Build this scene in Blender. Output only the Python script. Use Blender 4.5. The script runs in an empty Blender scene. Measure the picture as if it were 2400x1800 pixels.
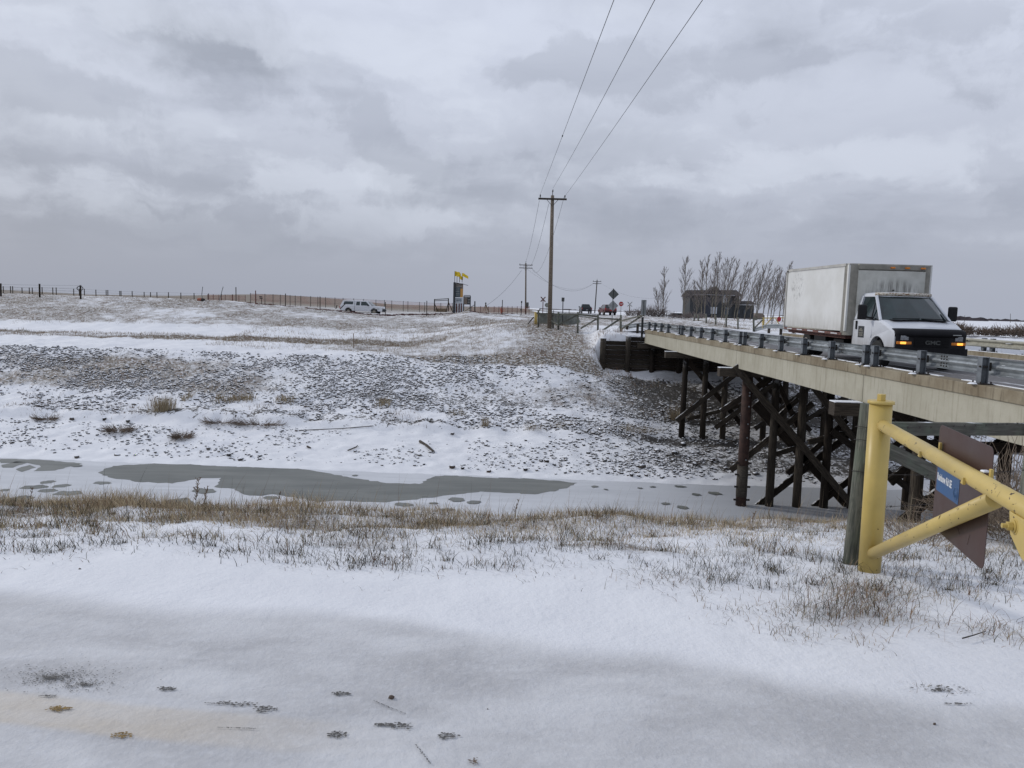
import bpy, bmesh, math, random
import numpy as np
from mathutils import Vector, Matrix, Euler

scene = bpy.context.scene
COL = scene.collection
random.seed(7)
RNG = np.random.default_rng(11)

# ------------------------------------------------------------------ camera
F_PX, PITCH, ROLL, EYE = 1800.0, math.atan(179 / 1800), 0.0265, 1.6
_c, _s = math.cos(PITCH), math.sin(PITCH)
FWD = np.array([0, _c, -_s]); UP0 = np.array([0, _s, _c]); RT0 = np.array([1.0, 0, 0])
RT = RT0 * math.cos(ROLL) + UP0 * math.sin(ROLL)
UPV = UP0 * math.cos(ROLL) - RT0 * math.sin(ROLL)
cam_d = bpy.data.cameras.new('camera')
cam_d.sensor_width = 36.0; cam_d.lens = 36.0 * F_PX / 2400.0
cam_d.clip_start = 0.05; cam_d.clip_end = 20000
cam = bpy.data.objects.new('camera', cam_d); COL.objects.link(cam)
M = Matrix.Identity(4)
for i in range(3):
    M[i][0] = RT[i]; M[i][1] = UPV[i]; M[i][2] = -FWD[i]
M[0][3], M[1][3], M[2][3] = 0, 0, EYE
cam.matrix_world = M
scene.camera = cam


def ray(x, y):
    return FWD + RT * (x - 1200) / F_PX - UPV * (y - 900) / F_PX


def at(x, y, Y):
    """point of the place at real distance Y seen at photo pixel x, y (survey helper)"""
    r = ray(x, y)
    p = r * (Y / r[1])
    return Vector((p[0], p[1], p[2] + EYE))


def onz(x, y, z):
    r = ray(x, y)
    p = r * ((z - EYE) / r[2])
    return Vector((p[0], p[1], z))


# ------------------------------------------------------------------ world, sun, exposure
SUN_EL, SUN_AZ = math.radians(27), math.radians(-66)      # azimuth from +Y, towards -X
world = bpy.data.worlds.new('World'); scene.world = world
world.use_nodes = True
wn = world.node_tree; wn.nodes.clear()


class NT:
    """tiny node helper"""
    def __init__(s, tree): s.t = tree
    def n(s, typ, **kw):
        nd = s.t.nodes.new(typ)
        for k, v in kw.items():
            if k == 'ins':
                for kk, vv in v.items(): s.set(nd, kk, vv)
            else: setattr(nd, k, v)
        return nd
    def set(s, nd, key, v):
        sock = nd.inputs[key]
        if isinstance(v, bpy.types.NodeSocket): s.t.links.new(v, sock)
        elif isinstance(v, bpy.types.Node): s.t.links.new(v.outputs[0], sock)
        else:
            if sock.type == 'RGBA' and len(v) == 3: v = (*v, 1)
            sock.default_value = v
    def math(s, op, a, b=None, c=None, clamp=False):
        nd = s.t.nodes.new('ShaderNodeMath'); nd.operation = op; nd.use_clamp = clamp
        s.set(nd, 0, a)
        if b is not None: s.set(nd, 1, b)
        if c is not None: s.set(nd, 2, c)
        return nd.outputs[0]
    def vmath(s, op, a, b=None):
        nd = s.t.nodes.new('ShaderNodeVectorMath'); nd.operation = op
        s.set(nd, 0, a)
        if b is not None: s.set(nd, 1, b)
        return nd.outputs[1] if op in ('DOT_PRODUCT', 'LENGTH', 'DISTANCE') else nd.outputs[0]
    def mix(s, f, a, b, blend='MIX'):
        nd = s.t.nodes.new('ShaderNodeMix'); nd.data_type = 'RGBA'; nd.blend_type = blend
        s.set(nd, 0, f); s.set(nd, 6, a); s.set(nd, 7, b)
        return nd.outputs[2]
    def ramp(s, v, a, b, lo=0.0, hi=1.0, smooth=True):
        nd = s.t.nodes.new('ShaderNodeMapRange'); nd.interpolation_type = 'SMOOTHSTEP' if smooth else 'LINEAR'
        s.set(nd, 0, v); s.set(nd, 1, a); s.set(nd, 2, b); s.set(nd, 3, lo); s.set(nd, 4, hi)
        return nd.outputs[0]
    def noise(s, vec, scale, detail=4, rough=0.55, dist=0.0, col=False):
        nd = s.t.nodes.new('ShaderNodeTexNoise')
        s.set(nd, 'Vector', vec); s.set(nd, 'Scale', scale); s.set(nd, 'Detail', detail)
        s.set(nd, 'Roughness', rough); s.set(nd, 'Distortion', dist)
        return nd.outputs[1 if col else 0]
    def mapping(s, vec, scale=(1, 1, 1), loc=(0, 0, 0)):
        nd = s.t.nodes.new('ShaderNodeMapping'); s.set(nd, 0, vec); s.set(nd, 'Scale', scale); s.set(nd, 'Location', loc)
        return nd.outputs[0]


def build_world():
    t = NT(wn)
    out = t.n('ShaderNodeOutputWorld')
    bg = t.n('ShaderNodeBackground', ins={'Strength': 0.1})
    sky = t.n('ShaderNodeTexSky'); sky.sky_type = 'NISHITA'; sky.sun_disc = False
    sky.sun_elevation = SUN_EL; sky.sun_rotation = SUN_AZ; sky.dust_density = 3.0; sky.air_density = 1.2
    tc = t.n('ShaderNodeTexCoord')
    d = tc.outputs['Generated']
    sep = t.n('ShaderNodeSeparateXYZ'); t.set(sep, 0, d)
    x, y, z = sep.outputs
    zc = t.math('MAXIMUM', z, 0.0)
    inv = t.math('DIVIDE', 1.0, t.math('ADD', zc, 0.16))
    cmb = t.n('ShaderNodeCombineXYZ')
    t.set(cmb, 0, t.math('MULTIPLY', x, inv)); t.set(cmb, 1, t.math('MULTIPLY', y, inv)); t.set(cmb, 2, t.math('MULTIPLY', z, 1.6))
    pl = cmb.outputs[0]
    warp = t.noise(pl, 0.9, 3, 0.5, 0, True)
    plw = t.vmath('ADD', pl, t.vmath('MULTIPLY', t.vmath('SUBTRACT', warp, (0.5, 0.5, 0.5)), (0.7, 0.7, 0.7)))
    n1 = t.noise(plw, 0.75, 9, 0.52, 0.25)          # big masses
    n2 = t.noise(t.mapping(plw, (1, 1, 1.8), (3.1, 7.3, 1.7)), 2.1, 8, 0.55, 0.3)   # billows
    n3 = t.noise(t.mapping(d, (1, 1, 2.0), (1.3, 0.2, 4.0)), 1.5, 5, 0.5, 0.1)
    # clear tone by height: lighter aloft, greyer towards the horizon
    hi = t.mix(t.ramp(z, 0.0, 0.42), (4.1, 4.4, 5.25), (6.95, 7.45, 8.75))
    hi = t.mix(t.ramp(z, 0.42, 0.9), hi, (6.3, 6.8, 8.0))
    left = t.ramp(x, -0.75, 0.25, 0.0, 1.0)
    low = t.ramp(z, 0.0, 0.24, 1.0, 0.0)
    hi = t.mix(t.math('MULTIPLY', t.math('SUBTRACT', 1.0, left), t.math('MULTIPLY', low, 0.75)), hi, (3.3, 3.6, 4.35))
    # cloud masses: dark bases and bright edges
    m = t.math('ADD', t.math('MULTIPLY', n1, 0.55), t.math('ADD', t.math('MULTIPLY', n2, 0.35), t.math('MULTIPLY', n3, 0.1)))
    # a few named masses seen in that sky: direction, angular size, weight
    dark = t.ramp(m, 0.47, 0.66)
    bright = t.math('MULTIPLY', t.ramp(m, 0.40, 0.475), t.ramp(m, 0.475, 0.54, 1.0, 0.0))
    blobs = [((540, 125), (0.135, 0.05), 0.85), ((330, 70), (0.12, 0.05), 0.25), ((70, 300), (0.1, 0.06), 0.42), ((1050, 455), (0.12, 0.045), 0.42), ((1400, 360), (0.15, 0.06), 0.42),
             ((200, 500), (0.3, 0.05), 0.4), ((1750, 170), (0.15, 0.05), 0.2), ((800, 560), (0.16, 0.03), 0.3), ((2000, 535), (0.10, 0.02), 0.18), ((1560, 530), (0.18, 0.035), 0.22), ((560, 400), (0.08, 0.03), 0.2)]
    acc = 0.0
    wv = t.vmath('MULTIPLY', t.vmath('SUBTRACT', t.noise(d, 9.0, 8, 0.62, 0.3, True), (0.5, 0.5, 0.5)), (0.20, 0.20, 0.15))
    dw = t.vmath('ADD', d, wv)
    for (bx, by), (sx, sz), w in blobs:
        r = ray(bx, by); r = r / np.linalg.norm(r)
        df = t.vmath('SUBTRACT', dw, tuple(r))
        ln = t.vmath('LENGTH', t.vmath('DIVIDE', df, (sx, sx, sz)))
        acc = t.math('ADD', acc, t.math('MULTIPLY', t.ramp(ln, 0.0, 1.25, 1.0, 0.0), w))
    brt = 0.0
    for (bx, by), (sx, sz), w in [((960, 400), (0.10, 0.045), 0.8), ((70, 235), (0.12, 0.05), 0.6), ((400, 300), (0.13, 0.035), 0.5), ((1300, 420), (0.08, 0.035), 0.4), ((420, 520), (0.13, 0.03), 0.45), ((1130, 520), (0.2, 0.03), 0.3), ((100, 60), (0.2, 0.1), 0.3)]:
        r = ray(bx, by); r = r / np.linalg.norm(r)
        ln = t.vmath('LENGTH', t.vmath('DIVIDE', t.vmath('SUBTRACT', dw, tuple(r)), (sx, sx, sz)))
        brt = t.math('ADD', brt, t.math('MULTIPLY', t.ramp(ln, 0.45, 0.95, 1.0, 0.0), w))
    fadeh = t.ramp(z, 0.02, 0.16)
    darkall = t.math('ADD', t.math('MULTIPLY', t.math('MULTIPLY', dark, 0.50), fadeh), acc, clamp=True)
    col = t.mix(t.math('MULTIPLY', darkall, 0.78), hi, (3.1, 3.4, 4.1))
    brall = t.math('ADD', t.math('MULTIPLY', bright, 0.25), brt, clamp=True)
    col = t.mix(t.math('MULTIPLY', t.math('MULTIPLY', brall, fadeh), 0.42), col, (7.2, 7.7, 8.7))
    # cumulus relief: lit tops, shaded bases
    q1 = t.vmath('ADD', t.mapping(d, (1, 1, 2.3), (4.2, 1.1, 0.3)), t.vmath('MULTIPLY', wv, (0.8, 0.8, 0.8)))
    ca = t.noise(q1, 3.3, 8, 0.50, 0.0); cb = t.noise(t.vmath('ADD', q1, (0.03, 0.0, 0.085)), 3.3, 8, 0.50, 0.0)
    rel = t.math('SUBTRACT', ca, cb)
    band = t.math('MULTIPLY', t.ramp(z, 0.04, 0.14), t.ramp(z, 0.26, 0.44, 1.0, 0.12))
    cov = t.math('MULTIPLY', t.ramp(ca, 0.44, 0.56), band)
    col = t.mix(t.math('MULTIPLY', t.math('MULTIPLY', t.ramp(rel, 0.005, 0.12), cov), 0.46), col, (7.3, 7.8, 8.9))
    col = t.mix(t.math('MULTIPLY', t.math('MULTIPLY', t.ramp(rel, -0.005, -0.11), band), 0.40), col, (3.3, 3.6, 4.4))
    col = t.mix(0.96, sky.outputs[0], col)
    t.set(bg, 'Color', col)
    t.set(out, 'Surface', bg)


build_world()
sun_d = bpy.data.lights.new('sun', 'SUN'); sun_d.energy = 1.35; sun_d.angle = math.radians(5)
sun_d.color = (1.0, 0.96, 0.90)
sun = bpy.data.objects.new('sun', sun_d); COL.objects.link(sun)
_sd = Vector((math.sin(SUN_AZ) * math.cos(SUN_EL), math.cos(SUN_AZ) * math.cos(SUN_EL), math.sin(SUN_EL)))
sun.rotation_euler = _sd.to_track_quat('Z', 'Y').to_euler()
sun.location = (0, 0, 60)
vs = scene.view_settings
vs.view_transform = 'Standard'; vs.look = 'None'; vs.exposure = 0.0; vs.gamma = 1.0; vs.use_curve_mapping = False

# ------------------------------------------------------------------ materials
MATS = {}


def new_mat(name):
    m = bpy.data.materials.new(name); m.use_nodes = True
    nt = m.node_tree; nt.nodes.clear()
    t = NT(nt)
    out = t.n('ShaderNodeOutputMaterial'); b = t.n('ShaderNodeBsdfPrincipled')
    t.set(out, 0, b)
    MATS[name] = m
    return m, t, b


def simple(name, col, rough=0.6, metal=0.0, var=0.15, scale=6.0, bump=0.0, emit=None, es=0.0, spec=0.5, coords='Object'):
    m, t, b = new_mat(name)
    tc = t.n('ShaderNodeTexCoord').outputs[coords]
    n = t.noise(tc, scale, 5, 0.6)
    dk = tuple(c * (1 - var) for c in col); lt = tuple(min(1, c * (1 + var)) for c in col)
    t.set(b, 'Base Color', t.mix(t.ramp(n, 0.3, 0.7), dk, lt))
    t.set(b, 'Roughness', rough); t.set(b, 'Metallic', metal); t.set(b, 'Specular IOR Level', spec)
    if bump:
        bp = t.n('ShaderNodeBump', ins={'Strength': bump, 'Distance': 0.02}); t.set(bp, 'Height', n); t.set(b, 'Normal', bp)
    if emit: t.set(b, 'Emission Color', emit); t.set(b, 'Emission Strength', es)
    return m


def wood(name, c1, c2, c3=None, snow=0.0, green=0.0, scale=1.0):
    m, t, b = new_mat(name)
    tc = t.n('ShaderNodeTexCoord').outputs['Object']
    oi = t.n('ShaderNodeObjectInfo').outputs['Random']
    v = t.vmath('ADD', t.mapping(tc, (1.2 * scale, 14 * scale, 14 * scale)), t.vmath('MULTIPLY', (9.0, 5.0, 7.0), t.n('ShaderNodeCombineXYZ', ins={0: oi, 1: oi, 2: oi}).outputs[0]))
    g = t.noise(v, 2.2, 8, 0.65, 0.6)
    big = t.noise(tc, 2.4, 4, 0.6)
    col = t.mix(t.ramp(g, 0.35, 0.68), c1, c2)
    col = t.mix(t.math('MULTIPLY', t.ramp(big, 0.45, 0.7), 0.6), col, c3 or c1)
    val = t.math('ADD', 0.72, t.math('MULTIPLY', oi, 0.56))
    hs = t.n('ShaderNodeHueSaturation', ins={'Color': col, 'Value': val}); col = hs.outputs[0]
    if green:
        col = t.mix(t.math('MULTIPLY', t.ramp(t.noise(tc, 5, 4), 0.45, 0.7), green), col, (0.13, 0.17, 0.12))
    if snow:
        nz = t.n('ShaderNodeSeparateXYZ', ins={0: t.n('ShaderNodeNewGeometry').outputs['Normal']}).outputs[2]
        k = t.math('MULTIPLY', t.ramp(nz, 0.55, 0.85), t.ramp(t.noise(t.n('ShaderNodeNewGeometry').outputs['Position'], 5, 4), 0.62 - 0.4 * snow, 0.72 - 0.3 * snow))
        col = t.mix(k, col, (0.78, 0.8, 0.84))
    t.set(b, 'Base Color', col); t.set(b, 'Roughness', 0.85); t.set(b, 'Specular IOR Level', 0.25)
    bp = t.n('ShaderNodeBump', ins={'Strength': 0.5, 'Distance': 0.008}); t.set(bp, 'Height', g); t.set(b, 'Normal', bp)
    return m


def painted(name, col, chip, dirt=(0.12, 0.1, 0.08), chips=0.66, rough=0.45, dirtamt=0.3, scale=1.0):
    m, t, b = new_mat(name)
    tc = t.n('ShaderNodeTexCoord').outputs['Object']
    n1 = t.noise(tc, 4 * scale, 5, 0.6); n2 = t.noise(t.mapping(tc, (1, 1, 1.4)), 17 * scale, 4, 0.6, 0.8)
    n3 = t.noise(tc, 1.6 * scale, 3, 0.5)
    base = t.mix(t.ramp(n1, 0.3, 0.7), tuple(c * 0.9 for c in col), tuple(min(1, c * 1.06) for c in col))
    base = t.mix(t.math('MULTIPLY', t.ramp(n3, 0.45, 0.75), dirtamt), base, dirt)
    k = t.ramp(t.math('ADD', t.math('MULTIPLY', n2, 0.75), t.math('MULTIPLY', n1, 0.25)), chips, chips + 0.02)
    t.set(b, 'Base Color', t.mix(k, base, chip)); t.set(b, 'Roughness', t.ramp(n1, 0.2, 0.8, rough - 0.08, rough + 0.1))
    bp = t.n('ShaderNodeBump', ins={'Strength': 0.35, 'Distance': 0.003}); t.set(bp, 'Height', t.math('SUBTRACT', n1, k)); t.set(b, 'Normal', bp)
    return m


def concrete(name, c1, c2, streak, amt=0.5):
    m, t, b = new_mat(name)
    P = t.n('ShaderNodeNewGeometry').outputs['Position']
    n1 = t.noise(P, 1.1, 6, 0.65); n2 = t.noise(t.mapping(P, (7, 7, 0.7)), 1.3, 6, 0.65, 0.4); n3 = t.noise(P, 30, 3, 0.6)
    col = t.mix(t.ramp(n1, 0.3, 0.7), c1, c2)
    col = t.mix(t.math('MULTIPLY', t.ramp(n2, 0.5, 0.68), amt), col, streak)
    col = t.mix(t.math('MULTIPLY', t.ramp(n3, 0.55, 0.75), 0.18), col, streak)
    t.set(b, 'Base Color', col); t.set(b, 'Roughness', 0.9); t.set(b, 'Specular IOR Level', 0.2)
    bp = t.n('ShaderNodeBump', ins={'Strength': 0.3, 'Distance': 0.01}); t.set(bp, 'Height', t.math('ADD', n2, n3)); t.set(b, 'Normal', bp)
    return m


def attr_mat(name, rough=0.85, snow_on_top=False, trans=0.0):
    m, t, b = new_mat(name)
    a = t.n('ShaderNodeAttribute', attribute_name='col')
    col = a.outputs['Color']
    geo = t.n('ShaderNodeNewGeometry')
    if snow_on_top:
        nz = t.n('ShaderNodeSeparateXYZ', ins={0: geo.outputs['Normal']}).outputs[2]
        n = t.noise(geo.outputs['Position'], 6, 4, 0.6)
        k = t.ramp(t.math('ADD', nz, t.math('MULTIPLY', t.math('SUBTRACT', n, 0.5), 0.5)), snow_on_top, snow_on_top + 0.14)
        col = t.mix(k, col, (0.80, 0.82, 0.86))
        n2 = t.noise(geo.outputs['Position'], 25, 4)
        bp = t.n('ShaderNodeBump', ins={'Strength': 0.6, 'Distance': 0.02}); t.set(bp, 'Height', n2); t.set(b, 'Normal', bp)
    t.set(b, 'Base Color', col); t.set(b, 'Roughness', rough); t.set(b, 'Specular IOR Level', 0.2)
    return m


simple('snow', (0.80, 0.82, 0.86), 0.8, var=0.03, scale=9, bump=0.3)
wood('fence_wood', (0.07, 0.068, 0.058), (0.17, 0.165, 0.14), (0.10, 0.095, 0.082), snow=0.15, green=0.4)
wood('near_post_wood', (0.06, 0.065, 0.054), (0.17, 0.17, 0.14), (0.095, 0.10, 0.082), snow=0.0, green=0.35, scale=2.0)
wood('creosote', (0.012, 0.009, 0.007), (0.042, 0.031, 0.022), (0.02, 0.015, 0.011), snow=0.35)
wood('creosote_grey', (0.022, 0.018, 0.014), (0.072, 0.058, 0.044), (0.034, 0.027, 0.02), snow=0.4)
wood('pole_wood', (0.085, 0.068, 0.052), (0.20, 0.165, 0.13), (0.12, 0.10, 0.08))
wood('bleached_pile', (0.05, 0.043, 0.035), (0.11, 0.095, 0.078), (0.065, 0.055, 0.044))
painted('yellow_paint', (0.51, 0.375, 0.105), (0.05, 0.035, 0.02), dirt=(0.36, 0.28, 0.12), chips=0.70, rough=0.42, dirtamt=0.4)
painted('yellow_paint_worn', (0.54, 0.405, 0.130), (0.06, 0.04, 0.025), dirt=(0.42, 0.33, 0.15), chips=0.62, rough=0.45, dirtamt=0.5)
painted('sign_brown', (0.056, 0.028, 0.023), (0.16, 0.11, 0.085), dirt=(0.05, 0.03, 0.024), chips=0.72, rough=0.42)
painted('sign_blue', (0.022, 0.085, 0.22), (0.02, 0.06, 0.14), dirt=(0.03, 0.08, 0.17), chips=0.9, rough=0.4)
simple('lettering', (0.72, 0.74, 0.76), 0.5, var=0.05)
simple('emblem', (0.10, 0.17, 0.30), 0.5, var=0.05)
concrete('girder_concrete', (0.35, 0.33, 0.26), (0.42, 0.40, 0.325), (0.25, 0.23, 0.175), 0.6)
concrete('curb_concrete', (0.19, 0.155, 0.105), (0.30, 0.265, 0.195), (0.105, 0.082, 0.055), 0.6)
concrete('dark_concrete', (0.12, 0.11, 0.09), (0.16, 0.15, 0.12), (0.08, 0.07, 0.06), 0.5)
simple('galvanised', (0.30, 0.325, 0.34), 0.45, 0.6, 0.22, 3.5, 0.1)
simple('galvanised_post', (0.14, 0.155, 0.17), 0.65, 0.2, 0.25, 5, 0.15)
simple('galvanised_dull', (0.36, 0.35, 0.29), 0.65, 0.2, 0.15, 3.5, 0.1)
simple('rust_steel', (0.045, 0.022, 0.016), 0.8, 0.2, 0.4, 5, 0.5)
simple('bolt', (0.035, 0.03, 0.027), 0.7, 0.3)
simple('wire', (0.02, 0.02, 0.021), 0.6, 0.2)
simple('barbed_wire', (0.05, 0.042, 0.038), 0.7, 0.4)
simple('black_plastic', (0.009, 0.009, 0.011), 0.6, var=0.2, spec=0.3)
simple('vinyl_black', (0.008, 0.008, 0.010), 0.75, var=0.2, bump=0.3, spec=0.25)
simple('rubber', (0.018, 0.018, 0.018), 0.85, var=0.2)
simple('rim', (0.28, 0.25, 0.21), 0.6, 0.3, 0.35, 12)
simple('red_paint', (0.085, 0.006, 0.008), 0.3, 0.0, 0.1, spec=0.6)
simple('sign_red', (0.33, 0.012, 0.012), 0.5, var=0.1)
simple('sign_white', (0.62, 0.62, 0.62), 0.5, var=0.08)
simple('sign_back', (0.24, 0.25, 0.25), 0.5, 0.4, 0.25, 4)
simple('sign_back_dark', (0.085, 0.09, 0.085), 0.6, 0.2, 0.3, 4)
simple('dark_paint', (0.014, 0.016, 0.022), 0.28, 0.0, 0.2, spec=0.6)
simple('black_post', (0.015, 0.016, 0.017), 0.7, var=0.3)
simple('orange_net', (0.42, 0.09, 0.045), 0.8, var=0.3)
simple('red_net', (0.065, 0.02, 0.018), 0.85, var=0.4)
simple('flag_yellow', (0.72, 0.52, 0.02), 0.7, var=0.15)
simple('board_black', (0.02, 0.022, 0.026), 0.5, var=0.3)
simple('board_brown', (0.16, 0.125, 0.10), 0.6, var=0.2)
simple('board_orange', (0.50, 0.27, 0.07), 0.6, var=0.2)
simple('board_blue', (0.05, 0.08, 0.10), 0.6, var=0.2)
simple('board_white', (0.52, 0.56, 0.60), 0.6, var=0.1)
simple('board_text', (0.36, 0.37, 0.36), 0.6, var=0.1)
simple('dark_red', (0.09, 0.018, 0.016), 0.7, var=0.3)
simple('house_siding', (0.030, 0.033, 0.036), 0.8, var=0.25, scale=2)
simple('house_blue', (0.026, 0.03, 0.042), 0.8, var=0.2, scale=2)
simple('house_roof', (0.022, 0.018, 0.018), 0.9, var=0.3, scale=2)
simple('fascia_white', (0.42, 0.44, 0.47), 0.7, var=0.1)
simple('window_glass', (0.035, 0.045, 0.055), 0.08, var=0.1, spec=0.8)
simple('cab_glass', (0.011, 0.022, 0.024), 0.07, var=0.3, scale=3, spec=0.55)
simple('lamp_orange', (0.62, 0.20, 0.02), 0.25, var=0.15, scale=20)
simple('lamp_lit', (0.9, 0.45, 0.08), 0.3, emit=(1.0, 0.42, 0.06), es=1.6)
simple('headlamp', (0.22, 0.23, 0.24), 0.12, var=0.3, scale=30)
simple('tail_lamp', (0.35, 0.01, 0.01), 0.3)
simple('plate', (0.55, 0.56, 0.58), 0.5)
simple('tarp', (0.19, 0.20, 0.18), 0.7, var=0.3, scale=3, bump=0.4)
simple('orange_pipe', (0.28, 0.085, 0.045), 0.7, var=0.3)
simple('tan_board', (0.17, 0.125, 0.08), 0.8, var=0.2)
simple('bark', (0.045, 0.036, 0.028), 0.9, var=0.35, scale=3)
simple('poplar_bark', (0.13, 0.115, 0.09), 0.9, var=0.4, scale=3)
simple('twig', (0.16, 0.135, 0.125), 0.9, var=0.3)
simple('bush', (0.14, 0.105, 0.08), 0.9, var=0.4, scale=3)
simple('dry_twig', (0.20, 0.155, 0.115), 0.9, var=0.4, scale=12)
simple('far_trees', (0.045, 0.036, 0.040), 0.95, var=0.25, scale=0.02)
attr_mat('grass_blades')
attr_mat('rocks', 0.9, snow_on_top=0.55)
attr_mat('pebbles', 0.9)


def white_truck(name, base, rust=0.5):
    m, t, b = new_mat(name)
    tc = t.n('ShaderNodeTexCoord').outputs['Object']
    sp = t.n('ShaderNodeSeparateXYZ', ins={0: tc})
    n1 = t.noise(tc, 2.0, 6, 0.65); n2 = t.noise(t.mapping(tc, (9, 9, 0.9)), 1.2, 5, 0.6)
    low = t.ramp(sp.outputs[2], 0.35, 1.15, 1.0, 0.0)
    col = t.mix(t.ramp(n1, 0.35, 0.7), tuple(c * 0.93 for c in base), base)
    k = t.math('MULTIPLY', low, t.ramp(n2, 0.3, 0.65, 0.25, 0.9))
    col = t.mix(t.math('MULTIPLY', k, 0.62), col, (0.27, 0.245, 0.21))
    t.set(b, 'Base Color', col); t.set(b, 'Roughness', 0.35)
    return m


white_truck('cab_white', (0.60, 0.62, 0.66))


def box_side_mat():
    m, t, b = new_mat('box_side')
    tc = t.n('ShaderNodeTexCoord').outputs['Object']
    sp = t.n('ShaderNodeSeparateXYZ', ins={0: tc})
    n1 = t.noise(tc, 1.3, 5, 0.6); n2 = t.noise(t.mapping(tc, (5, 5, 0.6)), 1.5, 5, 0.6)
    col = t.mix(t.ramp(n1, 0.3, 0.7), (0.60, 0.60, 0.575), (0.68, 0.685, 0.67))
    # scuffed patch towards the rear of the side
    pd = t.vmath('LENGTH', t.vmath('DIVIDE', t.vmath('SUBTRACT', t.n('ShaderNodeCombineXYZ', ins={0: sp.outputs[0], 1: 0.0, 2: sp.outputs[2]}).outputs[0], (-4.05, 0.0, 2.25)), (0.85, 1.0, 0.7)))
    sc = t.noise(t.mapping(tc, (3.0, 1, 2.2)), 2.6, 7, 0.75)
    k = t.math('MULTIPLY', t.ramp(pd, 0.15, 1.0, 1.0, 0.0), t.ramp(sc, 0.50, 0.60))
    col = t.mix(t.math('MULTIPLY', k, 0.7), col, (0.13, 0.125, 0.115))
    low = t.ramp(sp.outputs[2], 0.9, 1.5, 1.0, 0.0)
    col = t.mix(t.math('MULTIPLY', t.math('MULTIPLY', low, t.ramp(n2, 0.3, 0.7, 0.3, 1.0)), 0.5), col, (0.30, 0.28, 0.24))
    t.set(b, 'Base Color', col); t.set(b, 'Roughness', 0.45)


box_side_mat()


def box_front_mat():
    m, t, b = new_mat('box_front')
    tc = t.n('ShaderNodeTexCoord').outputs['Object']
    sp = t.n('ShaderNodeSeparateXYZ', ins={0: tc})
    n1 = t.noise(tc, 2.2, 6, 0.65); n2 = t.noise(t.mapping(tc, (8, 8, 0.8)), 1.4, 6, 0.65)
    col = t.mix(t.ramp(n1, 0.35, 0.7), (0.42, 0.42, 0.38), (0.52, 0.52, 0.48))
    # soot fan over the cab roof
    pd = t.vmath('LENGTH', t.vmath('DIVIDE', t.vmath('SUBTRACT', t.n('ShaderNodeCombineXYZ', ins={0: 0.0, 1: sp.outputs[1], 2: sp.outputs[2]}).outputs[0], (0.0, 0.05, 2.0)), (1.0, 0.95, 0.5)))
    k = t.math('MULTIPLY', t.ramp(pd, 0.5, 1.05, 1.0, 0.0), t.ramp(n2, 0.4, 0.62))
    col = t.mix(t.math('MULTIPLY', k, 0.75), col, (0.09, 0.085, 0.075))
    t.set(b, 'Base Color', col); t.set(b, 'Roughness', 0.6)


box_front_mat()
simple('box_trim', (0.23, 0.22, 0.19), 0.5, 0.3, 0.2, 3)
simple('box_rail', (0.42, 0.41, 0.38), 0.5, 0.2, 0.15, 3)
painted('roof_rust', (0.50, 0.48, 0.42), (0.19, 0.105, 0.05), dirt=(0.26, 0.2, 0.11), chips=0.52, rough=0.6, dirtamt=0.8)
simple('bed_red', (0.13, 0.06, 0.05), 0.8, var=0.5, scale=14)
simple('signwriting', (0.25, 0.24, 0.20), 0.6, var=0.1)
simple('pickup_white', (0.62, 0.63, 0.66), 0.3, var=0.05)
simple('grey_pipe', (0.16, 0.17, 0.17), 0.6, 0.3, 0.2)


def road_mat():
    m, t, b = new_mat('road_surface')
    P = t.n('ShaderNodeNewGeometry').outputs['Position']
    n = t.noise(t.mapping(P, (1.6, 0.09, 1)), 2.3, 8, 0.68, 0.3)
    n2 = t.noise(P, 9, 5, 0.65)
    sp = t.n('ShaderNodeSeparateXYZ', ins={0: P})
    edge = t.ramp(t.math('ABSOLUTE', t.math('SUBTRACT', sp.outputs[0], 13.7)), 3.4, 4.7)
    tr = t.math('ABSOLUTE', t.math('SUBTRACT', t.math('ABSOLUTE', t.math('SUBTRACT', sp.outputs[0], 13.7)), 2.4))
    far = t.ramp(sp.outputs[1], 25.0, 75.0, 0.0, 0.06)
    v = t.math('ADD', t.math('ADD', n, far), t.math('MULTIPLY', edge, 0.16))
    k = t.ramp(t.math('ADD', v, t.math('MULTIPLY', t.math('SUBTRACT', n2, 0.5), 0.12)), 0.55, 0.66)
    base = t.mix(t.ramp(n2, 0.3, 0.7), (0.085, 0.082, 0.085), (0.145, 0.14, 0.14))
    t.set(b, 'Base Color', t.mix(k, base, (0.66, 0.68, 0.72))); t.set(b, 'Roughness', 0.85)


road_mat()


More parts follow.
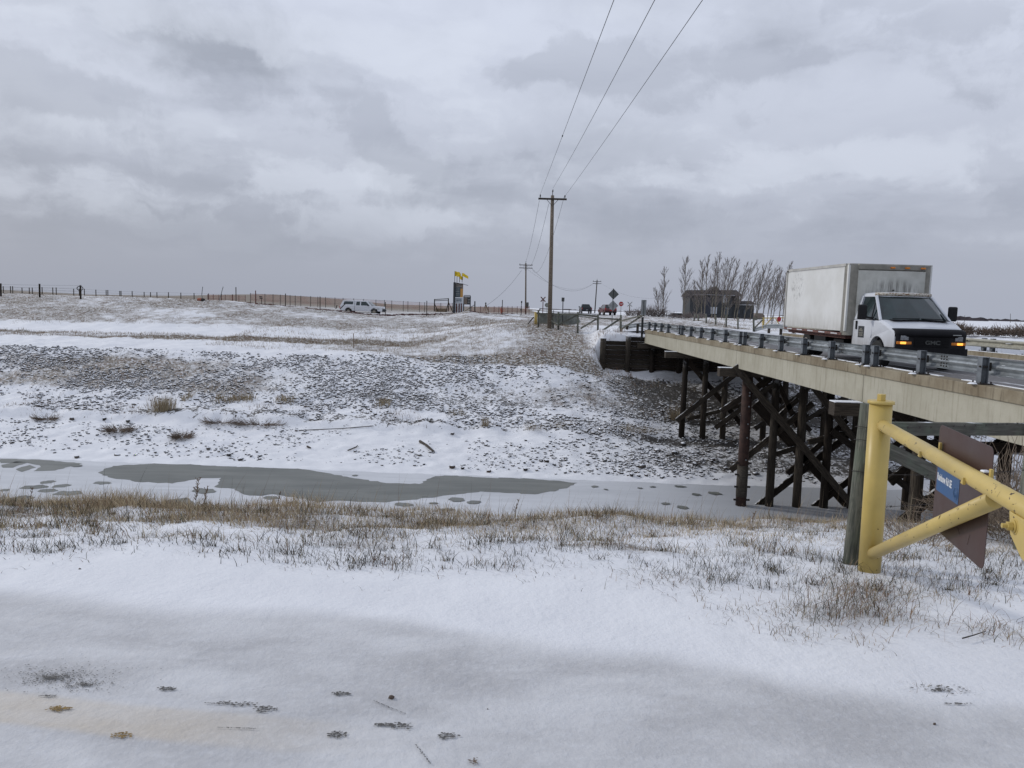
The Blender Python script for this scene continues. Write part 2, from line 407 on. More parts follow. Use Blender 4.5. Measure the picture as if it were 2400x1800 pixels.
def ground_mat():
    m, t, b = new_mat('snowy_ground')
    P = t.n('ShaderNodeNewGeometry').outputs['Position']
    a = t.n('ShaderNodeAttribute', attribute_name='cover')
    sp = t.n('ShaderNodeSeparateColor', ins={0: a.outputs['Color']})
    grass, rock, thin = sp.outputs
    sxy = t.n('ShaderNodeSeparateXYZ', ins={0: P})
    dist = sxy.outputs[1]
    nA = t.noise(t.mapping(P, (1, 1, 1)), 1.1, 6, 0.62, 0.2)
    nB = t.noise(P, 5.5, 7, 0.70)
    nC = t.noise(P, 28, 5, 0.65)
    nF = t.noise(t.mapping(P, (0.25, 0.10, 1)), 1.0, 9, 0.72)
    near = t.ramp(dist, 14, 30, 1.0, 0.0)
    fine = t.mix(near, nB, nC)
    mixn = t.math('ADD', t.math('MULTIPLY', nA, 0.34), t.math('ADD', t.math('MULTIPLY', fine, 0.40), t.math('MULTIPLY', nF, 0.26)))
    kg = t.ramp(t.math('ADD', mixn, t.math('MULTIPLY', t.math('SUBTRACT', grass, 0.5), 0.42)), 0.485, 0.60)
    colg = t.mix(t.ramp(nB, 0.35, 0.65), (0.13, 0.108, 0.084), (0.26, 0.222, 0.17))
    colg = t.mix(t.ramp(nA, 0.45, 0.65), colg, (0.21, 0.17, 0.14))
    colg = t.mix(t.math('MULTIPLY', t.ramp(fine, 0.49, 0.58), t.ramp(dist, 110, 240, 0.85, 0.08)), colg, (0.66, 0.675, 0.70))
    colg = t.mix(t.math('MULTIPLY', t.ramp(fine, 0.44, 0.38), 0.6), colg, (0.05, 0.043, 0.037))
    kr = t.ramp(t.math('ADD', t.math('MULTIPLY', nB, 0.65), t.math('ADD', t.math('MULTIPLY', nA, 0.35), t.math('MULTIPLY', t.math('SUBTRACT', rock, 0.5), 0.36))), 0.56, 0.62)
    snow = t.mix(t.ramp(nA, 0.3, 0.7), (0.705, 0.715, 0.745), (0.77, 0.78, 0.805))
    col = t.mix(kr, snow, t.mix(nC, (0.03, 0.028, 0.026), (0.12, 0.11, 0.10)))
    col = t.mix(kg, col, colg)
    # thin trodden snow over the asphalt trail and its painted centre line
    tn = t.noise(t.mapping(P, (0.5, 1.1, 1)), 2.4, 6, 0.6, 0.2)
    thc = t.mix(t.ramp(tn, 0.3, 0.72), (0.43, 0.43, 0.44), (0.60, 0.605, 0.62))
    thc = t.mix(t.math('MULTIPLY', t.ramp(nC, 0.45, 0.75), 0.35), thc, (0.64, 0.655, 0.69))
    ln = t.math('ABSOLUTE', t.math('SUBTRACT', dist, t.math('SUBTRACT', 2.63, t.math('MULTIPLY', sxy.outputs[0], 0.115))))
    lm = t.math('MULTIPLY', t.ramp(t.math('ADD', ln, t.math('MULTIPLY', t.math('SUBTRACT', tn, 0.5), 0.06)), 0.075, 0.135, 1.0, 0.0),
                t.math('MULTIPLY', t.ramp(sxy.outputs[0], -1.7, -0.1, 1.0, 0.0), t.ramp(tn, 0.2, 0.7, 0.95, 0.45)))
    thc = t.mix(t.math('MULTIPLY', lm, 0.6), thc, (0.60, 0.51, 0.38))
    tk = t.ramp(t.math('ADD', thin, t.math('MULTIPLY', t.math('SUBTRACT', tn, 0.5), 0.75)), 0.12, 0.85)
    col = t.mix(tk, col, thc)
    t.set(b, 'Base Color', col); t.set(b, 'Roughness', 0.75); t.set(b, 'Specular IOR Level', 0.25)
    h = t.math('ADD', t.math('MULTIPLY', nA, 1.0), t.math('ADD', t.math('MULTIPLY', nB, 0.35), t.math('MULTIPLY', nC, 0.12)))
    bp = t.n('ShaderNodeBump', ins={'Strength': 0.5, 'Distance': 0.08}); t.set(bp, 'Height', h)
    t.set(b, 'Normal', bp)


ground_mat()


def ice_mat():
    m, t, b = new_mat('snowy_ice')
    P = t.n('ShaderNodeNewGeometry').outputs['Position']
    n = t.noise(t.mapping(P, (0.25, 1, 1)), 0.9, 6, 0.6, 0.4); n2 = t.noise(P, 6, 4, 0.6)
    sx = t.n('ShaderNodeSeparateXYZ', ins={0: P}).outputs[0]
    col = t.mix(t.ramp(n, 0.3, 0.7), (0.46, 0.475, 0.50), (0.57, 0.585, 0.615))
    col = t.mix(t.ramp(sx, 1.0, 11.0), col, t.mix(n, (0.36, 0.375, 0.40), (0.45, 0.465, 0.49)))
    t.set(b, 'Base Color', col); t.set(b, 'Roughness', 0.6); t.set(b, 'Specular IOR Level', 0.4)
    m, t, b = new_mat('wet_ice')
    P = t.n('ShaderNodeNewGeometry').outputs['Position']
    n = t.noise(t.mapping(P, (0.3, 1.4, 1)), 0.8, 6, 0.6, 0.5); n2 = t.noise(P, 5, 4, 0.6)
    t.set(b, 'Base Color', t.mix(t.ramp(n, 0.3, 0.7), (0.105, 0.112, 0.103), (0.165, 0.172, 0.158)))
    t.set(b, 'Roughness', 0.5); t.set(b, 'Specular IOR Level', 0.35)


ice_mat()


def net_mat():
    m = bpy.data.materials.new('orange_mesh_net'); m.use_nodes = True
    nt = m.node_tree; nt.nodes.clear(); t = NT(nt)
    out = t.n('ShaderNodeOutputMaterial')
    d = t.n('ShaderNodeBsdfDiffuse', ins={'Color': (0.36, 0.12, 0.085)})
    tr = t.n('ShaderNodeBsdfTransparent')
    mx = t.n('ShaderNodeMixShader')
    P = t.n('ShaderNodeNewGeometry').outputs['Position']
    t.set(mx, 0, t.ramp(t.noise(P, 0.8, 4), 0.2, 0.8, 0.12, 0.34)); t.set(mx, 1, tr); t.set(mx, 2, d)
    t.set(out, 0, mx); MATS['orange_mesh_net'] = m


net_mat()

# ------------------------------------------------------------------ mesh helpers


class MB:
    def __init__(s): s.v = []; s.f = []
    def add(s, vs, fs):
        o = len(s.v); s.v.extend([tuple(p) for p in vs]); s.f.extend([tuple(i + o for i in f) for f in fs]); return s
    def box(s, c, size, rot=None):
        hx, hy, hz = size[0] / 2, size[1] / 2, size[2] / 2
        vs = [Vector((x, y, z)) for x in (-hx, hx) for y in (-hy, hy) for z in (-hz, hz)]
        if rot is not None: vs = [rot @ v for v in vs]
        c = Vector(c)
        return s.add([v + c for v in vs], [(0, 1, 3, 2), (4, 6, 7, 5), (0, 4, 5, 1), (2, 3, 7, 6), (0, 2, 6, 4), (1, 5, 7, 3)])
    def beam(s, p0, p1, w, h, up=(0, 0, 1)):
        p0, p1 = Vector(p0), Vector(p1); d = p1 - p0; L = d.length; d.normalize()
        sd = d.cross(Vector(up))
        if sd.length < 1e-4: sd = d.cross(Vector((0, 1, 0)))
        sd.normalize(); u = sd.cross(d)
        R = Matrix((d, sd, u)).transposed()
        return s.box((p0 + p1) / 2, (L, w, h), R)
    def tube(s, p0, p1, r0, r1=None, n=12, caps=True):
        if r1 is None: r1 = r0
        p0, p1 = Vector(p0), Vector(p1); d = (p1 - p0).normalized()
        a = d.cross(Vector((0, 0, 1)))
        if a.length < 1e-4: a = Vector((1, 0, 0))
        a.normalize(); b = d.cross(a)
        vs = []
        for p, r in ((p0, r0), (p1, r1)):
            for i in range(n):
                an = 2 * math.pi * i / n; vs.append(p + a * (math.cos(an) * r) + b * (math.sin(an) * r))
        fs = [(i, (i + 1) % n, n + (i + 1) % n, n + i) for i in range(n)]
        if caps: fs += [tuple(range(n))[::-1], tuple(range(n, 2 * n))]
        return s.add(vs, fs)
    def path(s, pts, r, n=6):
        pts = [Vector(p) for p in pts]; k = len(pts)
        rs = r if isinstance(r, (list, tuple)) else [r] * k
        vs = []; fs = []
        for j, p in enumerate(pts):
            d = (pts[min(j + 1, k - 1)] - pts[max(j - 1, 0)]).normalized()
            a = d.cross(Vector((0.13, 0.07, 1)))
            if a.length < 1e-4: a = Vector((1, 0, 0))
            a.normalize(); b = d.cross(a)
            for i in range(n):
                an = 2 * math.pi * i / n; vs.append(p + (a * math.cos(an) + b * math.sin(an)) * rs[j])
        for j in range(k - 1):
            for i in range(n):
                fs.append((j * n + i, j * n + (i + 1) % n, (j + 1) * n + (i + 1) % n, (j + 1) * n + i))
        fs += [tuple(range(n))[::-1], tuple(range((k - 1) * n, k * n))]
        return s.add(vs, fs)
    def prism(s, poly, fn, t0, t1):
        """poly: 2D list; fn(u, v, t) -> 3D"""
        n = len(poly)
        vs = [fn(u, v, t0) for u, v in poly] + [fn(u, v, t1) for u, v in poly]
        fs = [tuple(range(n)), tuple(range(n, 2 * n))[::-1]] + [(i, n + i, n + (i + 1) % n, (i + 1) % n) for i in range(n)]
        return s.add(vs, fs)
    def build(s, name, mat, parent=None, bevel=0.0, smooth=False, seg=2, fix=True):
        me = bpy.data.meshes.new(name); me.from_pydata([tuple(v) for v in s.v], [], s.f)
        if fix:
            bm = bmesh.new(); bm.from_mesh(me); bmesh.ops.recalc_face_normals(bm, faces=bm.faces); bm.to_mesh(me); bm.free()
        o = bpy.data.objects.new(name, me); COL.objects.link(o)
        me.materials.append(MATS[mat])
        if smooth:
            for p in me.polygons: p.use_smooth = len(p.vertices) == 4
        if bevel:
            md = o.modifiers.new('bevel', 'BEVEL'); md.width = bevel; md.segments = seg; md.limit_method = 'ANGLE'; md.angle_limit = math.radians(35)
        if parent: o.parent = parent
        return o


def np_mesh(name, verts, faces, mat, col=None, parent=None, smooth=False):
    """verts (n,3); faces (m,k) same k; col (n,3) point colours"""
    me = bpy.data.meshes.new(name)
    verts = np.asarray(verts, dtype=np.float32); faces = np.asarray(faces, dtype=np.int32)
    m, k = faces.shape
    me.vertices.add(len(verts)); me.vertices.foreach_set('co', verts.ravel())
    me.loops.add(m * k); me.loops.foreach_set('vertex_index', faces.ravel())
    me.polygons.add(m); me.polygons.foreach_set('loop_start', np.arange(0, m * k, k, dtype=np.int32))
    me.polygons.foreach_set('loop_total', np.full(m, k, dtype=np.int32))
    if smooth: me.polygons.foreach_set('use_smooth', np.ones(m, dtype=bool))
    me.update(calc_edges=True)
    if col is not None:
        a = me.attributes.new('cover' if mat == 'snowy_ground' else 'col', 'FLOAT_COLOR', 'POINT')
        c = np.ones((len(verts), 4), dtype=np.float32); c[:, :3] = col; a.data.foreach_set('color', c.ravel())
    me.materials.append(MATS[mat])
    o = bpy.data.objects.new(name, me); COL.objects.link(o)
    if parent: o.parent = parent
    return o


def tag(o, label=None, cat=None, group=None, kind=None):
    if label: o['label'] = label
    if cat: o['category'] = cat
    if group: o['group'] = group
    if kind: o['kind'] = kind
    return o


def thing(name, label, cat, loc=(0, 0, 0), rz=0.0, group=None):
    o = bpy.data.objects.new(name, None); COL.objects.link(o)
    o.location = loc; o.rotation_euler = (0, 0, rz); o.empty_display_size = 0.2
    return tag(o, label, cat, group)


def setpar(o, p):
    """parent while keeping world position (mesh data built in world space)"""
    bpy.context.view_layer.update()
    o.parent = p
    o.matrix_parent_inverse = p.matrix_world.inverted()
    return o


def copy_tree(o, parent=None):
    c = o.copy(); COL.objects.link(c)
    if parent: c.parent = parent
    for ch in o.children:
        copy_tree(ch, c)
    return c


_unit = {}


def plank(name, p0, p1, w, h, mat, parent=None, up=(0, 0, 1), roundr=False, bevel=0.0, r1=None):
    """a piece of timber with its own local axis along X, world placed"""
    p0, p1 = Vector(p0), Vector(p1); d = p1 - p0; L = d.length; d.normalize()
    sd = d.cross(Vector(up))
    if sd.length < 1e-3: sd = d.cross(Vector((0, 1, 0)))
    sd.normalize(); u = sd.cross(d)
    key = (round(L, 2), round(w, 3), round(h, 3), mat, roundr, r1)
    if key not in _unit:
        mb = MB()
        if roundr: mb.tube((-L / 2, 0, 0), (L / 2, 0, 0), w / 2, (r1 or w / 2), 12)
        else: mb.box((0, 0, 0), (L, w, h))
        o = mb.build(name, mat, smooth=roundr)
        _unit[key] = o.data
    else:
        o = bpy.data.objects.new(name, _unit[key]); COL.objects.link(o)
    R = Matrix((d, sd, u)).transposed().to_4x4()
    mw = Matrix.Translation((p0 + p1) / 2) @ R
    if bevel:
        md = o.modifiers.new('bevel', 'BEVEL'); md.width = bevel; md.segments = 2
    if parent:
        pm = Matrix.Translation(parent.location) @ parent.rotation_euler.to_matrix().to_4x4()
        o.parent = parent; mw = pm.inverted() @ mw
    o.matrix_local = mw
    return o


# ------------------------------------------------------------------ value noise for geometry
def vnoise(x, y, seed=0):
    xi = np.floor(x).astype(np.int64); yi = np.floor(y).astype(np.int64)
    fx = x - xi; fy = y - yi; fx = fx * fx * (3 - 2 * fx); fy = fy * fy * (3 - 2 * fy)
    def h(a, b):
        n = (a * 374761393 + b * 668265263 + seed * 144665) & 0xffffffff
        n = ((n ^ (n >> 13)) * 1274126177) & 0xffffffff
        return ((n ^ (n >> 16)) & 0xffff) / 65535.0
    return (h(xi, yi) * (1 - fx) + h(xi + 1, yi) * fx) * (1 - fy) + (h(xi, yi + 1) * (1 - fx) + h(xi + 1, yi + 1) * fx) * fy


def fbm(x, y, o=4, seed=0):
    s = 0; a = 0.5; f = 1.0
    for i in range(o):
        s = s + a * vnoise(x * f, y * f, seed + i * 17); a *= 0.5; f *= 2.03
    return s / (1 - 0.5 ** o)


def ss(a, b, x):
    t = np.clip((x - a) / (b - a), 0, 1); return t * t * (3 - 2 * t)


# ------------------------------------------------------------------ terrain
NEARS = np.array([(-40, 0), (4.4, 0), (5.0, -0.01), (5.45, -0.07), (5.7, -0.10), (6.2, -0.14), (6.7, -0.24), (7.3, -0.6), (16.5, -6.45), (30, -6.5)])
NEARB = np.array([(-40, 0), (4.4, 0), (6.5, -0.02), (8.6, -0.3), (20.0, -6.45), (30, -6.5)])
FARL = np.array([(26, -6.5), (33.8, -6.3), (34.5, -6.08), (35.2, -5.95), (36.5, -5.72), (39.2, -5.25), (40.0, -5.12), (40.6, -4.75), (42.8, -4.4), (44, -4.1), (51.0, -2.0), (52.3, -1.72), (54, -1.62), (57, -1.35), (59.6, -1.12), (61.5, -0.95), (64, -0.6)])
FARM = np.array([(26, -6.5), (33.8, -6.3), (34.5, -6.08), (35.2, -5.95), (36.5, -5.72), (39.2, -5.3), (40.2, -5.12), (40.8, -4.85), (43, -4.5), (45, -3.9), (50, -2.0), (53, -1.1), (55.5, -0.5), (58, 0.12), (61, 0.28), (64, 0.34)])
FARB = np.array([(26, -6.5), (33.8, -6.3), (34.5, -6.08), (35.5, -5.9), (37, -5.75), (41.7, -5.35), (43.5, -4.95), (46, -4.3), (52.95, -2.35), (53.18, -0.05), (56, 0.1), (61, 0.2), (64, 0.25)])
TC = np.array([-1.2, -0.8, -.61, -.5, -.37, -.28, -.168, -.10, -.06, -.02, .05, .1, .15, .27, .45, .63, 1.2])
CREST = np.array([1.7, 1.65, 1.56, 1.58, 1.42, .92, .22, .32, .88, .74, .5, .75, .9, .75, .4, .2, .1])
BACK = np.array([1.5, 1.5, 1.45, 1.4, 1.2, .8, .3, .25, .2, .35, .5, .7, .8, .7, .4, .2, .1])
HT = np.array([-1.2, -.66, -.55, -.44, -.355, -.31, -.23, -.165, -.11, -.05, .1, 1.2])
HE = np.array([20, 13, 7.5, 10, 17, 19, 13, 4.5, 1.5, .6, 0.3, 0.3])


def cy(x, y):
    return y + 0.055 * np.clip(x, -70, 9)


def H(x, y, detail=True):
    x = np.asarray(x, dtype=float); y = np.asarray(y, dtype=float)
    yc = cy(x, y)
    kb = ss(3.6, 7.5, x); km = ss(-9.0, 1.0, x)
    kw = ss(50.3, 52.2, yc); kb2 = ss(1.5, 10.0, x) * (1 - kw) + ss(5.5, 6.15, x) * kw
    near = np.interp(y, NEARS[:, 0], NEARS[:, 1]) * (1 - kb) + np.interp(y, NEARB[:, 0], NEARB[:, 1]) * kb
    fl = np.interp(yc, FARL[:, 0], FARL[:, 1]); fm = np.interp(yc, FARM[:, 0], FARM[:, 1]); fb = np.interp(yc, FARB[:, 0], FARB[:, 1])
    far = fl * (1 - km) + fm * km; far = far * (1 - kb2) + fb * kb2
    z = np.where(y < 25, near, far)
    t = x / np.maximum(y, 1)
    cr = np.interp(t, TC, CREST); bk = np.interp(t, TC, BACK)
    back = cr + (bk - cr) * ss(95, 160, y)
    base60 = far
    w = ss(61.5, 82, y)
    z = np.where(y > 61, base60 * (1 - w) + back * w, z)
    hh = np.interp(t, HT, HE) * 700 / 1800.0
    z = z + np.where(y > 160, hh * ss(220, 700, y) - (bk - 0.2) * ss(220, 700, y), 0)
    if detail:
        fb_ = ss(33, 36, yc) * (1 - ss(90, 140, y))
        z = z + fb_ * ((fbm(x * 0.35, y * 0.5, 4, 3) - 0.5) * 0.34 * ss(36, 42, yc) + (fbm(x * 1.7, y * 1.7, 3, 9) - 0.5) * 0.20 + (fbm(x * 5, y * 5, 2, 13) - 0.5) * 0.10)
        bl = np.exp(-((yc - 40.9) / 1.1) ** 2)
        z = z + bl * (fbm(x * 0.45, y * 0.2, 4, 21) - 0.5) * 0.75 * (1 - kb2)
        nb = ss(4.3, 5.2, y) * (1 - ss(14, 20, y))
        z = z + nb * ((fbm(x * 1.3, y * 1.6, 4, 31) - 0.5) * 0.13 + (fbm(x * 5, y * 5, 3, 37) - 0.5) * 0.035)
        z = z + (1 - ss(4.3, 5.2, y)) * (fbm(x * 0.8, y * 0.9, 3, 41) - 0.5) * 0.02
    # keep the ground below the bridge deck and its approach road
    return z


def Hs(x, y):
    return float(H(np.array([x]), np.array([y]))[0])


def cover(x, y):
    yc = cy(x, y)
    n = fbm(x * 0.12, y * 0.2, 3, 51)
    g = np.zeros_like(x); r = np.zeros_like(x)
    g += 0.50 * ss(4.55, 5.1, y) * (1 - ss(5.3, 5.6, y)) * (0.3 + n)
    edge = 5.62 + 0.16 * np.sin(x * 0.8) - 0.02 * x
    g += 0.62 * ss(edge, edge + 0.25, y) * (1 - ss(18, 25, y))
    far = y > 30
    g += far * (0.10 + 0.42 * n) * ss(40.5, 41.5, yc) * (1 - ss(51, 52, yc))
    g += far * 0.40 * ss(-10, -20, x) * ss(44, 45, yc) * (1 - ss(49, 51, yc))
    g += far * 0.28 * ss(-2, 4, x) * (1 - ss(4, 11, x) * (y < 52.5)) * ss(43.5, 46, yc) * (1 - ss(60, 66, y)) * (0.4 + n)
    brow = 53.0 - 3.5 * ss(-14, -2, x)
    strip = ss(56.0, 56.6, yc) * (1 - ss(58.3, 58.8, yc)) * (1 - ss(-14, -6, x))
    g += far * 0.9 * strip
    mid = ss(-24, -10, x) * (1 - ss(4, 7, x)) * ss(brow, brow + 0.5, yc) * (1 - ss(64, 67, y))
    g += far * 0.62 * mid
    g += far * (0.70 + 0.35 * (n - 0.5)) * ss(62.5, 66, y) * (1 - mid) * (x < 20 + 0 * y)
    g += np.where((y > 140) & (x < .08 * y), 0.4 * ss(140, 220, y), 0)
    r += 0.22 * ss(4.4, 4.7, y) * (1 - ss(5.7, 6, y))
    path = np.exp(-((y - (61.8 + 0.10 * (x + 10))) / 0.7) ** 2) * (x < 0)
    g -= far * 0.8 * path
    rr = (x > 18.5) & (y > 50) & (y < 100)
    g += np.where(rr, 0.45 * ss(56, 64, y) * (1 - ss(35, 50, x)), 0)
    g -= np.where((x > 20) & (y > 95), 0.45, 0)
    # track across the slope, snow showing at the construction edge
    r += far * 0.62 * ss(43.5, 44.5, yc) * (1 - ss(50.5, 52, yc)) * (0.35 + 1.1 * n)
    r += far * 0.30 * ss(40.3, 41.0, yc) * (1 - ss(43.4, 44.2, yc))  # dark bench cover: paints small bluff shadows together with real dirt
    r += far * 0.45 * ss(35.3, 36.2, yc) * (1 - ss(41, 43, yc)) * (0.3 + n)
    r += far * 0.35 * ss(3, 9, x) * ss(34.5, 36, yc) * (1 - ss(53, 54, yc))
    e = np.interp(x, [-6, -2.9, -.43, .68, 1.25, 2.46, 6], [4.35, 4.05, 3.75, 3.5, 3.22, 3.05, 2.9]) + 0.16 * (fbm(x * 1.1, y * 1.1, 3, 61) - 0.5) * 2
    th = 1 - ss(e - 0.30, e + 0.22, y)
    # paved road approaches are their own sheet
    return np.stack([np.clip(g, 0, 1), np.clip(r, 0, 1), th], 1)


def build_ground():
    rows = np.concatenate([np.linspace(-14, 2.0, 18, endpoint=False), np.linspace(2.0, 8.0, 130, endpoint=False),
                           np.linspace(8, 33, 60, endpoint=False), np.linspace(33, 56, 200, endpoint=False),
                           np.linspace(56, 100, 150, endpoint=False), np.geomspace(100, 9000, 90)])
    nc = 420
    u = np.linspace(-1, 1, nc)
    W = np.where(rows < 30, 11 + 1.0 * np.maximum(rows, 0), 11 + 1.0 * rows)
    X = u[None, :] * W[:, None]; Y = np.repeat(rows[:, None], nc, 1)
    x = X.ravel(); y = Y.ravel(); z = H(x, y)
    idx = np.arange(len(rows) * nc).reshape(len(rows), nc)
    q = np.stack([idx[:-1, :-1].ravel(), idx[:-1, 1:].ravel(), idx[1:, 1:].ravel(), idx[1:, :-1].ravel()], 1)
    o = np_mesh('ground', np.stack([x, y, z], 1), q, 'snowy_ground', cover(x, y), smooth=True)
    tag(o, 'snow dusted canal banks and prairie with dead grass showing through', kind='structure')
    return o


build_ground()
ICE_Z = -6.1
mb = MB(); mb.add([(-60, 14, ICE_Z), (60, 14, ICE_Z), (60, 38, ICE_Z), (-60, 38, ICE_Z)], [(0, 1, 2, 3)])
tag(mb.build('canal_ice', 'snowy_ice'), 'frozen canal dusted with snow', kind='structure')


def patch_poly(pts_px, jag=0.10, n=14, seed=1, dz=0.006):
    """irregular open patch on the ice; outline given as survey points"""
    P = [onz(x, y, ICE_Z) for x, y in pts_px]
    rr = random.Random(seed); out = []
    for i in range(len(P)):
        a, b = P[i], P[(i + 1) % len(P)]
        L = (b - a).length; k = max(1, int(L / 0.22))
        for j in range(k):
            p = a.lerp(b, j / k)
            out.append(Vector((p.x + rr.uniform(-jag, jag), p.y + rr.uniform(-jag, jag) * 0.8, ICE_Z + dz)))
    return out


mb = MB()
big = [(232, 1108), (262, 1092), (400, 1084), (560, 1094), (700, 1098), (760, 1108), (840, 1122), (905, 1132), (985, 1134), (1010, 1118), (1045, 1114), (1150, 1120), (1250, 1122), (1352, 1132), (1330, 1144), (1262, 1158), (1200, 1156), (1130, 1152), (1040, 1162), (960, 1172), (900, 1178), (820, 1174), (740, 1176), (690, 1166), (640, 1158), (610, 1162), (570, 1160), (548, 1146), (505, 1142), (520, 1120), (470, 1122), (400, 1133), (330, 1130), (260, 1120)]
polys = [patch_poly(big, 0.10, seed=3), patch_poly([(0, 1075), (100, 1078), (190, 1086), (130, 1103), (80, 1104), (98, 1092), (60, 1084), (0, 1086)], 0.06, seed=4),
         patch_poly([(2, 1090), (40, 1082), (66, 1084), (30, 1096), (6, 1096)], 0.05, seed=5), patch_poly([(34, 1100), (70, 1090), (84, 1096), (50, 1106)], 0.05, seed=6),
         patch_poly([(330, 1206), (380, 1186), (385, 1172), (440, 1166), (458, 1180), (452, 1196), (400, 1202)], 0.05, seed=7)]
for i, (x, y, w) in enumerate([(112, 1130, 18), (80, 1142, 28), (144, 1139, 20), (112, 1150, 20), (160, 1156, 28), (10, 1149, 12), (45, 1170, 30), (240, 1132, 20), (230, 1180, 20), (285, 1177, 30), (125, 1184, 26),
                               (478, 1151, 28), (635, 1167, 18), (612, 1160, 10), (686, 1178, 12), (762, 1204, 12), (946, 1183, 20), (1006, 1163, 16), (1016, 1180, 10), (1070, 1171, 21), (1110, 1178, 18), (1048, 1195, 14),
                               (1394, 1141, 10), (1560, 1181, 12), (1600, 1190, 15), (1594, 1141, 14), (1632, 1160, 13), (1675, 1157, 18), (1640, 1128, 34), (180, 1092, 16), (0, 1182, 14), (832, 1115, 8), (1530, 1142, 8), (0, 1180, 22),
                               (1500, 1145, 7), (1420, 1148, 6), (1850, 1218, 12), (1900, 1222, 14), (1950, 1228, 16), (1820, 1226, 12), (1880, 1236, 14), (1935, 1240, 12), (1985, 1234, 12)]):
    c = onz(x, y, ICE_Z); rad = w * 0.0165; rr = random.Random(i); pl = []
    ph = rr.uniform(0, 6)
    for k in range(18):
        a = k / 18 * 2 * math.pi
        r = rad * (1 + 0.13 * math.sin(2 * a + ph) + 0.10 * math.sin(5 * a + ph) + rr.uniform(-.06, .06))
        pl.append(Vector((c.x + math.cos(a) * r, c.y + math.sin(a) * r * (0.75 + 0.3 * rr.random()), ICE_Z + 0.006 + 0.0006 * i)))
    polys.append(pl)
for pl in polys:
    mb.add(pl, [tuple(range(len(pl)))])
o = mb.build('wet_ice', 'wet_ice', fix=False)
tag(o, 'dark bare wet ice patches and round spots on the canal', kind='structure')

# ------------------------------------------------------------------ rocks
_ico = bmesh.new(); bmesh.ops.create_icosphere(_ico, subdivisions=1, radius=1.0)
ICO_V = np.array([v.co[:] for v in _ico.verts]); ICO_F = np.array([[v.index for v in f.verts] for f in _ico.faces]); _ico.free()


def rocks_mesh(name, x, y, size, mat='rocks', flat=0.55, sink=0.25, kind='stuff', label=None, z=None, dark=1.0):
    n = len(x)
    z = H(x, y) if z is None else z
    sc = size[:, None] * np.stack([RNG.uniform(.75, 1.3, n), RNG.uniform(.6, 1.0, n), RNG.uniform(.7, 1.15, n) * flat], 1)
    v = ICO_V[None] * (1 + RNG.uniform(-.28, .28, (n, 12, 1))) * sc[:, None, :]
    a = RNG.uniform(0, 6.28, n); ca, sa = np.cos(a)[:, None], np.sin(a)[:, None]
    vx = v[..., 0] * ca - v[..., 1] * sa; vy = v[..., 0] * sa + v[..., 1] * ca
    vz = v[..., 2] + RNG.uniform(-.15, .15, n)[:, None] * vx
    V = np.stack([vx + x[:, None], vy + y[:, None], vz + (z + sc[:, 2] * (1 - 2 * sink) * 0.6)[:, None]], 2).reshape(-1, 3)
    Fc = (ICO_F[None] + (np.arange(n) * 12)[:, None, None]).reshape(-1, 3)
    base = np.array([[.050, .045, .042], [.085, .075, .068], [.11, .098, .085], [.07, .052, .042]])[RNG.integers(0, 4, n)] * RNG.uniform(.6, 1.2, (n, 1)) * dark
    o = np_mesh(name, V, Fc, mat, np.repeat(base, 12, 0))
    tag(o, label, kind=kind)
    return o


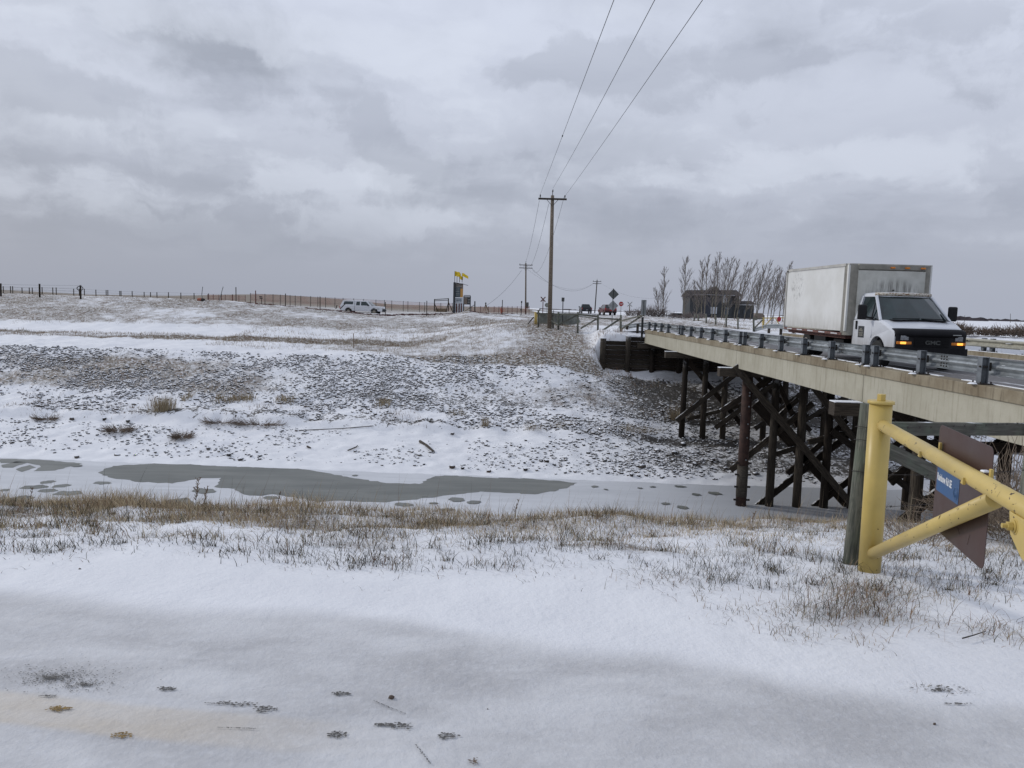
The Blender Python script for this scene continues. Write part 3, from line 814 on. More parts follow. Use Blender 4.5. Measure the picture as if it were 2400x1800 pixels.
def build_riprap():
    xs, ys, sz = [], [], []
    def scatter(n, x0, x1, y0, y1, s0, s1, keep):
        x = RNG.uniform(x0, x1, n); yc = RNG.uniform(y0, y1, n); y = yc - 0.055 * np.clip(x, -70, 9)
        k = RNG.random(n) < keep(x, yc)
        s = RNG.uniform(0, 1, n) ** 2.0 * (s1 - s0) + s0
        xs.append(x[k]); ys.append(y[k]); sz.append(s[k])
    nz = lambda x, y, sd, f=0.35: fbm(x * f, y * f, 4, sd)
    scatter(42000, -46, 8, 43.2, 51.8, .022, .105, lambda x, y: (0.12 + 1.0 * ss(.38, .66, nz(x, y, 5, .35))) * (1 - .8 * ss(-6, 6, x)) * (1 - ss(50.8, 51.6, y)))
    scatter(6000, -46, 8, 40.9, 43.4, .03, .12, lambda x, y: ss(.40, .6, nz(x, y, 6)))
    scatter(6500, -46, 8, 35.2, 39.8, .022, .095, lambda x, y: ss(.40, .58, nz(x, y, 7, .6)) * 0.9)
    scatter(6000, 4, 20, 35.0, 47, .03, .11, lambda x, y: 0.18 + .5 * ss(.4, .6, nz(x, y, 8)))
    scatter(1300, 2, 9, 35.0, 43, .03, .11, lambda x, y: 0.5 + 0 * x)
    x = np.concatenate(xs); y = np.concatenate(ys); s = np.concatenate(sz)
    o_ = np.argsort(-s / y)[:270]
    proto = []
    for k in range(6):
        p_ = rocks_mesh('stone', np.array([0.0]), np.array([0.0]), np.array([1.0]), kind=None, flat=.6, sink=.25, z=np.array([0.0])); proto.append(p_.data); bpy.data.objects.remove(p_)
    for j, i_ in enumerate(o_):
        ob = bpy.data.objects.new('stone', proto[j % 6]); COL.objects.link(ob); sc_ = float(s[i_])
        ob.location = (x[i_], y[i_], Hs(x[i_], y[i_])); ob.scale = (sc_, sc_, sc_); ob.rotation_euler = (0, 0, float(RNG.uniform(0, 6.28)))
        tag(ob, 'dark snow capped stone among the many on the far canal bank', 'stone', 'stones scattered on the far canal bank')
    kk = np.ones(len(x), bool); kk[o_] = False; x, y, s = x[kk], y[kk], s[kk]
    rocks_mesh('riprap_stones', x, y, s, label='dark stones capped with snow all over the far canal bank', flat=0.6, sink=0.22)
    # loose stones one can pick out
    pts = [(1505, 1098, .17), (1418, 1082, .16), (1268, 1081, .14), (1282, 1084, .13), (1325, 1078, .13), (1540, 1060, .26), (563, 1078, .16), (488, 1056, .13), (610, 1070, .1), (536, 1069, .12), (275, 1068, .13), (180, 1073, .15), (30, 1040, .1), (1145, 1108, .15), (1085, 1100, .1), (1325, 1110, .13), (1232, 1107, .13), (1060, 1100, .14), (1480, 1118, .13), (300, 990, .17), (168, 985, .18), (245, 985, .14), (1060, 1020, .14), (1390, 1020, .15), (1600, 1045, .2), (1615, 1085, .17), (1670, 1080, .18), (1580, 1065, .18), (1770, 1115, .15), (1700, 1100, .15)]
    for i, (px, py, s) in enumerate(pts):
        # survey: find ground hit
        Y = 34.0
        while Y < 52 and at(px, py, Y).z > Hs(at(px, py, Y).x, Y): Y += 0.15
        p = at(px, py, Y)
        o = rocks_mesh('stone', np.array([0.0]), np.array([0.0]), np.array([s]), label=None, kind=None, flat=.75, sink=.2, z=np.array([0.0]))
        o.location = (p.x, p.y, Hs(p.x, p.y))
        del_keys = [k for k in ('kind', 'label') if k in o]
        for k in del_keys: del o[k]
        tag(o, 'dark rounded stone poking out of the snow on the far gravel beach', 'stone', 'loose stones along the far water edge')


build_riprap()


# ------------------------------------------------------------------ grass
def blades(name, x, y, h, lean, wid, cols, label, z=None, seg=3, kind='stuff', bend=0.5, parent=None, laz=None, flop=0.0):
    """x,y,h,lean,wid arrays; tapering bent blades"""
    n = len(x)
    if n == 0: return None
    z = (H(x, y) - 0.01) if z is None else z
    az = RNG.uniform(0, 6.28, n) if laz is None else laz
    dx, dy = np.cos(az), np.sin(az)
    fa = RNG.uniform(0, 6.28, n) * 0.35 + RNG.choice([0, np.pi], n)      # facing mostly towards +-Y
    wx, wy = np.cos(fa), np.sin(fa)
    V = np.zeros((n, seg * 2 + 1, 3)); 
    for j in range(seg + 1):
        t = j / seg
        off = lean * h * (t ** (1 + bend * 1.5)); zz = h * (t - flop * t * t * 0.4) * np.sqrt(np.maximum(0.15, 1 - (lean * .6) ** 2))
        w = wid * (1 - t) ** 0.6 * 0.5
        cx, cy_, cz = x + dx * off, y + dy * off, z + zz
        if j < seg:
            V[:, 2 * j] = np.stack([cx - wx * w, cy_ - wy * w, cz], 1); V[:, 2 * j + 1] = np.stack([cx + wx * w, cy_ + wy * w, cz], 1)
        else: V[:, 2 * seg] = np.stack([cx, cy_, cz], 1)
    F = []
    for j in range(seg - 1):
        a = 2 * j; F.append([a, a + 1, a + 3]); F.append([a, a + 3, a + 2])
    F.append([2 * seg - 2, 2 * seg - 1, 2 * seg])
    F = np.array(F)
    k = 2 * seg + 1
    faces = (F[None] + (np.arange(n) * k)[:, None, None]).reshape(-1, 3)
    o = np_mesh(name, V.reshape(-1, 3), faces, 'grass_blades', np.repeat(cols, k, 0), parent=parent)
    if kind or label: tag(o, label, kind=kind)
    return o


STRAW = np.array([[.37, .30, .19], [.31, .245, .155], [.43, .37, .26], [.25, .19, .125], [.31, .25, .175]])
DARKG = np.array([[.055, .065, .04], [.075, .07, .045], [.05, .045, .035], [.10, .09, .055]])
REDG = np.array([[.22, .135, .095], [.27, .18, .125], [.18, .12, .085], [.32, .24, .165]])


def pick(pal, n):
    return pal[RNG.integers(0, len(pal), n)] * RNG.uniform(.7, 1.15, (n, 1))


def blend(n, kd, kr, pal0=STRAW):
    c = pick(pal0, n); d = pick(DARKG, n); r = pick(REDG, n)
    q = RNG.random(n); m = (q < kd)[:, None]; mr = ((q >= kd) & (q < kd + kr))[:, None]
    return np.where(m, d, np.where(mr, r, c))


def near_grass():
    # 1 dense dead grass along the crest of the near bank
    n = 78000
    x = RNG.uniform(-6.2, 5.6, n); y = RNG.uniform(5.45, 7.4, n)
    dens = ss(.34, .56, fbm(x * 1.6, y * 2.2, 4, 71)) * ss(5.45, 5.8, y + 0.02 * x)
    dens = np.maximum(dens, 0.50 * ss(6.2, 6.5, y)) * np.where(x < -1.6, 1.0, 0.8)
    k = RNG.random(n) < dens; x, y = x[k], y[k]; n = len(x)
    h = RNG.uniform(.025, .085, n) * (1 + 1.0 * ss(.5, .7, fbm(x * 1.2, y * 1.2, 3, 77)) + 0.5 * ss(6.3, 6.9, y)) * np.where(x < -1.6, 1.1, 0.75)
    blades('crest_grass', x, y, h, RNG.uniform(.1, .9, n), RNG.uniform(.0028, .0062, n), blend(n, .07, .06) * 1.45, 'dead straw coloured grass along the crest of the near bank')
    # 2 short dark and straw clumps on the shoulder, between crest and trail
    cx = RNG.uniform(-6, 5.5, 3600); cyy = RNG.uniform(4.35, 6.6, 3600)
    dn = fbm(cx * 0.9, cyy * 1.4, 3, 81)
    keep = ((dn > .44) | ((RNG.random(3600) < .6) & (cyy < 5.25)) | ((RNG.random(3600) < .5) & (cyy > 5.7))) & (cyy > 4.62 - 0.13 * np.clip(cx, 0, 6) - .25 * (cx > 1.2) + 0.12 * np.sin(cx * 2.1))
    cx, cyy = cx[keep], cyy[keep]
    X, Y, Hh, L, Wd, C = [], [], [], [], [], []
    for a, b in zip(cx, cyy):
        m = int(4 + 34 * RNG.random() ** 2.2); s = RNG.uniform(.012, .085)
        X.append(a + RNG.normal(0, s, m) * 1.5); Y.append(b + RNG.normal(0, s, m) * .8)
        hh = RNG.uniform(.025, .10) * (1.25 if b > 5 else 1)
        Hh.append(RNG.uniform(.5, 1.2, m) * hh); L.append(RNG.uniform(.1, 1.1, m)); Wd.append(RNG.uniform(.0030, .0058, m))
        C.append(blend(m, .75 if b < 5.1 else .40, .14) * (.8 if b < 5.1 else 1.1))
    cat = np.concatenate
    blades('shoulder_grass', cat(X), cat(Y), cat(Hh), cat(L), cat(Wd), cat(C), 'sparse short dark grass clumps poking through snow beside the trail')
    # 3 reddish dry clumps at lower right, by the gate post
    X, Y, Hh, L, Wd, C = [], [], [], [], [], []
    for (px, py, m, s, hh) in [(2000, 1440, 260, .16, .15), (2060, 1400, 150, .12, .13), (1930, 1450, 150, .13, .11), (2100, 1450, 120, .14, .12), (1985, 1390, 90, .1, .10), (2150, 1400, 90, .15, .10), (1870, 1500, 70, .08, .06), (2020, 1515, 40, .07, .06), (2340, 1490, 130, .13, .09),
                                (1780, 1440, 90, .14, .07), (2250, 1380, 80, .2, .07), (2100, 1345, 120, .14, .10), (1950, 1370, 60, .1, .08), (2320, 1400, 80, .15, .09), (2290, 1350, 60, .15, .08), (1880, 1470, 60, .1, .06), (1720, 1450, 40, .1, .05),
                                (1560, 1370, 90, .16, .07), (1500, 1350, 60, .16, .06), (1240, 1340, 60, .16, .06), (1640, 1380, 60, .13, .06), (830, 1310, 60, .16, .07), (640, 1290, 70, .16, .10), (230, 1280, 60, .16, .08), (900, 1330, 50, .2, .06), (110, 1310, 60, .2, .05), (1020, 1340, 40, .16, .05)]:
        p = onz(px, py, -.02)
        m = int(m * 1.7); X.append(p.x + RNG.normal(0, s, m)); Y.append(p.y + RNG.normal(0, s * .8, m)); Hh.append(RNG.uniform(.25, 1.35, m) ** 1.3 * hh * .95)
        L.append(RNG.uniform(.2, 1.4, m)); Wd.append(RNG.uniform(.0026, .0050, m)); C.append(blend(m, .28 if px > 1700 else .5, .42))
    o = blades('clump_grass', cat(X), cat(Y), cat(Hh), cat(L), cat(Wd), cat(C), 'reddish brown curled grass clumps around the gate post and trail edge', bend=.9, flop=.4)
    n = 9000; x = RNG.uniform(-6, 5.5, n); y = RNG.uniform(5.0, 6.4, n)
    k = RNG.random(n) < .25 + .75 * ss(.42, .6, fbm(x * 2.2, y * 2.8, 3, 93)); x, y = x[k], y[k]; n = len(x)
    blades('matted_grass', x, y, RNG.uniform(.03, .11, n), RNG.uniform(.9, 2.2, n), RNG.uniform(.003, .006, n), blend(n, .25, .15), 'flattened matted straw lying over the near verge', flop=.8)
    # 4 tall seed stalks standing above the crest
    n = 900; x = RNG.uniform(-5.5, 5.0, n); y = RNG.uniform(6.2, 7.1, n)
    blades('tall_stalks', x, y, RNG.uniform(.14, .34, n) * (0.6 + .8 * (RNG.random(n) ** 2)), RNG.uniform(.0, .5, n), RNG.uniform(.0022, .0036, n), blend(n, .2, .3), 'thin tall seed stalks standing above the near bank', seg=4, laz=RNG.uniform(-.6, .9, n))
    # 5 slope below crest (visible only near the gate)
    n = 5000; x = RNG.uniform(2.2, 9, n); y = RNG.uniform(6.6, 11, n)
    blades('slope_grass', x, y, RNG.uniform(.05, .22, n), RNG.uniform(.2, 1.1, n), RNG.uniform(.003, .006, n), blend(n, .15, .45) * .85, 'dead brush and grass on the near slope beside the bridge')
    # snow lumps give the shoulder relief is in the terrain itself


near_grass()


def tuft(name, label, p, m, spread, h, group=None, straight=.3, pal=STRAW):
    t = thing(name, label, 'grass tuft', p, 0, group)
    x = RNG.normal(0, spread, m); y = RNG.normal(0, spread * .7, m)
    lz = np.arctan2(y, x)
    o = blades('stems', x, y, RNG.uniform(.55, 1.1, m) * h, RNG.uniform(0, straight, m), np.full(m, .012) * (h / .8), pick(pal, m), None, z=np.zeros(m) - .03, kind=None, parent=t, laz=lz)
    return t


def ground_hit(px, py, Y0=33.0, Y1=130.0, st=0.1):
    Y = Y0
    while Y < Y1:
        p = at(px, py, Y)
        if p.z < Hs(p.x, p.y): break
        Y += st
    return Vector((p.x, p.y, Hs(p.x, p.y)))


def far_grass():
    tuft('grass_tuft', 'big golden upright grass tuft at the foot of the far stony bank', ground_hit(383, 965), 520, .30, .95)
    tuft('grass_tuft', 'narrow golden grass tuft standing alone below the far bank centre', ground_hit(1137, 1000), 150, .12, .72)
    tuft('grass_tuft', 'low bushy golden tuft right of the narrow tuft on far bank', ground_hit(1249, 1008), 170, .26, .5, straight=.8)
    tuft('grass_tuft', 'spreading golden tuft third from left on the far bench', ground_hit(1312, 1000), 150, .3, .5, straight=.8)
    tuft('grass_tuft', 'wide rounded straw clump on the bench nearest the bridge piles', ground_hit(1500, 1013), 420, .55, .5, straight=.9)
    tuft('grass_tuft', 'small straw clump just left of the wide rounded clump', ground_hit(1466, 1008), 120, .2, .55, straight=.6)
    tuft('grass_tuft', 'tall straw clump against the first far bent pile', ground_hit(1586, 985), 240, .25, .95, straight=.4)
    tuft('grass_tuft', 'short straw tuft left of the long stick on far bank', ground_hit(1072, 972), 120, .25, .5, straight=.7)
    # rows of dead grass along the bench, brow and slopes
    X, Y, Hh, C = [], [], [], []
    def add(n, fx, fy, h0, h1, pal=STRAW, keep=None):
        x = fx(n); y = fy(n, x)
        if keep is not None:
            k = RNG.random(len(x)) < keep(x, y); x, y = x[k], y[k]
        X.append(x); Y.append(y); Hh.append(RNG.uniform(h0, h1, len(x))); C.append(pick(pal, len(x)))
    sh = lambda x: -0.055 * np.clip(x, -70, 9)
    nn = lambda x, y, sd, f=.5: fbm(x * f, y * f, 4, sd)
    U = lambda a, b: (lambda n: RNG.uniform(a, b, n))
    add(2600, U(-20, -7), lambda n, x: RNG.normal(43.7, .25, n) + sh(x), .15, .42, keep=lambda x, y: ss(.48, .6, nn(x, y * .2, 101, .9)))
    add(7000, U(-40, 6), lambda n, x: RNG.normal(42.0, .9, n) + sh(x), .06, .24, REDG * .8, keep=lambda x, y: ss(.46, .60, nn(x, y, 102)))
    add(9000, U(-44, 8), lambda n, x: RNG.uniform(44, 50.8, n) + sh(x), .07, .22, np.vstack([STRAW, REDG]) * .8, keep=lambda x, y: ss(.50, .64, nn(x, y, 103)))
    add(14000, U(-46, -5), lambda n, x: RNG.uniform(56.0, 58.6, n) + sh(x), .06, .22, np.vstack([STRAW * .85, REDG]))
    add(26000, U(-22, 6.5), lambda n, x: RNG.uniform(49.5, 65, n), .07, .24, np.vstack([STRAW, STRAW, REDG * 1.1]) * .92, keep=lambda x, y: ss(52.2 - 3.2 * ss(-14, -2, x), 53 - 3.2 * ss(-14, -2, x), y + .055 * x + .6 * (nn(x, y, 104) - .5)) * (.35 + .8 * ss(.4, .6, nn(x, y, 105))))
    add(2600, U(1, 12), lambda n, x: RNG.uniform(44, 52, n), .10, .30, np.vstack([STRAW, REDG]), keep=lambda x, y: ss(.46, .62, nn(x, y, 106)))
    add(2200, U(-1, 8), lambda n, x: RNG.uniform(50, 57, n), .12, .42, REDG, keep=lambda x, y: ss(.5, .62, nn(x, y, 107)))
    add(42000, U(-62, 4), lambda n, x: RNG.uniform(64, 90, n), .06, .22, np.vstack([STRAW, REDG, REDG]) * .75, keep=lambda x, y: ss(.42, .62, nn(x, y, 108, .3)) * .9)
    add(9000, U(14, 40), lambda n, x: RNG.uniform(62, 86, n), .08, .28, STRAW * .95, keep=lambda x, y: (x > 18.9) * 1.0)
    add(6000, U(24, 55), lambda n, x: RNG.uniform(88, 118, n), .1, .5, REDG, keep=lambda x, y: ss(.4, .6, nn(x, y, 109, .2)))
    x = np.concatenate(X); y = np.concatenate(Y); h = np.concatenate(Hh); c = np.concatenate(C); n = len(x)
    blades('far_bank_grass', x, y, h, RNG.uniform(.1, .9, n), h * .10 * RNG.uniform(.6, 1.2, n), c, 'dead brown grass on the far bank and fields', seg=2)
    # roadside grass right up to the crash barrier, seen under the truck


far_grass()

# slender dark weed and stalk things near the crest
def weed(px, py, Y, h, label, n=26, seed=1):
    p = onz(px, py, 0); b = at(px, py, Y); rr = random.Random(seed)
    base = Vector((b.x, Y, Hs(b.x, Y) - .02))
    t = thing('dead_weed', label, 'weed', base)
    m = MB(); m.path([(0, 0, 0), (.01, 0, h * .5), (.035, 0, h)], [.004, .003, .002], 4); m.build('stem', 'dry_twig', t)
    m = MB()
    for i in range(n):
        zz = h * rr.uniform(.35, .98); a = rr.uniform(0, 6.28); L = h * rr.uniform(.05, .14)
        x0 = .035 * (zz / h) ** 2
        m.path([(x0, 0, zz), (x0 + math.cos(a) * L * .5, math.sin(a) * L * .5, zz + L * .6), (x0 + math.cos(a) * L * .7, math.sin(a) * L * .7, zz + L)], [.0022, .002, .004], 3)
    m.build('seed_heads', 'dry_twig', t)


weed(458, 1215, 6.75, .30, 'tall dead weed with seed head standing before the open ice', 46, 2)
weed(478, 1215, 6.8, .24, 'shorter dead weed just right of the tallest weed', 24, 3)
weed(70, 1200, 6.7, .16, 'small dead weed at the far left of the near bank', 14, 4)
weed(1205, 1230, 6.7, .17, 'small bent weed at the middle of the near bank crest', 20, 5)
weed(650, 1215, 6.7, .16, 'thin branching weed below the small round ice spot', 16, 6)
weed(1760, 1260, 6.6, .12, 'small weed in front of the second river pile', 14, 7)
weed(2185, 1290, 5.6, .26, 'pale curling dead weed between gate post and brown sign', 22, 8)


def tangle(name, label, cat, c, rx, ry, h, n, mat, seed, r=.0035, up=.6, seglen=.16, groupn=None):
    rr = random.Random(seed); t = thing(name, label, cat, c, 0, groupn)
    m = MB()
    for i in range(n):
        a = rr.uniform(0, 6.28); q = math.sqrt(rr.random())
        p = Vector((math.cos(a) * rx * q * .7, math.sin(a) * ry * q * .7, rr.uniform(0, h * .6)))
        d = Vector((math.cos(a) * rx, math.sin(a) * ry, h * up)).normalized(); pts = [p.copy()]
        for k in range(4):
            d = (d + Vector((rr.uniform(-.5, .5), rr.uniform(-.5, .5), rr.uniform(-.35, .55)))).normalized()
            p = p + d * seglen * rr.uniform(.6, 1.2); pts.append(p.copy())
        m.path(pts, [r, r * .9, r * .8, r * .6, r * .4], 3)
    m.build('branches', mat, t); return t


def near_scrub():
    c = at(2365, 1180, 7.3); tangle('tumbleweed', 'tangled dry bush caught behind the brown sign and board fence', 'bush', (c.x, 7.3, Hs(c.x, 7.3)), .5, .4, .75, 420, 'dry_twig', 5, .0042)
    c = at(2330, 1290, 6.2); tangle('dead_brush', 'low dead brush under the lower corner of brown sign', 'bush', (c.x, 6.2, Hs(c.x, 6.2)), .5, .35, .28, 260, 'dry_twig', 6, .003, .4, .1)
    c = at(2150, 1300, 5.5); tangle('dead_brush', 'wispy dead brush between the gate posts and brace pipe', 'bush', (c.x, 5.5, Hs(c.x, 5.5)), .3, .2, .2, 90, 'dry_twig', 7, .002, .8, .08)
    c = at(2390, 1250, 6.0); tangle('dead_brush', 'dead brush at the right edge under the right fence post', 'bush', (c.x, 6.0, Hs(c.x, 6.0)), .4, .3, .35, 200, 'dry_twig', 8, .003, .5, .11)


near_scrub()

# sticks and driftwood on the far bench
def stick(label, pts, r, seed=0):
    P = [ground_hit(px, py) + Vector((0, 0, .06)) for px, py in pts]
    c = P[0].copy(); t = thing('driftwood_stick', label, 'stick', c)
    MB().path([p - c for p in P], [r, r * .9] + [r * .7] * (len(P) - 2) if len(P) > 2 else [r, r * .7], 6).build('branch', 'bark', t)


stick('thick curved stick lying on the snowy bench at centre', [(984, 1038), (1000, 1048), (1017, 1062)], .07)
stick('thin long stick left of the thick curved stick', [(815, 1060), (835, 1052), (838, 1050)], .03)
stick('thin pale stick below the golden tufts', [(720, 1050), (728, 1054)], .05)
stick('straight stick on the left bench above the stones', [(700, 1012), (800, 1008), (875, 1002)], .025)
stick('dark stick lying under the timber abutment', [(1472, 886), (1486, 889)], .05)
for k, (a, b, w, lab) in enumerate([((480, 1000), (560, 990), 1.2, 'left dark mound of dead stalks on the far bench'), ((560, 1000), (660, 995), 1.5, 'right dark mound of dead stalks on the far bench'), ((250, 1012), (305, 1010), .8, 'small dark brush pile on the left bench'), ((415, 1028), (440, 1026), .4, 'tiny dark brush clump below the big golden tuft'), ((90, 985), (130, 983), .7, 'brown brush clump near left edge of far bench')]):
    p = ground_hit((a[0] + b[0]) / 2, (a[1] + b[1]) / 2)
    tangle('brush_pile', lab, 'brush', p, w * 1.1, .5, .12, 240, 'bush', 40 + k, .010, .12, .13)

# ------------------------------------------------------------------ trail details
def flakes(mb, px, py, rx, ry, n, smin, smax, z0=0.006, seed=0, ring=0.0):
    rr = random.Random(seed); c = onz(px, py, 0)
    for i in range(n):
        a = rr.uniform(0, 6.28); q = min(1.3, abs(rr.gauss(0, .5))) if ring == 0 else rr.uniform(ring, 1)
        x = c.x + math.cos(a) * rx * q; y = c.y + math.sin(a) * ry * q
        s = rr.uniform(smin, smax); k = rr.randint(4, 6); ph = rr.uniform(0, 6)
        z = Hs(x, y) + z0
        mb.add([(x + math.cos(ph + j * 6.28 / k) * s * rr.uniform(.6, 1.3), y + math.sin(ph + j * 6.28 / k) * s * rr.uniform(.35, .8), z) for j in range(k)], [tuple(range(k))])


simple('bare_asphalt', (0.085, 0.082, 0.078), 0.9, var=0.3, scale=60)
simple('bare_line_paint', (0.20, 0.13, 0.04), 0.9, var=0.3, scale=60)
simple('pebble_rock', (0.09, 0.065, 0.05), 0.85, var=0.3, scale=30, bump=0.4)
mb = MB()
flakes(mb, 125, 1588, .22, .10, 620, .0016, .0055, seed=1); flakes(mb, 195, 1605, .15, .07, 330, .0016, .005, seed=2)
flakes(mb, 160, 1585, .36, .16, 320, .0012, .0035, seed=3); flakes(mb, 110, 1632, .05, .01, 40, .002, .005, seed=4)
tag(mb.build('bare_patch', 'bare_asphalt', fix=False), 'gritty bare asphalt patch showing through thin trail snow', kind='structure')
mb = MB()
for i, (px, py, rx, ry) in enumerate([(390, 1614, .045, .014), (622, 1661, .05, .022), (800, 1625, .05, .015), (790, 1720, .04, .022), (940, 1700, .05, .025), (1052, 1723, .042, .026), (560, 1648, .09, .016), (905, 1697, .05, .008)]):
    flakes(mb, px, py, rx, ry, 46, .0025, .0085, seed=20 + i, ring=.25)
for i, (x0, y0, x1, y1) in enumerate([(480, 1647, 560, 1652), (512, 1704, 600, 1707), (875, 1642, 950, 1672), (885, 1697, 960, 1703), (975, 1745, 1010, 1790)]):
    for j in range(26):
        t = j / 25; flakes(mb, x0 + (x1 - x0) * t, y0 + (y1 - y0) * t, .006, .002, 2, .0012, .0045, seed=100 + i * 40 + j)
tag(mb.build('footprint_scuffs', 'bare_asphalt', fix=False), 'paw prints and scuffs through thin snow on the trail', kind='structure')
mb = MB(); flakes(mb, 138, 1662, .05, .022, 60, .003, .009, seed=61, ring=.1); flakes(mb, 287, 1722, .045, .022, 50, .003, .008, seed=62, ring=.2)
tag(mb.build('line_paint_prints', 'bare_line_paint', fix=False), 'prints through the snow down to yellow line paint', kind='structure')
mb = MB(); flakes(mb, 2200, 1617, .16, .04, 60, .003, .009, seed=71); flakes(mb, 2245, 1650, .05, .006, 20, .004, .01, seed=72)
tag(mb.build('bare_verge_patch', 'bare_asphalt', fix=False), 'dark bare patch in the snow at right of trail', kind='structure')
X = []; Yy = []
p = onz(2220, 1615, 0); n = 60
blades('patch_grass', p.x + RNG.normal(0, .09, n), p.y + RNG.normal(0, .03, n), RNG.uniform(.015, .04, n), RNG.uniform(.3, 1.2, n), np.full(n, .0025), blend(n, .5, .3), 'few grass blades in the bare patch right of trail')
def pebble(px, py, s, label):
    p = onz(px, py, 0)
    o = rocks_mesh('pebble', np.array([0.]), np.array([0.]), np.array([s]), mat='pebbles', flat=.9, sink=.1, kind=None, z=np.array([0.]), dark=1.0)
    if 'kind' in o: del o['kind']
    o.location = (p.x, p.y, Hs(p.x, p.y)); o.data.materials[0] = MATS['pebble_rock']; tag(o, label, 'pebble')
pebble(918, 1634, .014, 'small brown pebble lying alone on the trail snow')
pebble(1143, 1659, .004, 'tiny dark crumb right of the brown pebble')
pebble(2190, 1697, .008, 'tiny dark crumb below the bare patch on right')
pebble(187, 1335, .008, 'tiny dark crumb at the left grass edge')
c = at(1112, 1790, 2.55)
mb = MB(); flakes(mb, 1113, 1785, .022, .022, 40, .002, .006, .008, seed=5); tag(mb.build('leaf_litter', 'bush', fix=False), 'small brown leaf scrap at the bottom edge of the trail', 'leaf')
stick_p = [onz(2255, 1505, 0), onz(2280, 1498, 0), onz(2310, 1488, 0)]
t = thing('fallen_twig', 'dark twig lying on the snow at lower right', 'twig', stick_p[0])
MB().path([p - stick_p[0] + Vector((0, 0, .02)) for p in stick_p], [.004, .003, .002], 5).build('twig', 'bark', t)

# ------------------------------------------------------------------ bridge
BX0, BX1 = 8.83, 18.55            # outer faces of the two curbs
CT, CB, GB = 0.38, 0.15, -0.55    # curb top, curb bottom, girder bottom
Y_END, Y_NEAR = 51.6, 7.2
JOINTS = [7.4, 19.34, 30.43, 41.72, 51.9]
BR = thing('road_bridge', 'two lane concrete and timber trestle bridge over the frozen canal', 'bridge', (BX0, 30, 0))


def part(mb, name, mat, parent=BR, bevel=0.0, smooth=False, seg=2):
    o = mb.build(name, mat, None, bevel, smooth, seg)
    setpar(o, parent); return o


for side, (xa, sgn) in enumerate(((BX0, 1), (BX1, -1))):
    # curb sections: joints sit a little beyond the girder joints
    cj = [7.4, 20.2, 24.0, 31.3, 42.5, 51.9]
    for a, b in zip(cj[:-1], cj[1:]):
        part(MB().box((xa + sgn * .21, (a + b) / 2, (CT + CB) / 2), (.42, b - a - .012, CT - CB)), 'curb', 'curb_concrete', bevel=.015)
    for a, b in zip(JOINTS[:-1], JOINTS[1:]):
        # outer channel girder with a slight haunch line
        part(MB().prism([(sgn * .045, CB - .003), (sgn * .045, GB), (sgn * .33, GB), (sgn * .33, CB - .003)], lambda u, v, t, xa=xa: (xa + u, t, v), a + .012, b - .012), 'fascia_girder', 'girder_concrete', bevel=.008)
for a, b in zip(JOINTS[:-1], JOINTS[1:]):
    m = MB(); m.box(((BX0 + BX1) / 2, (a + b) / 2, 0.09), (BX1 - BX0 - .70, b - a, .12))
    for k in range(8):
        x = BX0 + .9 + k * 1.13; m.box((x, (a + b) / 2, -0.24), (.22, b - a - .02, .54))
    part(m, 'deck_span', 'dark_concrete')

# bents
snowcap = []
def bent(Y, capx0, gz, first, big=None):
    zc = GB - .17
    plank('cap_beam', (capx0, Y, zc), (BX1 + .4, Y, zc), .36, .33, 'creosote_grey', BR)
    m = MB(); m.box((capx0 + .35, Y, GB + .012), (.7, .34, .02)); part(m, 'cap_snow', 'snow')
    xs = [first + 1.1 * i for i in range(9)]
    for i, x in enumerate(xs):
        if i == 0 and big: 
            continue
        g = max(Hs(x, Y), ICE_Z) - .5
        lean = -.15 if i == 0 else 0
        plank('pile', (x, Y, zc - .165), (x + lean * .4, Y, g), .30, .30, 'bleached_pile' if False else ('creosote_grey' if i % 3 else 'creosote'), BR, roundr=True, r1=.17)
    return xs


xs = bent(30.4, 8.18, ICE_Z, 9.40, True)
# the steel sleeved first pile in the river
m = MB(); m.tube((9.36, 30.4, -.9), (9.36, 30.4, -6.3), .20, .21, 20); sp = part(m, 'sleeved_pile', 'rust_steel', smooth=True)
m = MB(); m.tube((9.36, 30.4, -4.45), (9.36, 30.4, -5.72), .214, .218, 20); part(m, 'pale_sleeve', 'bleached_pile', sp, smooth=True)
for k, zz in enumerate((-4.35, -4.82, -5.32, -5.85)):
    part(MB().box((9.36, 30.33, zz), (.64, .06, .07)), 'clamp_lug', 'bolt', sp)
m = MB()
for zz in (-1.5, -1.62, -2.05, -2.75, -3.3, -4.2):
    m.tube((9.40, 30.17, zz), (9.40, 30.21, zz), .03, n=8)
part(m, 'bolt_heads', 'galvanised', sp)
bent(41.7, 8.27, -5.3, 9.42)
bent(19.3, 8.10, -6, 9.30)


def brace(Y, x0, y0, x1, y1, w=.28, dY=-.2, mat='creosote_grey', t=.09, dY2=None):
    p, q = at(x0, y0, Y + dY), at(x1, y1, Y + (dY if dY2 is None else dY2))
    plank('cross_brace', p, q, t, w, mat, BR, up=(0, 1, 0.001)) if False else plank('cross_brace', p, q, t, w, mat, BR, up=(0, 0, 1))


def bolt_row(Y, pts):
    m = MB()
    for x, y in pts:
        p = at(x, y, Y); m.tube((p.x, p.y, p.z), (p.x, p.y - .05, p.z), .035, n=8)
    part(m, 'brace_bolts', 'bolt')


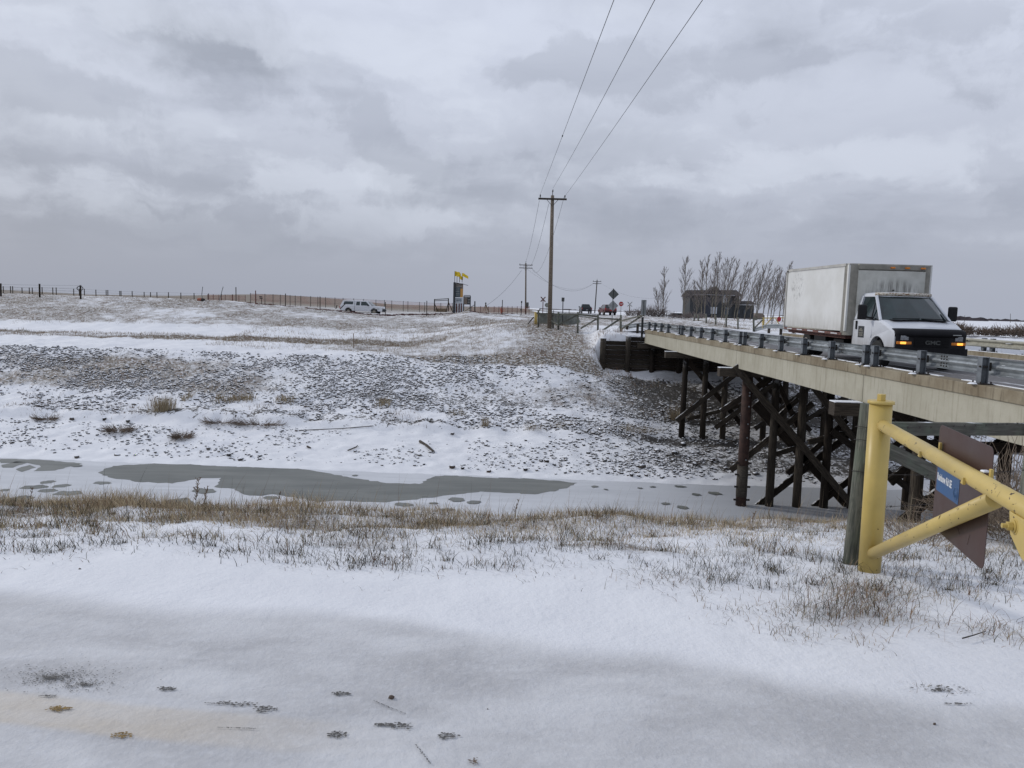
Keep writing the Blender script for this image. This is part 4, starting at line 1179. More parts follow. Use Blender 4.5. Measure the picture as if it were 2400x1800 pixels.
Yb = 30.4
brace(Yb, 1722, 858, 2085, 1288, .26, -.25)                       # long diagonal over the near face
brace(Yb, 1770, 945, 2040, 1240, .42, .26, 'creosote')          # broad dark one behind the piles
brace(Yb, 1712, 1102, 1905, 945, .24, .22)                       # lower left rising right
brace(Yb, 1770, 1190, 2000, 1010, .26, .24, 'creosote')
brace(Yb, 1905, 1190, 2110, 1035, .26, .24, 'creosote')
brace(Yb, 1845, 1110, 1985, 985, .22, .26, 'creosote')
brace(Yb, 1818, 1064, 1870, 1048, .2, .20); brace(Yb, 1895, 1036, 2100, 988, .22, .20)
brace(Yb, 1690, 965, 1815, 880, .24, .24, 'creosote')
brace(Yb, 1905, 905, 2010, 1040, .24, -.22, 'creosote_grey')
brace(Yb, 1950, 1010, 2250, 1235, .26, -.24, 'creosote')
brace(Yb, 1810, 990, 1870, 935, .2, .3); brace(Yb, 1815, 880, 1870, 1000, .2, .3, 'creosote')
brace(Yb, 1640, 880, 1640, 881, .02, .3)
Yb = 41.7
brace(Yb, 1586, 986, 1735, 868, .26, -.25)
brace(Yb, 1612, 982, 1737, 950, .20, .22); brace(Yb, 1676, 1003, 1738, 958, .26, -.25)
brace(Yb, 1606, 838, 1742, 1000, .26, .22, 'creosote')
brace(Yb, 1735, 952, 1890, 850, .26, -.25); brace(Yb, 1770, 1005, 1900, 905, .24, -.25)
brace(Yb, 1760, 870, 1900, 1010, .24, .22, 'creosote'); brace(Yb, 1840, 985, 1990, 960, .22, .2)
brace(Yb, 1860, 1000, 2000, 920, .24, -.25)
Yb = 19.3
brace(Yb, 2090, 958, 2360, 1250, .26, -.25, 'creosote'); brace(Yb, 2110, 1225, 2380, 1010, .26, .22, 'creosote')
brace(Yb, 2085, 1130, 2260, 985, .24, .22, 'creosote'); brace(Yb, 2100, 1300, 2260, 1190, .26, -.24, 'creosote')
brace(Yb, 2120, 1040, 2400, 1050, .24, -.24, 'creosote')
bolt_row(30.0, [(1738, 875), (1759, 897), (1866, 1021), (1930, 1097), (1967, 1150)])
# sleepers behind first span bent
# abutment wall of stacked timbers, with wing
AB = [('wing', 5.95, 8.85, [( -.42, -.14), (-.72, -.44), (-1.02, -.74), (-1.34, -1.04), (-1.66, -1.36), (-2.0, -1.68), (-2.35, -2.02)])]
zt = -.16
for r in range(9):
    z1 = zt - r * .31
    x0 = 6.15 if r > 0 else 7.7
    plank('wing_timber', (x0, 52.35, z1 - .145), (9.3, 52.35, z1 - .145), .18, .285, ['creosote', 'creosote_grey'][r in (2, 5, 6)], BR)
for r in range(9):
    z1 = -.55 - r * .31
    plank('abutment_timber', (9.32, 52.3, z1 - .145), (18.6, 52.3, z1 - .145), .2, .285, 'creosote', BR)
for x, zt_, r in ((6.1, -.30, .20), (7.8, -.12, .18), (9.45, -.9, .17), (11.3, -.9, .17), (13.2, -.9, .17), (15.1, -.9, .17), (17.0, -.9, .17)):
    plank('abutment_pile', (x, 52.05, zt_), (x, 52.05, Hs(x, 51.7) - .5), r * 2, r * 2, 'creosote_grey' if x < 9 else 'creosote', BR, roundr=True, r1=r)
m = MB()
for x, zt_, r in ((6.1, -.30, .20), (7.8, -.12, .18)): m.tube((x, 52.05, zt_), (x, 52.05, zt_ + .03), r * .96, r * .8, 12)
part(m, 'pile_snow', 'snow')
plank('abutment_cap', (8.4, 51.85, GB - .17), (18.8, 51.85, GB - .17), .34, .34, 'creosote_grey', BR)

# ------------------------------------------------------------------ road surface
def road_z(y):
    return np.interp(y, [-30, 7, 52, 60, 80, 100, 150, 230, 400], [.10, .235, .235, .27, .50, .80, .80, .62, .5])


ys = np.concatenate([np.linspace(-12, 52, 60), np.linspace(53, 400, 120)])
w0 = np.interp(ys, [-12, 51.9, 56, 70, 400], [9.25, 9.25, 9.2, 8.6, 8.6]); w1 = np.interp(ys, [-12, 51.9, 56, 70, 400], [18.13, 18.13, 18.4, 18.8, 18.8])
nx = 14
V = []; 
for y, a, b in zip(ys, w0, w1):
    for k in range(nx):
        u = k / (nx - 1); x = a + (b - a) * u
        V.append((x, y, float(road_z(y)) + .05 * math.sin(u * math.pi) - .03))
idx = np.arange(len(ys) * nx).reshape(len(ys), nx)
q = np.stack([idx[:-1, :-1].ravel(), idx[:-1, 1:].ravel(), idx[1:, 1:].ravel(), idx[1:, :-1].ravel()], 1)
o = np_mesh('road', np.array(V), q, 'road_surface', smooth=True); tag(o, 'snow streaked asphalt road crossing the bridge', kind='structure')
# shoulders of the embankment
def shoulder(xa, xb, ya, yb, name, label):
    yy = np.linspace(ya, yb, 90); V = []; N = 7
    for y in yy:
        xr = float(np.interp(y, ys, w0 if xa < 12 else w1)); 
        for k in range(N):
            u = k / (N - 1); x = xr + (xb - xr) * u
            zg = Hs(x, y); zr = float(road_z(y)) - .04
            V.append((x, y, zr * (1 - ss(0, 1, u)) + (zg - .03) * ss(0, 1, u) + .0))
    idx = np.arange(len(yy) * N).reshape(len(yy), N)
    q = np.stack([idx[:-1, :-1].ravel(), idx[:-1, 1:].ravel(), idx[1:, 1:].ravel(), idx[1:, :-1].ravel()], 1)
    V = np.array(V); cv = cover(V[:, 0], V[:, 1]); cv[:, 0] = .25
    tag(np_mesh(name, V, q, 'snowy_ground', cv, smooth=True), label, kind='structure')


shoulder(8.6, 6.6, 54.5, 330, 'left_road_shoulder', 'snowy left shoulder of the road beyond the bridge')
shoulder(18.8, 24.0, 53.6, 330, 'right_road_shoulder', 'snowy right shoulder of the road beyond the bridge')
for a, b, nm, lb in ((9.2, 5.0, 'near_road_bank', 'snowy fill under the near road on the trail side'), (18.15, 24, 'near_road_bank_right', 'snowy fill under the near road on the far side')):
    mb = MB(); mb.add([(a, 7.4, .2), (b, 7.4, -.1), (b, -12, -.05), (a, -12, .08)], [(0, 1, 2, 3)])
    oo = mb.build(nm, 'snow'); tag(oo, lb, kind='structure')
mb = MB(); mb.box((13.7, 7.1, -1.6), (9.7, .5, 3.1)); part(mb, 'near_abutment', 'dark_concrete')

# ------------------------------------------------------------------ guardrails
WPROF = [(0, .155), (.03, .145), (.08, .115), (.08, .075), (.02, .035), (0.0, .0), (.02, -.035), (.08, -.075), (.08, -.115), (.03, -.145), (0, -.155)]


def wbeam(m, pts, sgn, th=.006):
    """pts: centre line points (x,y,z) ; corrugated towards sgn*x"""
    n = len(WPROF); vs = []; fs = []
    for (x, y, z) in pts:
        for u, v in WPROF: vs.append((x + sgn * u, y, z + v))
        for u, v in WPROF: vs.append((x + sgn * (u - th), y, z + v))
    for j in range(len(pts) - 1):
        a = j * 2 * n; b = a + 2 * n
        for k in range(n - 1):
            fs.append((a + k, a + k + 1, b + k + 1, b + k)); fs.append((a + n + k, b + n + k, b + n + k + 1, a + n + k + 1))
    m.add(vs, fs); return m


def post_mesh(sgn):
    m = MB()
    h = .50
    m.box((0, 0, h / 2), (.13, .012, h)); m.box((-.065, 0, h / 2), (.010, .15, h)); m.box((.065, 0, h / 2), (.010, .15, h))
    return m


def guardrail(name, label, xp, sgn, ylist, y0, y1, panels):
    t = thing(name, label, 'guardrail', (xp, y0, CT))
    first = None
    for y in ylist:
        if first is None:
            m = MB(); m.box((-sgn * .065, 0, .255), (.012, .15, .51)); m.box((sgn * .065, 0, .255), (.012, .15, .51)); m.box((0, 0, .255), (.12, .012, .51)); m.box((0, -.0, .515), (.14, .15, .01))
            p = m.build('post', 'galvanised_post', t, bevel=.003)
            b = MB(); b.box((0, 0, .012), (.26, .30, .02))
            for dx in (-.1, .1):
                for dy in (-.12, .12): b.tube((dx, dy, .02), (dx, dy, .06), .016, n=6)
            bb = b.build('base_plate', 'bolt', p)
            k = MB(); k.box((sgn * .10, 0, .34), (.06, .10, .16)).tube((sgn * .10, -.04, .34), (-sgn * .10, -.04, .34), .02, n=6); k.build('spacer_block', 'bolt', p)
            s = MB(); s.tube((-sgn * .17, 0, .004), (-sgn * .17, 0, .03), .10, .05, 10); s.build('snow_patch', 'snow', p)
            p.location = (0, y - y0, 0); first = p
        else:
            p = first.copy(); COL.objects.link(p); p.parent = t; p.location = (0, y - y0, 0)
            for ch in first.children:
                c = ch.copy(); COL.objects.link(c); c.parent = p
    for i, (a, b) in enumerate(panels):
        m = MB(); wbeam(m, [(sgn * .14, a - y0, .335), (sgn * .14, b - y0, .335)], sgn)
        r = m.build('rail_panel', 'galvanised' if sgn > 0 else 'galvanised_dull', t)
        k = MB()
        for dy in (.10, .20, .30):
            for z in (-.1, -.04, .04, .1): k.tube((sgn * .13, a - y0 + dy, .335 + z), (sgn * .11, a - y0 + dy, .335 + z), .018, n=6)
        k.build('splice_bolts', 'bolt', r)
        s = MB(); rr = random.Random(i)
        for q in range(7):
            y = rr.uniform(a, b) - y0; L = rr.uniform(.1, .35)
            s.box((sgn * .20, y, .335 - .155 + .012 + rr.choice([0, .19])), (.05, L, .014))
        s.build('ledge_snow', 'snow', r)
    return t


g = .5
d = 2.1
yl = []
base = 40.999
for k in range(15):
    pass
measured = [50.96, 48.9, 46.8, 44.7, 42.35, 41.0, 38.94, 36.84, 34.75, 32.59, 30.41, 29.87, 27.85, 25.78, 23.72, 21.66, 19.53, 19.05, 16.86, 14.64, 12.5, 10.4, 8.3]
measured[4] = 41.55
pan = [(51.2, 46.8), (46.8, 42.6), (42.6, 38.4), (38.4, 34.2), (34.2, 30.0), (30.0, 25.3), (25.3, 21.1), (21.1, 16.0), (16.0, 11.8), (11.8, 7.6)]
guardrail('bridge_guardrail', 'galvanised guardrail on the near edge of the bridge deck', BX0 + .15, 1, measured, 30.0, 0, pan)
guardrail('bridge_guardrail', 'galvanised guardrail on the far edge of the bridge behind the truck', BX1 - .15, -1, [m_ - .35 for m_ in measured[:-1]], 30.0, 0, pan)
# snow lying along the top of the far stretch of near rail and curb
mb = MB()
rr = random.Random(3)
y = 51.0
while y > 8:
    L = rr.uniform(.5, 1.6); w = rr.uniform(.05, .16)
    if rr.random() < (.95 if y > 34 else .7): mb.box((BX0 + .33 + rr.uniform(-.02, .05), y - L / 2, CT + .008), (w, L, .016))
    y -= L + rr.uniform(0, .3)
y = 51.0
while y > 9:
    L = rr.uniform(.8, 2.4)
    mb.box((BX1 - .33, y - L / 2, CT + .009), (rr.uniform(.1, .2), L, .018)); y -= L + rr.uniform(0, .4)
tag(mb.build('curb_snow', 'snow', bevel=.006), 'thin broken strips of snow on both bridge curbs', kind='stuff')

# turned down end of the approach rail, and road edge rail on the other side
def end_rail(label, pts, sgn, posts):
    t = thing('approach_rail', label, 'guardrail', pts[0]); o0 = Vector(pts[0])
    m = MB(); wbeam(m, [tuple(Vector(p) - o0) for p in pts], sgn); m.build('rail_panel', 'galvanised', t)
    for (x, y, zt) in posts:
        g_ = Hs(x, y) - .3
        m = MB(); m.box((x - o0.x, y - o0.y, (zt + g_) / 2 - o0.z), (.16, .14, zt - g_)); m.build('post', 'creosote_grey', t)


end_rail('turned down guardrail end left of the far bridge end', [(8.95, 51.3, .70), (8.8, 54, .62), (8.5, 57, .42), (8.2, 60.5, .22)], 1, [(8.7, 54, .70), (8.4, 57, .5)])
end_rail('grey guardrail end on the right roadside behind the truck', [(18.4, 51.5, .72), (18.6, 54, .80), (18.75, 57, .72), (18.9, 60.5, .36)], -1, [(18.75, 54, .85), (18.9, 57, .75)])
end_rail('near approach guardrail past the right frame edge', [(8.99, 7.3, .70), (8.9, 4, .7), (8.8, 0, .5)], 1, [(8.75, 5, .7), (8.7, 2, .65)])

# hazard marker at the bridge end
p0 = at(1511, 785, 51.4)
t = thing('hazard_marker', 'grey backed marker plate on black post at the far bridge end', 'marker', (8.62, 51.6, -.1))
MB().box((0, 0, .55), (.14, .10, 1.5)).build('post', 'black_post', t, bevel=.01)
a = at(1513, 703, 51.5); b = at(1511, 739, 51.5)
m = MB(); m.box((.03, -.07, (a.z + b.z) / 2 + .1), (.34, .02, a.z - b.z)); o = m.build('plate', 'sign_back', t, bevel=.006)
MB().box((.03, -.095, (a.z + b.z) / 2 + .1), (.05, .03, a.z - b.z - .04)).build('stiffener', 'sign_back_dark', o)

# ------------------------------------------------------------------ box truck
TZ = .26
TR = thing('box_truck', 'dirty white cube box truck with black hood bra crossing bridge', 'truck', (10.80, 22.3, TZ), math.radians(-90))
TR.rotation_euler = Euler((0, math.radians(0.6), math.radians(-90)))
# local: x forward, y left (left of the driver = +X world side), z up.


def tp(mb, name, mat, parent=TR, **k): return mb.build(name, mat, parent, **k)


# world side facing us is the driver's right => local y negative
BXL, BW, BZ0, BZ1 = 5.05, 1.22, .80, 2.86
m = MB(); m.box((-BXL / 2, 0, (BZ0 + BZ1) / 2 + .04), (BXL - .12, 2 * BW - .03, BZ1 - BZ0 - .14)); BOX = tp(m, 'cargo_box', 'box_side', bevel=.01)
# front wall panel, corner posts, top and bottom rails
tp(MB().box((.02, 0, (BZ0 + BZ1) / 2 - .02), (.05, 2 * BW - .52, BZ1 - BZ0 - .34)), 'front_panel', 'box_front', BOX)


def corner(sy):
    pl = []
    R = .2
    for k in range(7):
        a = math.radians(90 * k / 6); pl.append((-.22 + math.cos(a) * .24, sy * (BW - .26 + math.sin(a) * .26)))
    pl.append((-.30, sy * BW)); pl.append((-.30, sy * (BW - .03))); pl.append((-.05, sy * (BW - .28)))
    pl.insert(0, (0.045, sy * (BW - .27)))
    return MB().prism(pl, lambda u, v, t: (u, v, t), BZ0, BZ1 - .03)


for sy in (-1, 1): tp(corner(sy), 'corner_post', 'box_trim', BOX)
m = MB(); m.box((-.02, 0, BZ1 - .09), (.14, 2 * BW - .5, .17)); tp(m, 'front_header', 'box_trim', BOX, bevel=.03)
for sy in (-1, 1):
    tp(MB().box((-BXL / 2 - .06, sy * (BW - .01), BZ1 - .035), (BXL - .3, .05, .08)), 'roof_rail', 'box_rail', BOX)
    tp(MB().box((-BXL / 2 - .06, sy * (BW - .005), BZ0 + .03), (BXL - .3, .04, .075)), 'bottom_rail', 'bed_red', BOX)
    tp(MB().box((-BXL + .04, sy * (BW - .0), (BZ0 + BZ1) / 2), (.09, .03, BZ1 - BZ0 - .04)), 'rear_post', 'box_rail', BOX)
    k = MB()
    for i in range(5): k.box((-.7 - i * .93, sy * (BW + .019), BZ0 + .03), (.46, .006, .035))
    tp(k, 'reflective_tape', 'plate', BOX)
m = MB(); m.box((-BXL / 2, 0, BZ1 - .01), (BXL - .1, 2 * BW - .06, .03)); tp(m, 'roof_sheet', 'box_rail', BOX)
m = MB(); m.box((-BXL / 2 - .1, 0, BZ0 - .06), (BXL - .35, 2 * BW - .3, .1)); tp(m, 'floor_frame', 'bed_red', BOX)
for y in (-.12, .38, 1.02, -1.02, .55 - 1.0):
    pass
for y in (.13, .55, 1.0): 
    tp(MB().box((.065, y - .13, BZ1 - .1), (.05, .13, .045)), 'marker_lamp', 'lamp_orange', BOX, bevel=.01)
tp(MB().box((-BXL + .12, -BW - .012, BZ1 - .06), (.16, .02, .05)), 'clearance_lamp', 'bolt', BOX)
tp(MB().tube((.05, .06, 1.99 + .13), (.10, .06, 1.99 + .13), .02, n=8), 'antenna_base', 'bolt', BOX)
# chassis
m = MB(); m.box((-1.9, .38, .58), (6.0, .09, .2)).box((-1.9, -.38, .58), (6.0, .09, .2)); m.box((-2.2, -.85, .52), (.9, .4, .34)).box((-1.0, -.8, .5), (.7, .3, .3))
m.tube((-3.3, -.95, .37), (-3.3, .95, .37), .07, n=10); m.box((.9, 0, .42), (2.4, 1.5, .25))
tp(m, 'chassis', 'black_plastic')


def wheel(parent, x, y, r, w, mat_r='rim', dual=False):
    t = MB().tube((x, y - w / 2, r), (x, y + w / 2, r), r, r, 28); wl = t.build('wheel', 'rubber', parent, bevel=.03, smooth=False)
    s = -1 if y < 0 else 1
    rim = MB().tube((x, y + s * (w / 2 - .05), r), (x, y + s * (w / 2 + .004), r), r * .60, r * .58, 20)
    rim.tube((x, y + s * (w / 2), r), (x, y + s * (w / 2 + .03), r), r * .2, r * .16, 12)
    rm = rim.build('rim', mat_r, wl)
    k = MB()
    for i in range(8):
        a = i * math.pi / 4; k.tube((x + math.cos(a) * r * .42, y + s * (w / 2 + .003), r + math.sin(a) * r * .42), (x + math.cos(a) * r * .42, y + s * (w / 2 + .008), r + math.sin(a) * r * .42), r * .07, n=8)
    k.build('rim_holes', 'black_plastic', wl)
    return wl


wheel(TR, 1.52, -.86, .37, .24); wheel(TR, 1.52, .86, .37, .24)
for y in (-.95, -.68, .68, .95): wheel(TR, -3.3, y, .37, .22)
# cab lower body: profile with wheel arch, local x forward
HW = .99


def arch(cx, r, z0, n=12, a0=180, a1=0):
    return [(cx + r * math.cos(math.radians(a0 + (a1 - a0) * k / n)), .40 + r * math.sin(math.radians(a0 + (a1 - a0) * k / n))) for k in range(n + 1)]


prof = [(-.02, .46)] + [(1.06, .46)] + arch(1.52, .45, .4, 12, 172, 8) + [(2.0, .46), (2.30, .46), (2.34, .55), (2.35, .92), (2.30, 1.0), (2.12, 1.11), (1.86, 1.22), (1.60, 1.285), (-.02, 1.285)]
m = MB()
# cross-bulge: three longitudinal layers so that the fender tapers towards the nose
n = len(prof)
ylay = [-HW, -HW * .93, 0, HW * .93, HW]
vs = []
for yl_ in ylay:
    for (x, z) in prof:
        tap = 1 - .06 * ss(1.7, 2.4, x)
        crown = (.045 * (1 - (abs(yl_) / HW) ** 2)) if z > 1.0 else 0
        nose = .07 * (1 - (abs(yl_) / HW) ** 2) if x > 1.95 else 0
        vs.append((x + float(nose), yl_ * float(tap), z + crown - (.045 if (abs(yl_) > HW * .95 and z > 1.04) else 0)))
fs = []
for L in range(len(ylay) - 1):
    for i in range(n):
        j = (i + 1) % n; fs.append((L * n + i, (L + 1) * n + i, (L + 1) * n + j, L * n + j))
fs.append(tuple(range(n))[::-1]); fs.append(tuple(range((len(ylay) - 1) * n, len(ylay) * n)))
m.add(vs, fs); BODY = tp(m, 'cab_body', 'cab_white', bevel=.02)
tp(MB().box((1.5, 0, .62), (.9, 1.7, .4)), 'wheel_well', 'black_plastic', BODY)
# greenhouse (glass block) + roof + pillars
bz, rz = 1.29, 1.93
def gh(u, side=1): pass
BL = dict(x0=-.02, x1=1.80, w0=.935, wx=.90); TL = dict(x0=-.02, x1=.80, w=.76)
gv = [(-.02, -.93, bz), (1.50, -.93, bz), (1.80, -.60, bz + .02), (1.86, 0, bz + .03), (1.80, .60, bz + .02), (1.50, .93, bz), (-.02, .93, bz),
      (-.02, -.76, rz), (.80, -.75, rz), (.93, -.45, rz + .015), (.97, 0, rz + .02), (.93, .45, rz + .015), (.80, .75, rz), (-.02, .76, rz)]
gf = [(i, i + 1, i + 8, i + 7) for i in range(6)] + [(6, 0, 7, 13), tuple(range(7, 14)), tuple(range(0, 7))[::-1]]
GH = tp(MB().add(gv, gf), 'cab_windows', 'cab_glass')
# roof with raised rusty front lip
rv = []
for (x, w, z) in ((-.04, .80, rz - .02), (.82, .79, rz - .015)): pass
ro = [(-.05, -.80), (.78, -.79), (.97, -.46), (1.01, 0), (.97, .46), (.78, .79), (-.05, .80)]
m = MB(); vs = [(x, y, rz - .015) for x, y in ro] + [(x * .985 - .01, y * .93, rz + .085) for x, y in ro] + [(x * .8, y * .6, rz + .12) for x, y in ro]
fs = [(i, (i + 1) % 7, 7 + (i + 1) % 7, 7 + i) for i in range(7)] + [(7 + i, 7 + (i + 1) % 7, 14 + (i + 1) % 7, 14 + i) for i in range(7)] + [tuple(range(14, 21)), tuple(range(7))[::-1]]
m.add(vs, fs); RF = tp(m, 'cab_roof', 'cab_white', bevel=.02)
m = MB()
lip = [(.74, -.765), (.93, -.45), (.975, 0), (.93, .45), (.74, .765)]
m.path([(x + .01, y, rz + .055) for x, y in lip], .05, 8); tp(m, 'roof_lip', 'roof_rust', RF, smooth=True)
for s in (-1, 1):
    tp(MB().beam((.82, s * .755, rz + .01), (1.53, s * .935, bz - .01), .075, .06), 'front_pillar', 'cab_white', bevel=.015)
    tp(MB().beam((.05, s * .775, rz + .01), (.05, s * .945, bz - .02), .06, .22, (1, 0, 0)), 'rear_pillar', 'cab_white')
    tp(MB().beam((.0, s * .94, bz - .005), (1.5, s * .945, bz - .005), .02, .03), 'window_sill', 'black_plastic')
    tp(MB().beam((1.02, s * .87, rz - .2), (1.02, s * .945, bz), .02, .025), 'window_divider', 'black_plastic')
m = MB(); m.box((.35, 0, 1.2), (.3, 1.5, .3)); 
# wipers and cowl
m = MB(); m.beam((1.80, -.75, bz + .045), (1.84, -.05, bz + .06), .02, .02).beam((1.84, .0, bz + .06), (1.80, .7, bz + .045), .02, .02).box((1.72, 0, bz + .012), (.24, 1.5, .02)); tp(m, 'wipers', 'vinyl_black')
# doors
for s in (-1, 1):
    d_ = tp(MB().add([(.13, s * (HW + .004), .50), (1.02, s * (HW + .004), .50), (1.02, s * (HW + .004), .55), (1.16, s * (HW + .004), .85), (1.22, s * (HW + .004), 1.24), (.13, s * (HW + .004), 1.24),
                     (.13, s * (HW - .02), .50), (1.02, s * (HW - .02), .50), (1.02, s * (HW - .02), .55), (1.16, s * (HW - .02), .85), (1.22, s * (HW - .02), 1.24), (.13, s * (HW - .02), 1.24)],
                    [(0, 1, 2, 3, 4, 5), (11, 10, 9, 8, 7, 6)] + [(i, (i + 1) % 6, 6 + (i + 1) % 6, 6 + i) for i in range(6)]), 'door', 'cab_white', bevel=.008)
    tp(MB().box((.26, s * (HW + .02), 1.11), (.07, .035, .24)), 'door_handle', 'black_plastic', d_, bevel=.01)
    if s == -1:
        tp(MB().box((.56, -HW - .008, .93), (.36, .006, .32)), 'door_sign', 'board_black', d_)
        k = MB()
        for zz, w in ((1.02, .1), (.985, .2), (.955, .24), (.9, .28), (.865, .22), (.83, .26)):
            k.box((.56, -HW - .014, zz), (w, .004, .016))
        tp(k, 'sign_lines', 'signwriting', d_)
    mr = tp(MB().box((1.08, s * 1.24, 1.49), (.09, .25, .40)), 'mirror', 'black_plastic', bevel=.04)
    tp(MB().beam((1.12, s * .95, 1.32), (1.10, s * 1.2, 1.36), .05, .05), 'mirror_arm', 'black_plastic', mr)
# front face: black bra over hood edge, grille frame, lamps, bumper
def nose(y): return 2.352 + .07 * (1 - (abs(y) / HW) ** 2)
m = MB()
ysn = np.linspace(-.93, .93, 15); prf = [(-.12, 1.045), (-.04, 1.035), (.035, 1.0), (.055, .94), (.04, .87)]
vs = []; fs = []
for y in ysn:
    e = 1 - (abs(y) / .99) ** 6 * .4
    for (dx, z) in prf: vs.append((nose(y) + dx - .04 * (abs(y) / .93) ** 4 * 2, y * .985, z + .035 * e - .01))
for i in range(14):
    for k in range(4): fs.append((i * 5 + k, (i + 1) * 5 + k, (i + 1) * 5 + k + 1, i * 5 + k + 1))
m.add(vs, fs); br = tp(m, 'hood_bra', 'vinyl_black', smooth=True); sd_ = br.modifiers.new('s', 'SOLIDIFY'); sd_.thickness = .03; sd_.offset = 1


def nose_panel(z0, z1, hw, d0, d1, k=12, curl=0.0):
    m = MB()
    for i in range(k):
        a = -hw + 2 * hw * i / k; b = -hw + 2 * hw * (i + 1) / k
        f = lambda u: nose(u) - curl * (abs(u) / hw) ** 6
        m.add([(f(a) + d0, a, z0), (f(b) + d0, b, z0), (f(b) + d0, b, z1), (f(a) + d0, a, z1), (f(a) + d1, a, z0), (f(b) + d1, b, z0), (f(b) + d1, b, z1), (f(a) + d1, a, z1)],
              [(4, 5, 6, 7), (0, 1, 5, 4), (3, 7, 6, 2), (0, 3, 2, 1)] + ([(0, 4, 7, 3)] if i == 0 else []) + ([(1, 2, 6, 5)] if i == k - 1 else []))
    return m


m = nose_panel(.60, .96, .905, -.1, .022); GR = tp(m, 'grille_panel', 'black_plastic')
m = MB()
for z in (.65, .69, .73, .77, .81, .85): m.box((2.455, 0, z), (.03, .92, .016))
tp(m, 'grille_bars', 'vinyl_black', GR)
for s in (-1, 1):
    tp(MB().box((2.415, s * .70, .855), (.05, .20, .12)), 'headlamp', 'headlamp', GR, bevel=.012)
    tp(MB().box((2.40, s * .70, .725), (.06, .38, .075)), 'turn_signal', 'lamp_orange', GR, bevel=.012)
    tp(MB().box((2.434, s * .735, .725), (.02, .15, .06)), 'lit_bulb', 'lamp_lit', GR, bevel=.01)
tp(MB().box((2.475, .62, .955), (.02, .22, .022)), 'bra_stripe', 'board_text', br)
m = nose_panel(.38, .60, 1.0, -.25, .09, 14, .10); tp(m, 'bumper', 'vinyl_black')


def text(body, size, mat, parent, mw, name='lettering', extrude=.002, bold=0.0, sx=1.0):
    cu = bpy.data.curves.new('txt', 'FONT'); cu.body = body; cu.size = size; cu.extrude = extrude; cu.offset = bold; cu.align_x = 'LEFT'
    ob = bpy.data.objects.new('txt', cu); COL.objects.link(ob); bpy.context.view_layer.update()
    me = bpy.data.meshes.new_from_object(ob.evaluated_get(bpy.context.evaluated_depsgraph_get()))
    bpy.data.objects.remove(ob); me.name = name; me.materials.clear(); me.materials.append(MATS[mat])
    o = bpy.data.objects.new(name, me); COL.objects.link(o); o.parent = parent; o.matrix_local = mw @ Matrix.Diagonal((sx, 1, 1, 1))
    return o


# raised maker's letters on the grille (letters face +x local, read from outside: rightwards is +y... seen from ahead, right is -(-y))
R = Matrix(((0, 0, 1), (1, 0, 0), (0, 1, 0))).to_4x4()
R = Matrix.Translation((2.475, -.19, .70)) @ R
text('GMC', .14, 'sign_back_dark', GR, R, 'badge_letters', .008, .004, 1.25)

# ------------------------------------------------------------------ yellow barrier gate with street sign
A0 = Vector((2.313, 4.76, 0)); A1 = Vector((1.864, 2.79, 0)); U = (A1 - A0).normalized()
AZ = .935
GT = thing('barrier_gate', 'yellow painted steel pipe barrier gate beside the trail', 'gate', (A0.x, A0.y, 0))
gm = lambda mb, name, mat, par=GT, **k: setpar(mb.build(name, mat, None, **k), par)
gm(MB().tube((2.318, 4.78, -.15), (2.304, 4.76, 1.065), .067, .067, 32), 'hinge_post', 'yellow_paint', smooth=True)
gm(MB().tube((2.304, 4.76, 1.065), (2.304, 4.76, 1.083), .078, .078, 32), 'top_flange', 'yellow_paint', smooth=True)
m = MB(); m.tube((2.304, 4.76, 1.083), (2.304, 4.76, 1.125), .027, .027, 6); gm(m, 'top_nut', 'yellow_paint', bevel=.002)
def alongp(s, z=AZ, off=0.0):
    n = Vector((-U.y, U.x, 0)); return Vector((A0.x + U.x * s + n.x * off, A0.y + U.y * s + n.y * off, z))
gm(MB().tube(alongp(.03), alongp(3.3, AZ + .005), .0365, .0365, 28), 'arm_pipe', 'yellow_paint_worn', smooth=True)
gm(MB().tube(alongp(.03, .112), alongp(1.86, .905), .0355, .0355, 28), 'brace_pipe', 'yellow_paint_worn', smooth=True)
# bolted flange plate hanging from the arm, near end
SIDE = 1 if -U.y * 1 < 0 else -1
pl = [(1.98, AZ - .03), (2.08, AZ + .0), (2.6, AZ + .0), (2.6, AZ - .125), (2.02, AZ - .125), (1.97, AZ - .10)]
pl = [(2.09, AZ - .02), (2.6, AZ - .02), (2.6, AZ - .21), (2.22, AZ - .155), (2.115, AZ - .10)]
gm(MB().prism(pl, lambda s, z, t: alongp(s, z, t * SIDE), .026, .036), 'latch_plate', 'yellow_paint_worn', bevel=.003)
# which side faces the camera: camera lies on the -X side
side = 1 if (alongp(1, 1, 1) - alongp(1, 1, 0)).x < 0 else -1
bc = alongp(2.15, AZ - .062, 0); nrm = (alongp(0, 0, side) - alongp(0, 0, 0))
for nme, a, b, r, nn in (('washer', .030, .038, .030, 24), ('washer', .038, .043, .023, 24), ('bolt_head', .043, .062, .0165, 6), ('bolt_end', .062, .078, .009, 12)):
    gm(MB().tube(bc + nrm * a, bc + nrm * b, r, r, nn), nme, 'yellow_paint', bevel=.0015)
# small welded triangular lugs left on the arm
for s in (.99, 1.62):
    c = alongp(s, AZ - .012, side * .034)
    m = MB(); m.prism([(-.018, -.012), (.014, -.014), (.010, .016)], lambda u, v, t: c + U * u + Vector((0, 0, v)) + nrm * t, 0, .012); gm(m, 'weld_lug', 'yellow_paint', bevel=.001)
for s in (1.04, 1.70):
    gm(MB().box(alongp(s, AZ + .042, -side * .035), (.02, .012, .035), Matrix.Rotation(math.atan2(U.y, U.x), 3, 'Z')), 'sign_bracket', 'yellow_paint', bevel=.002)
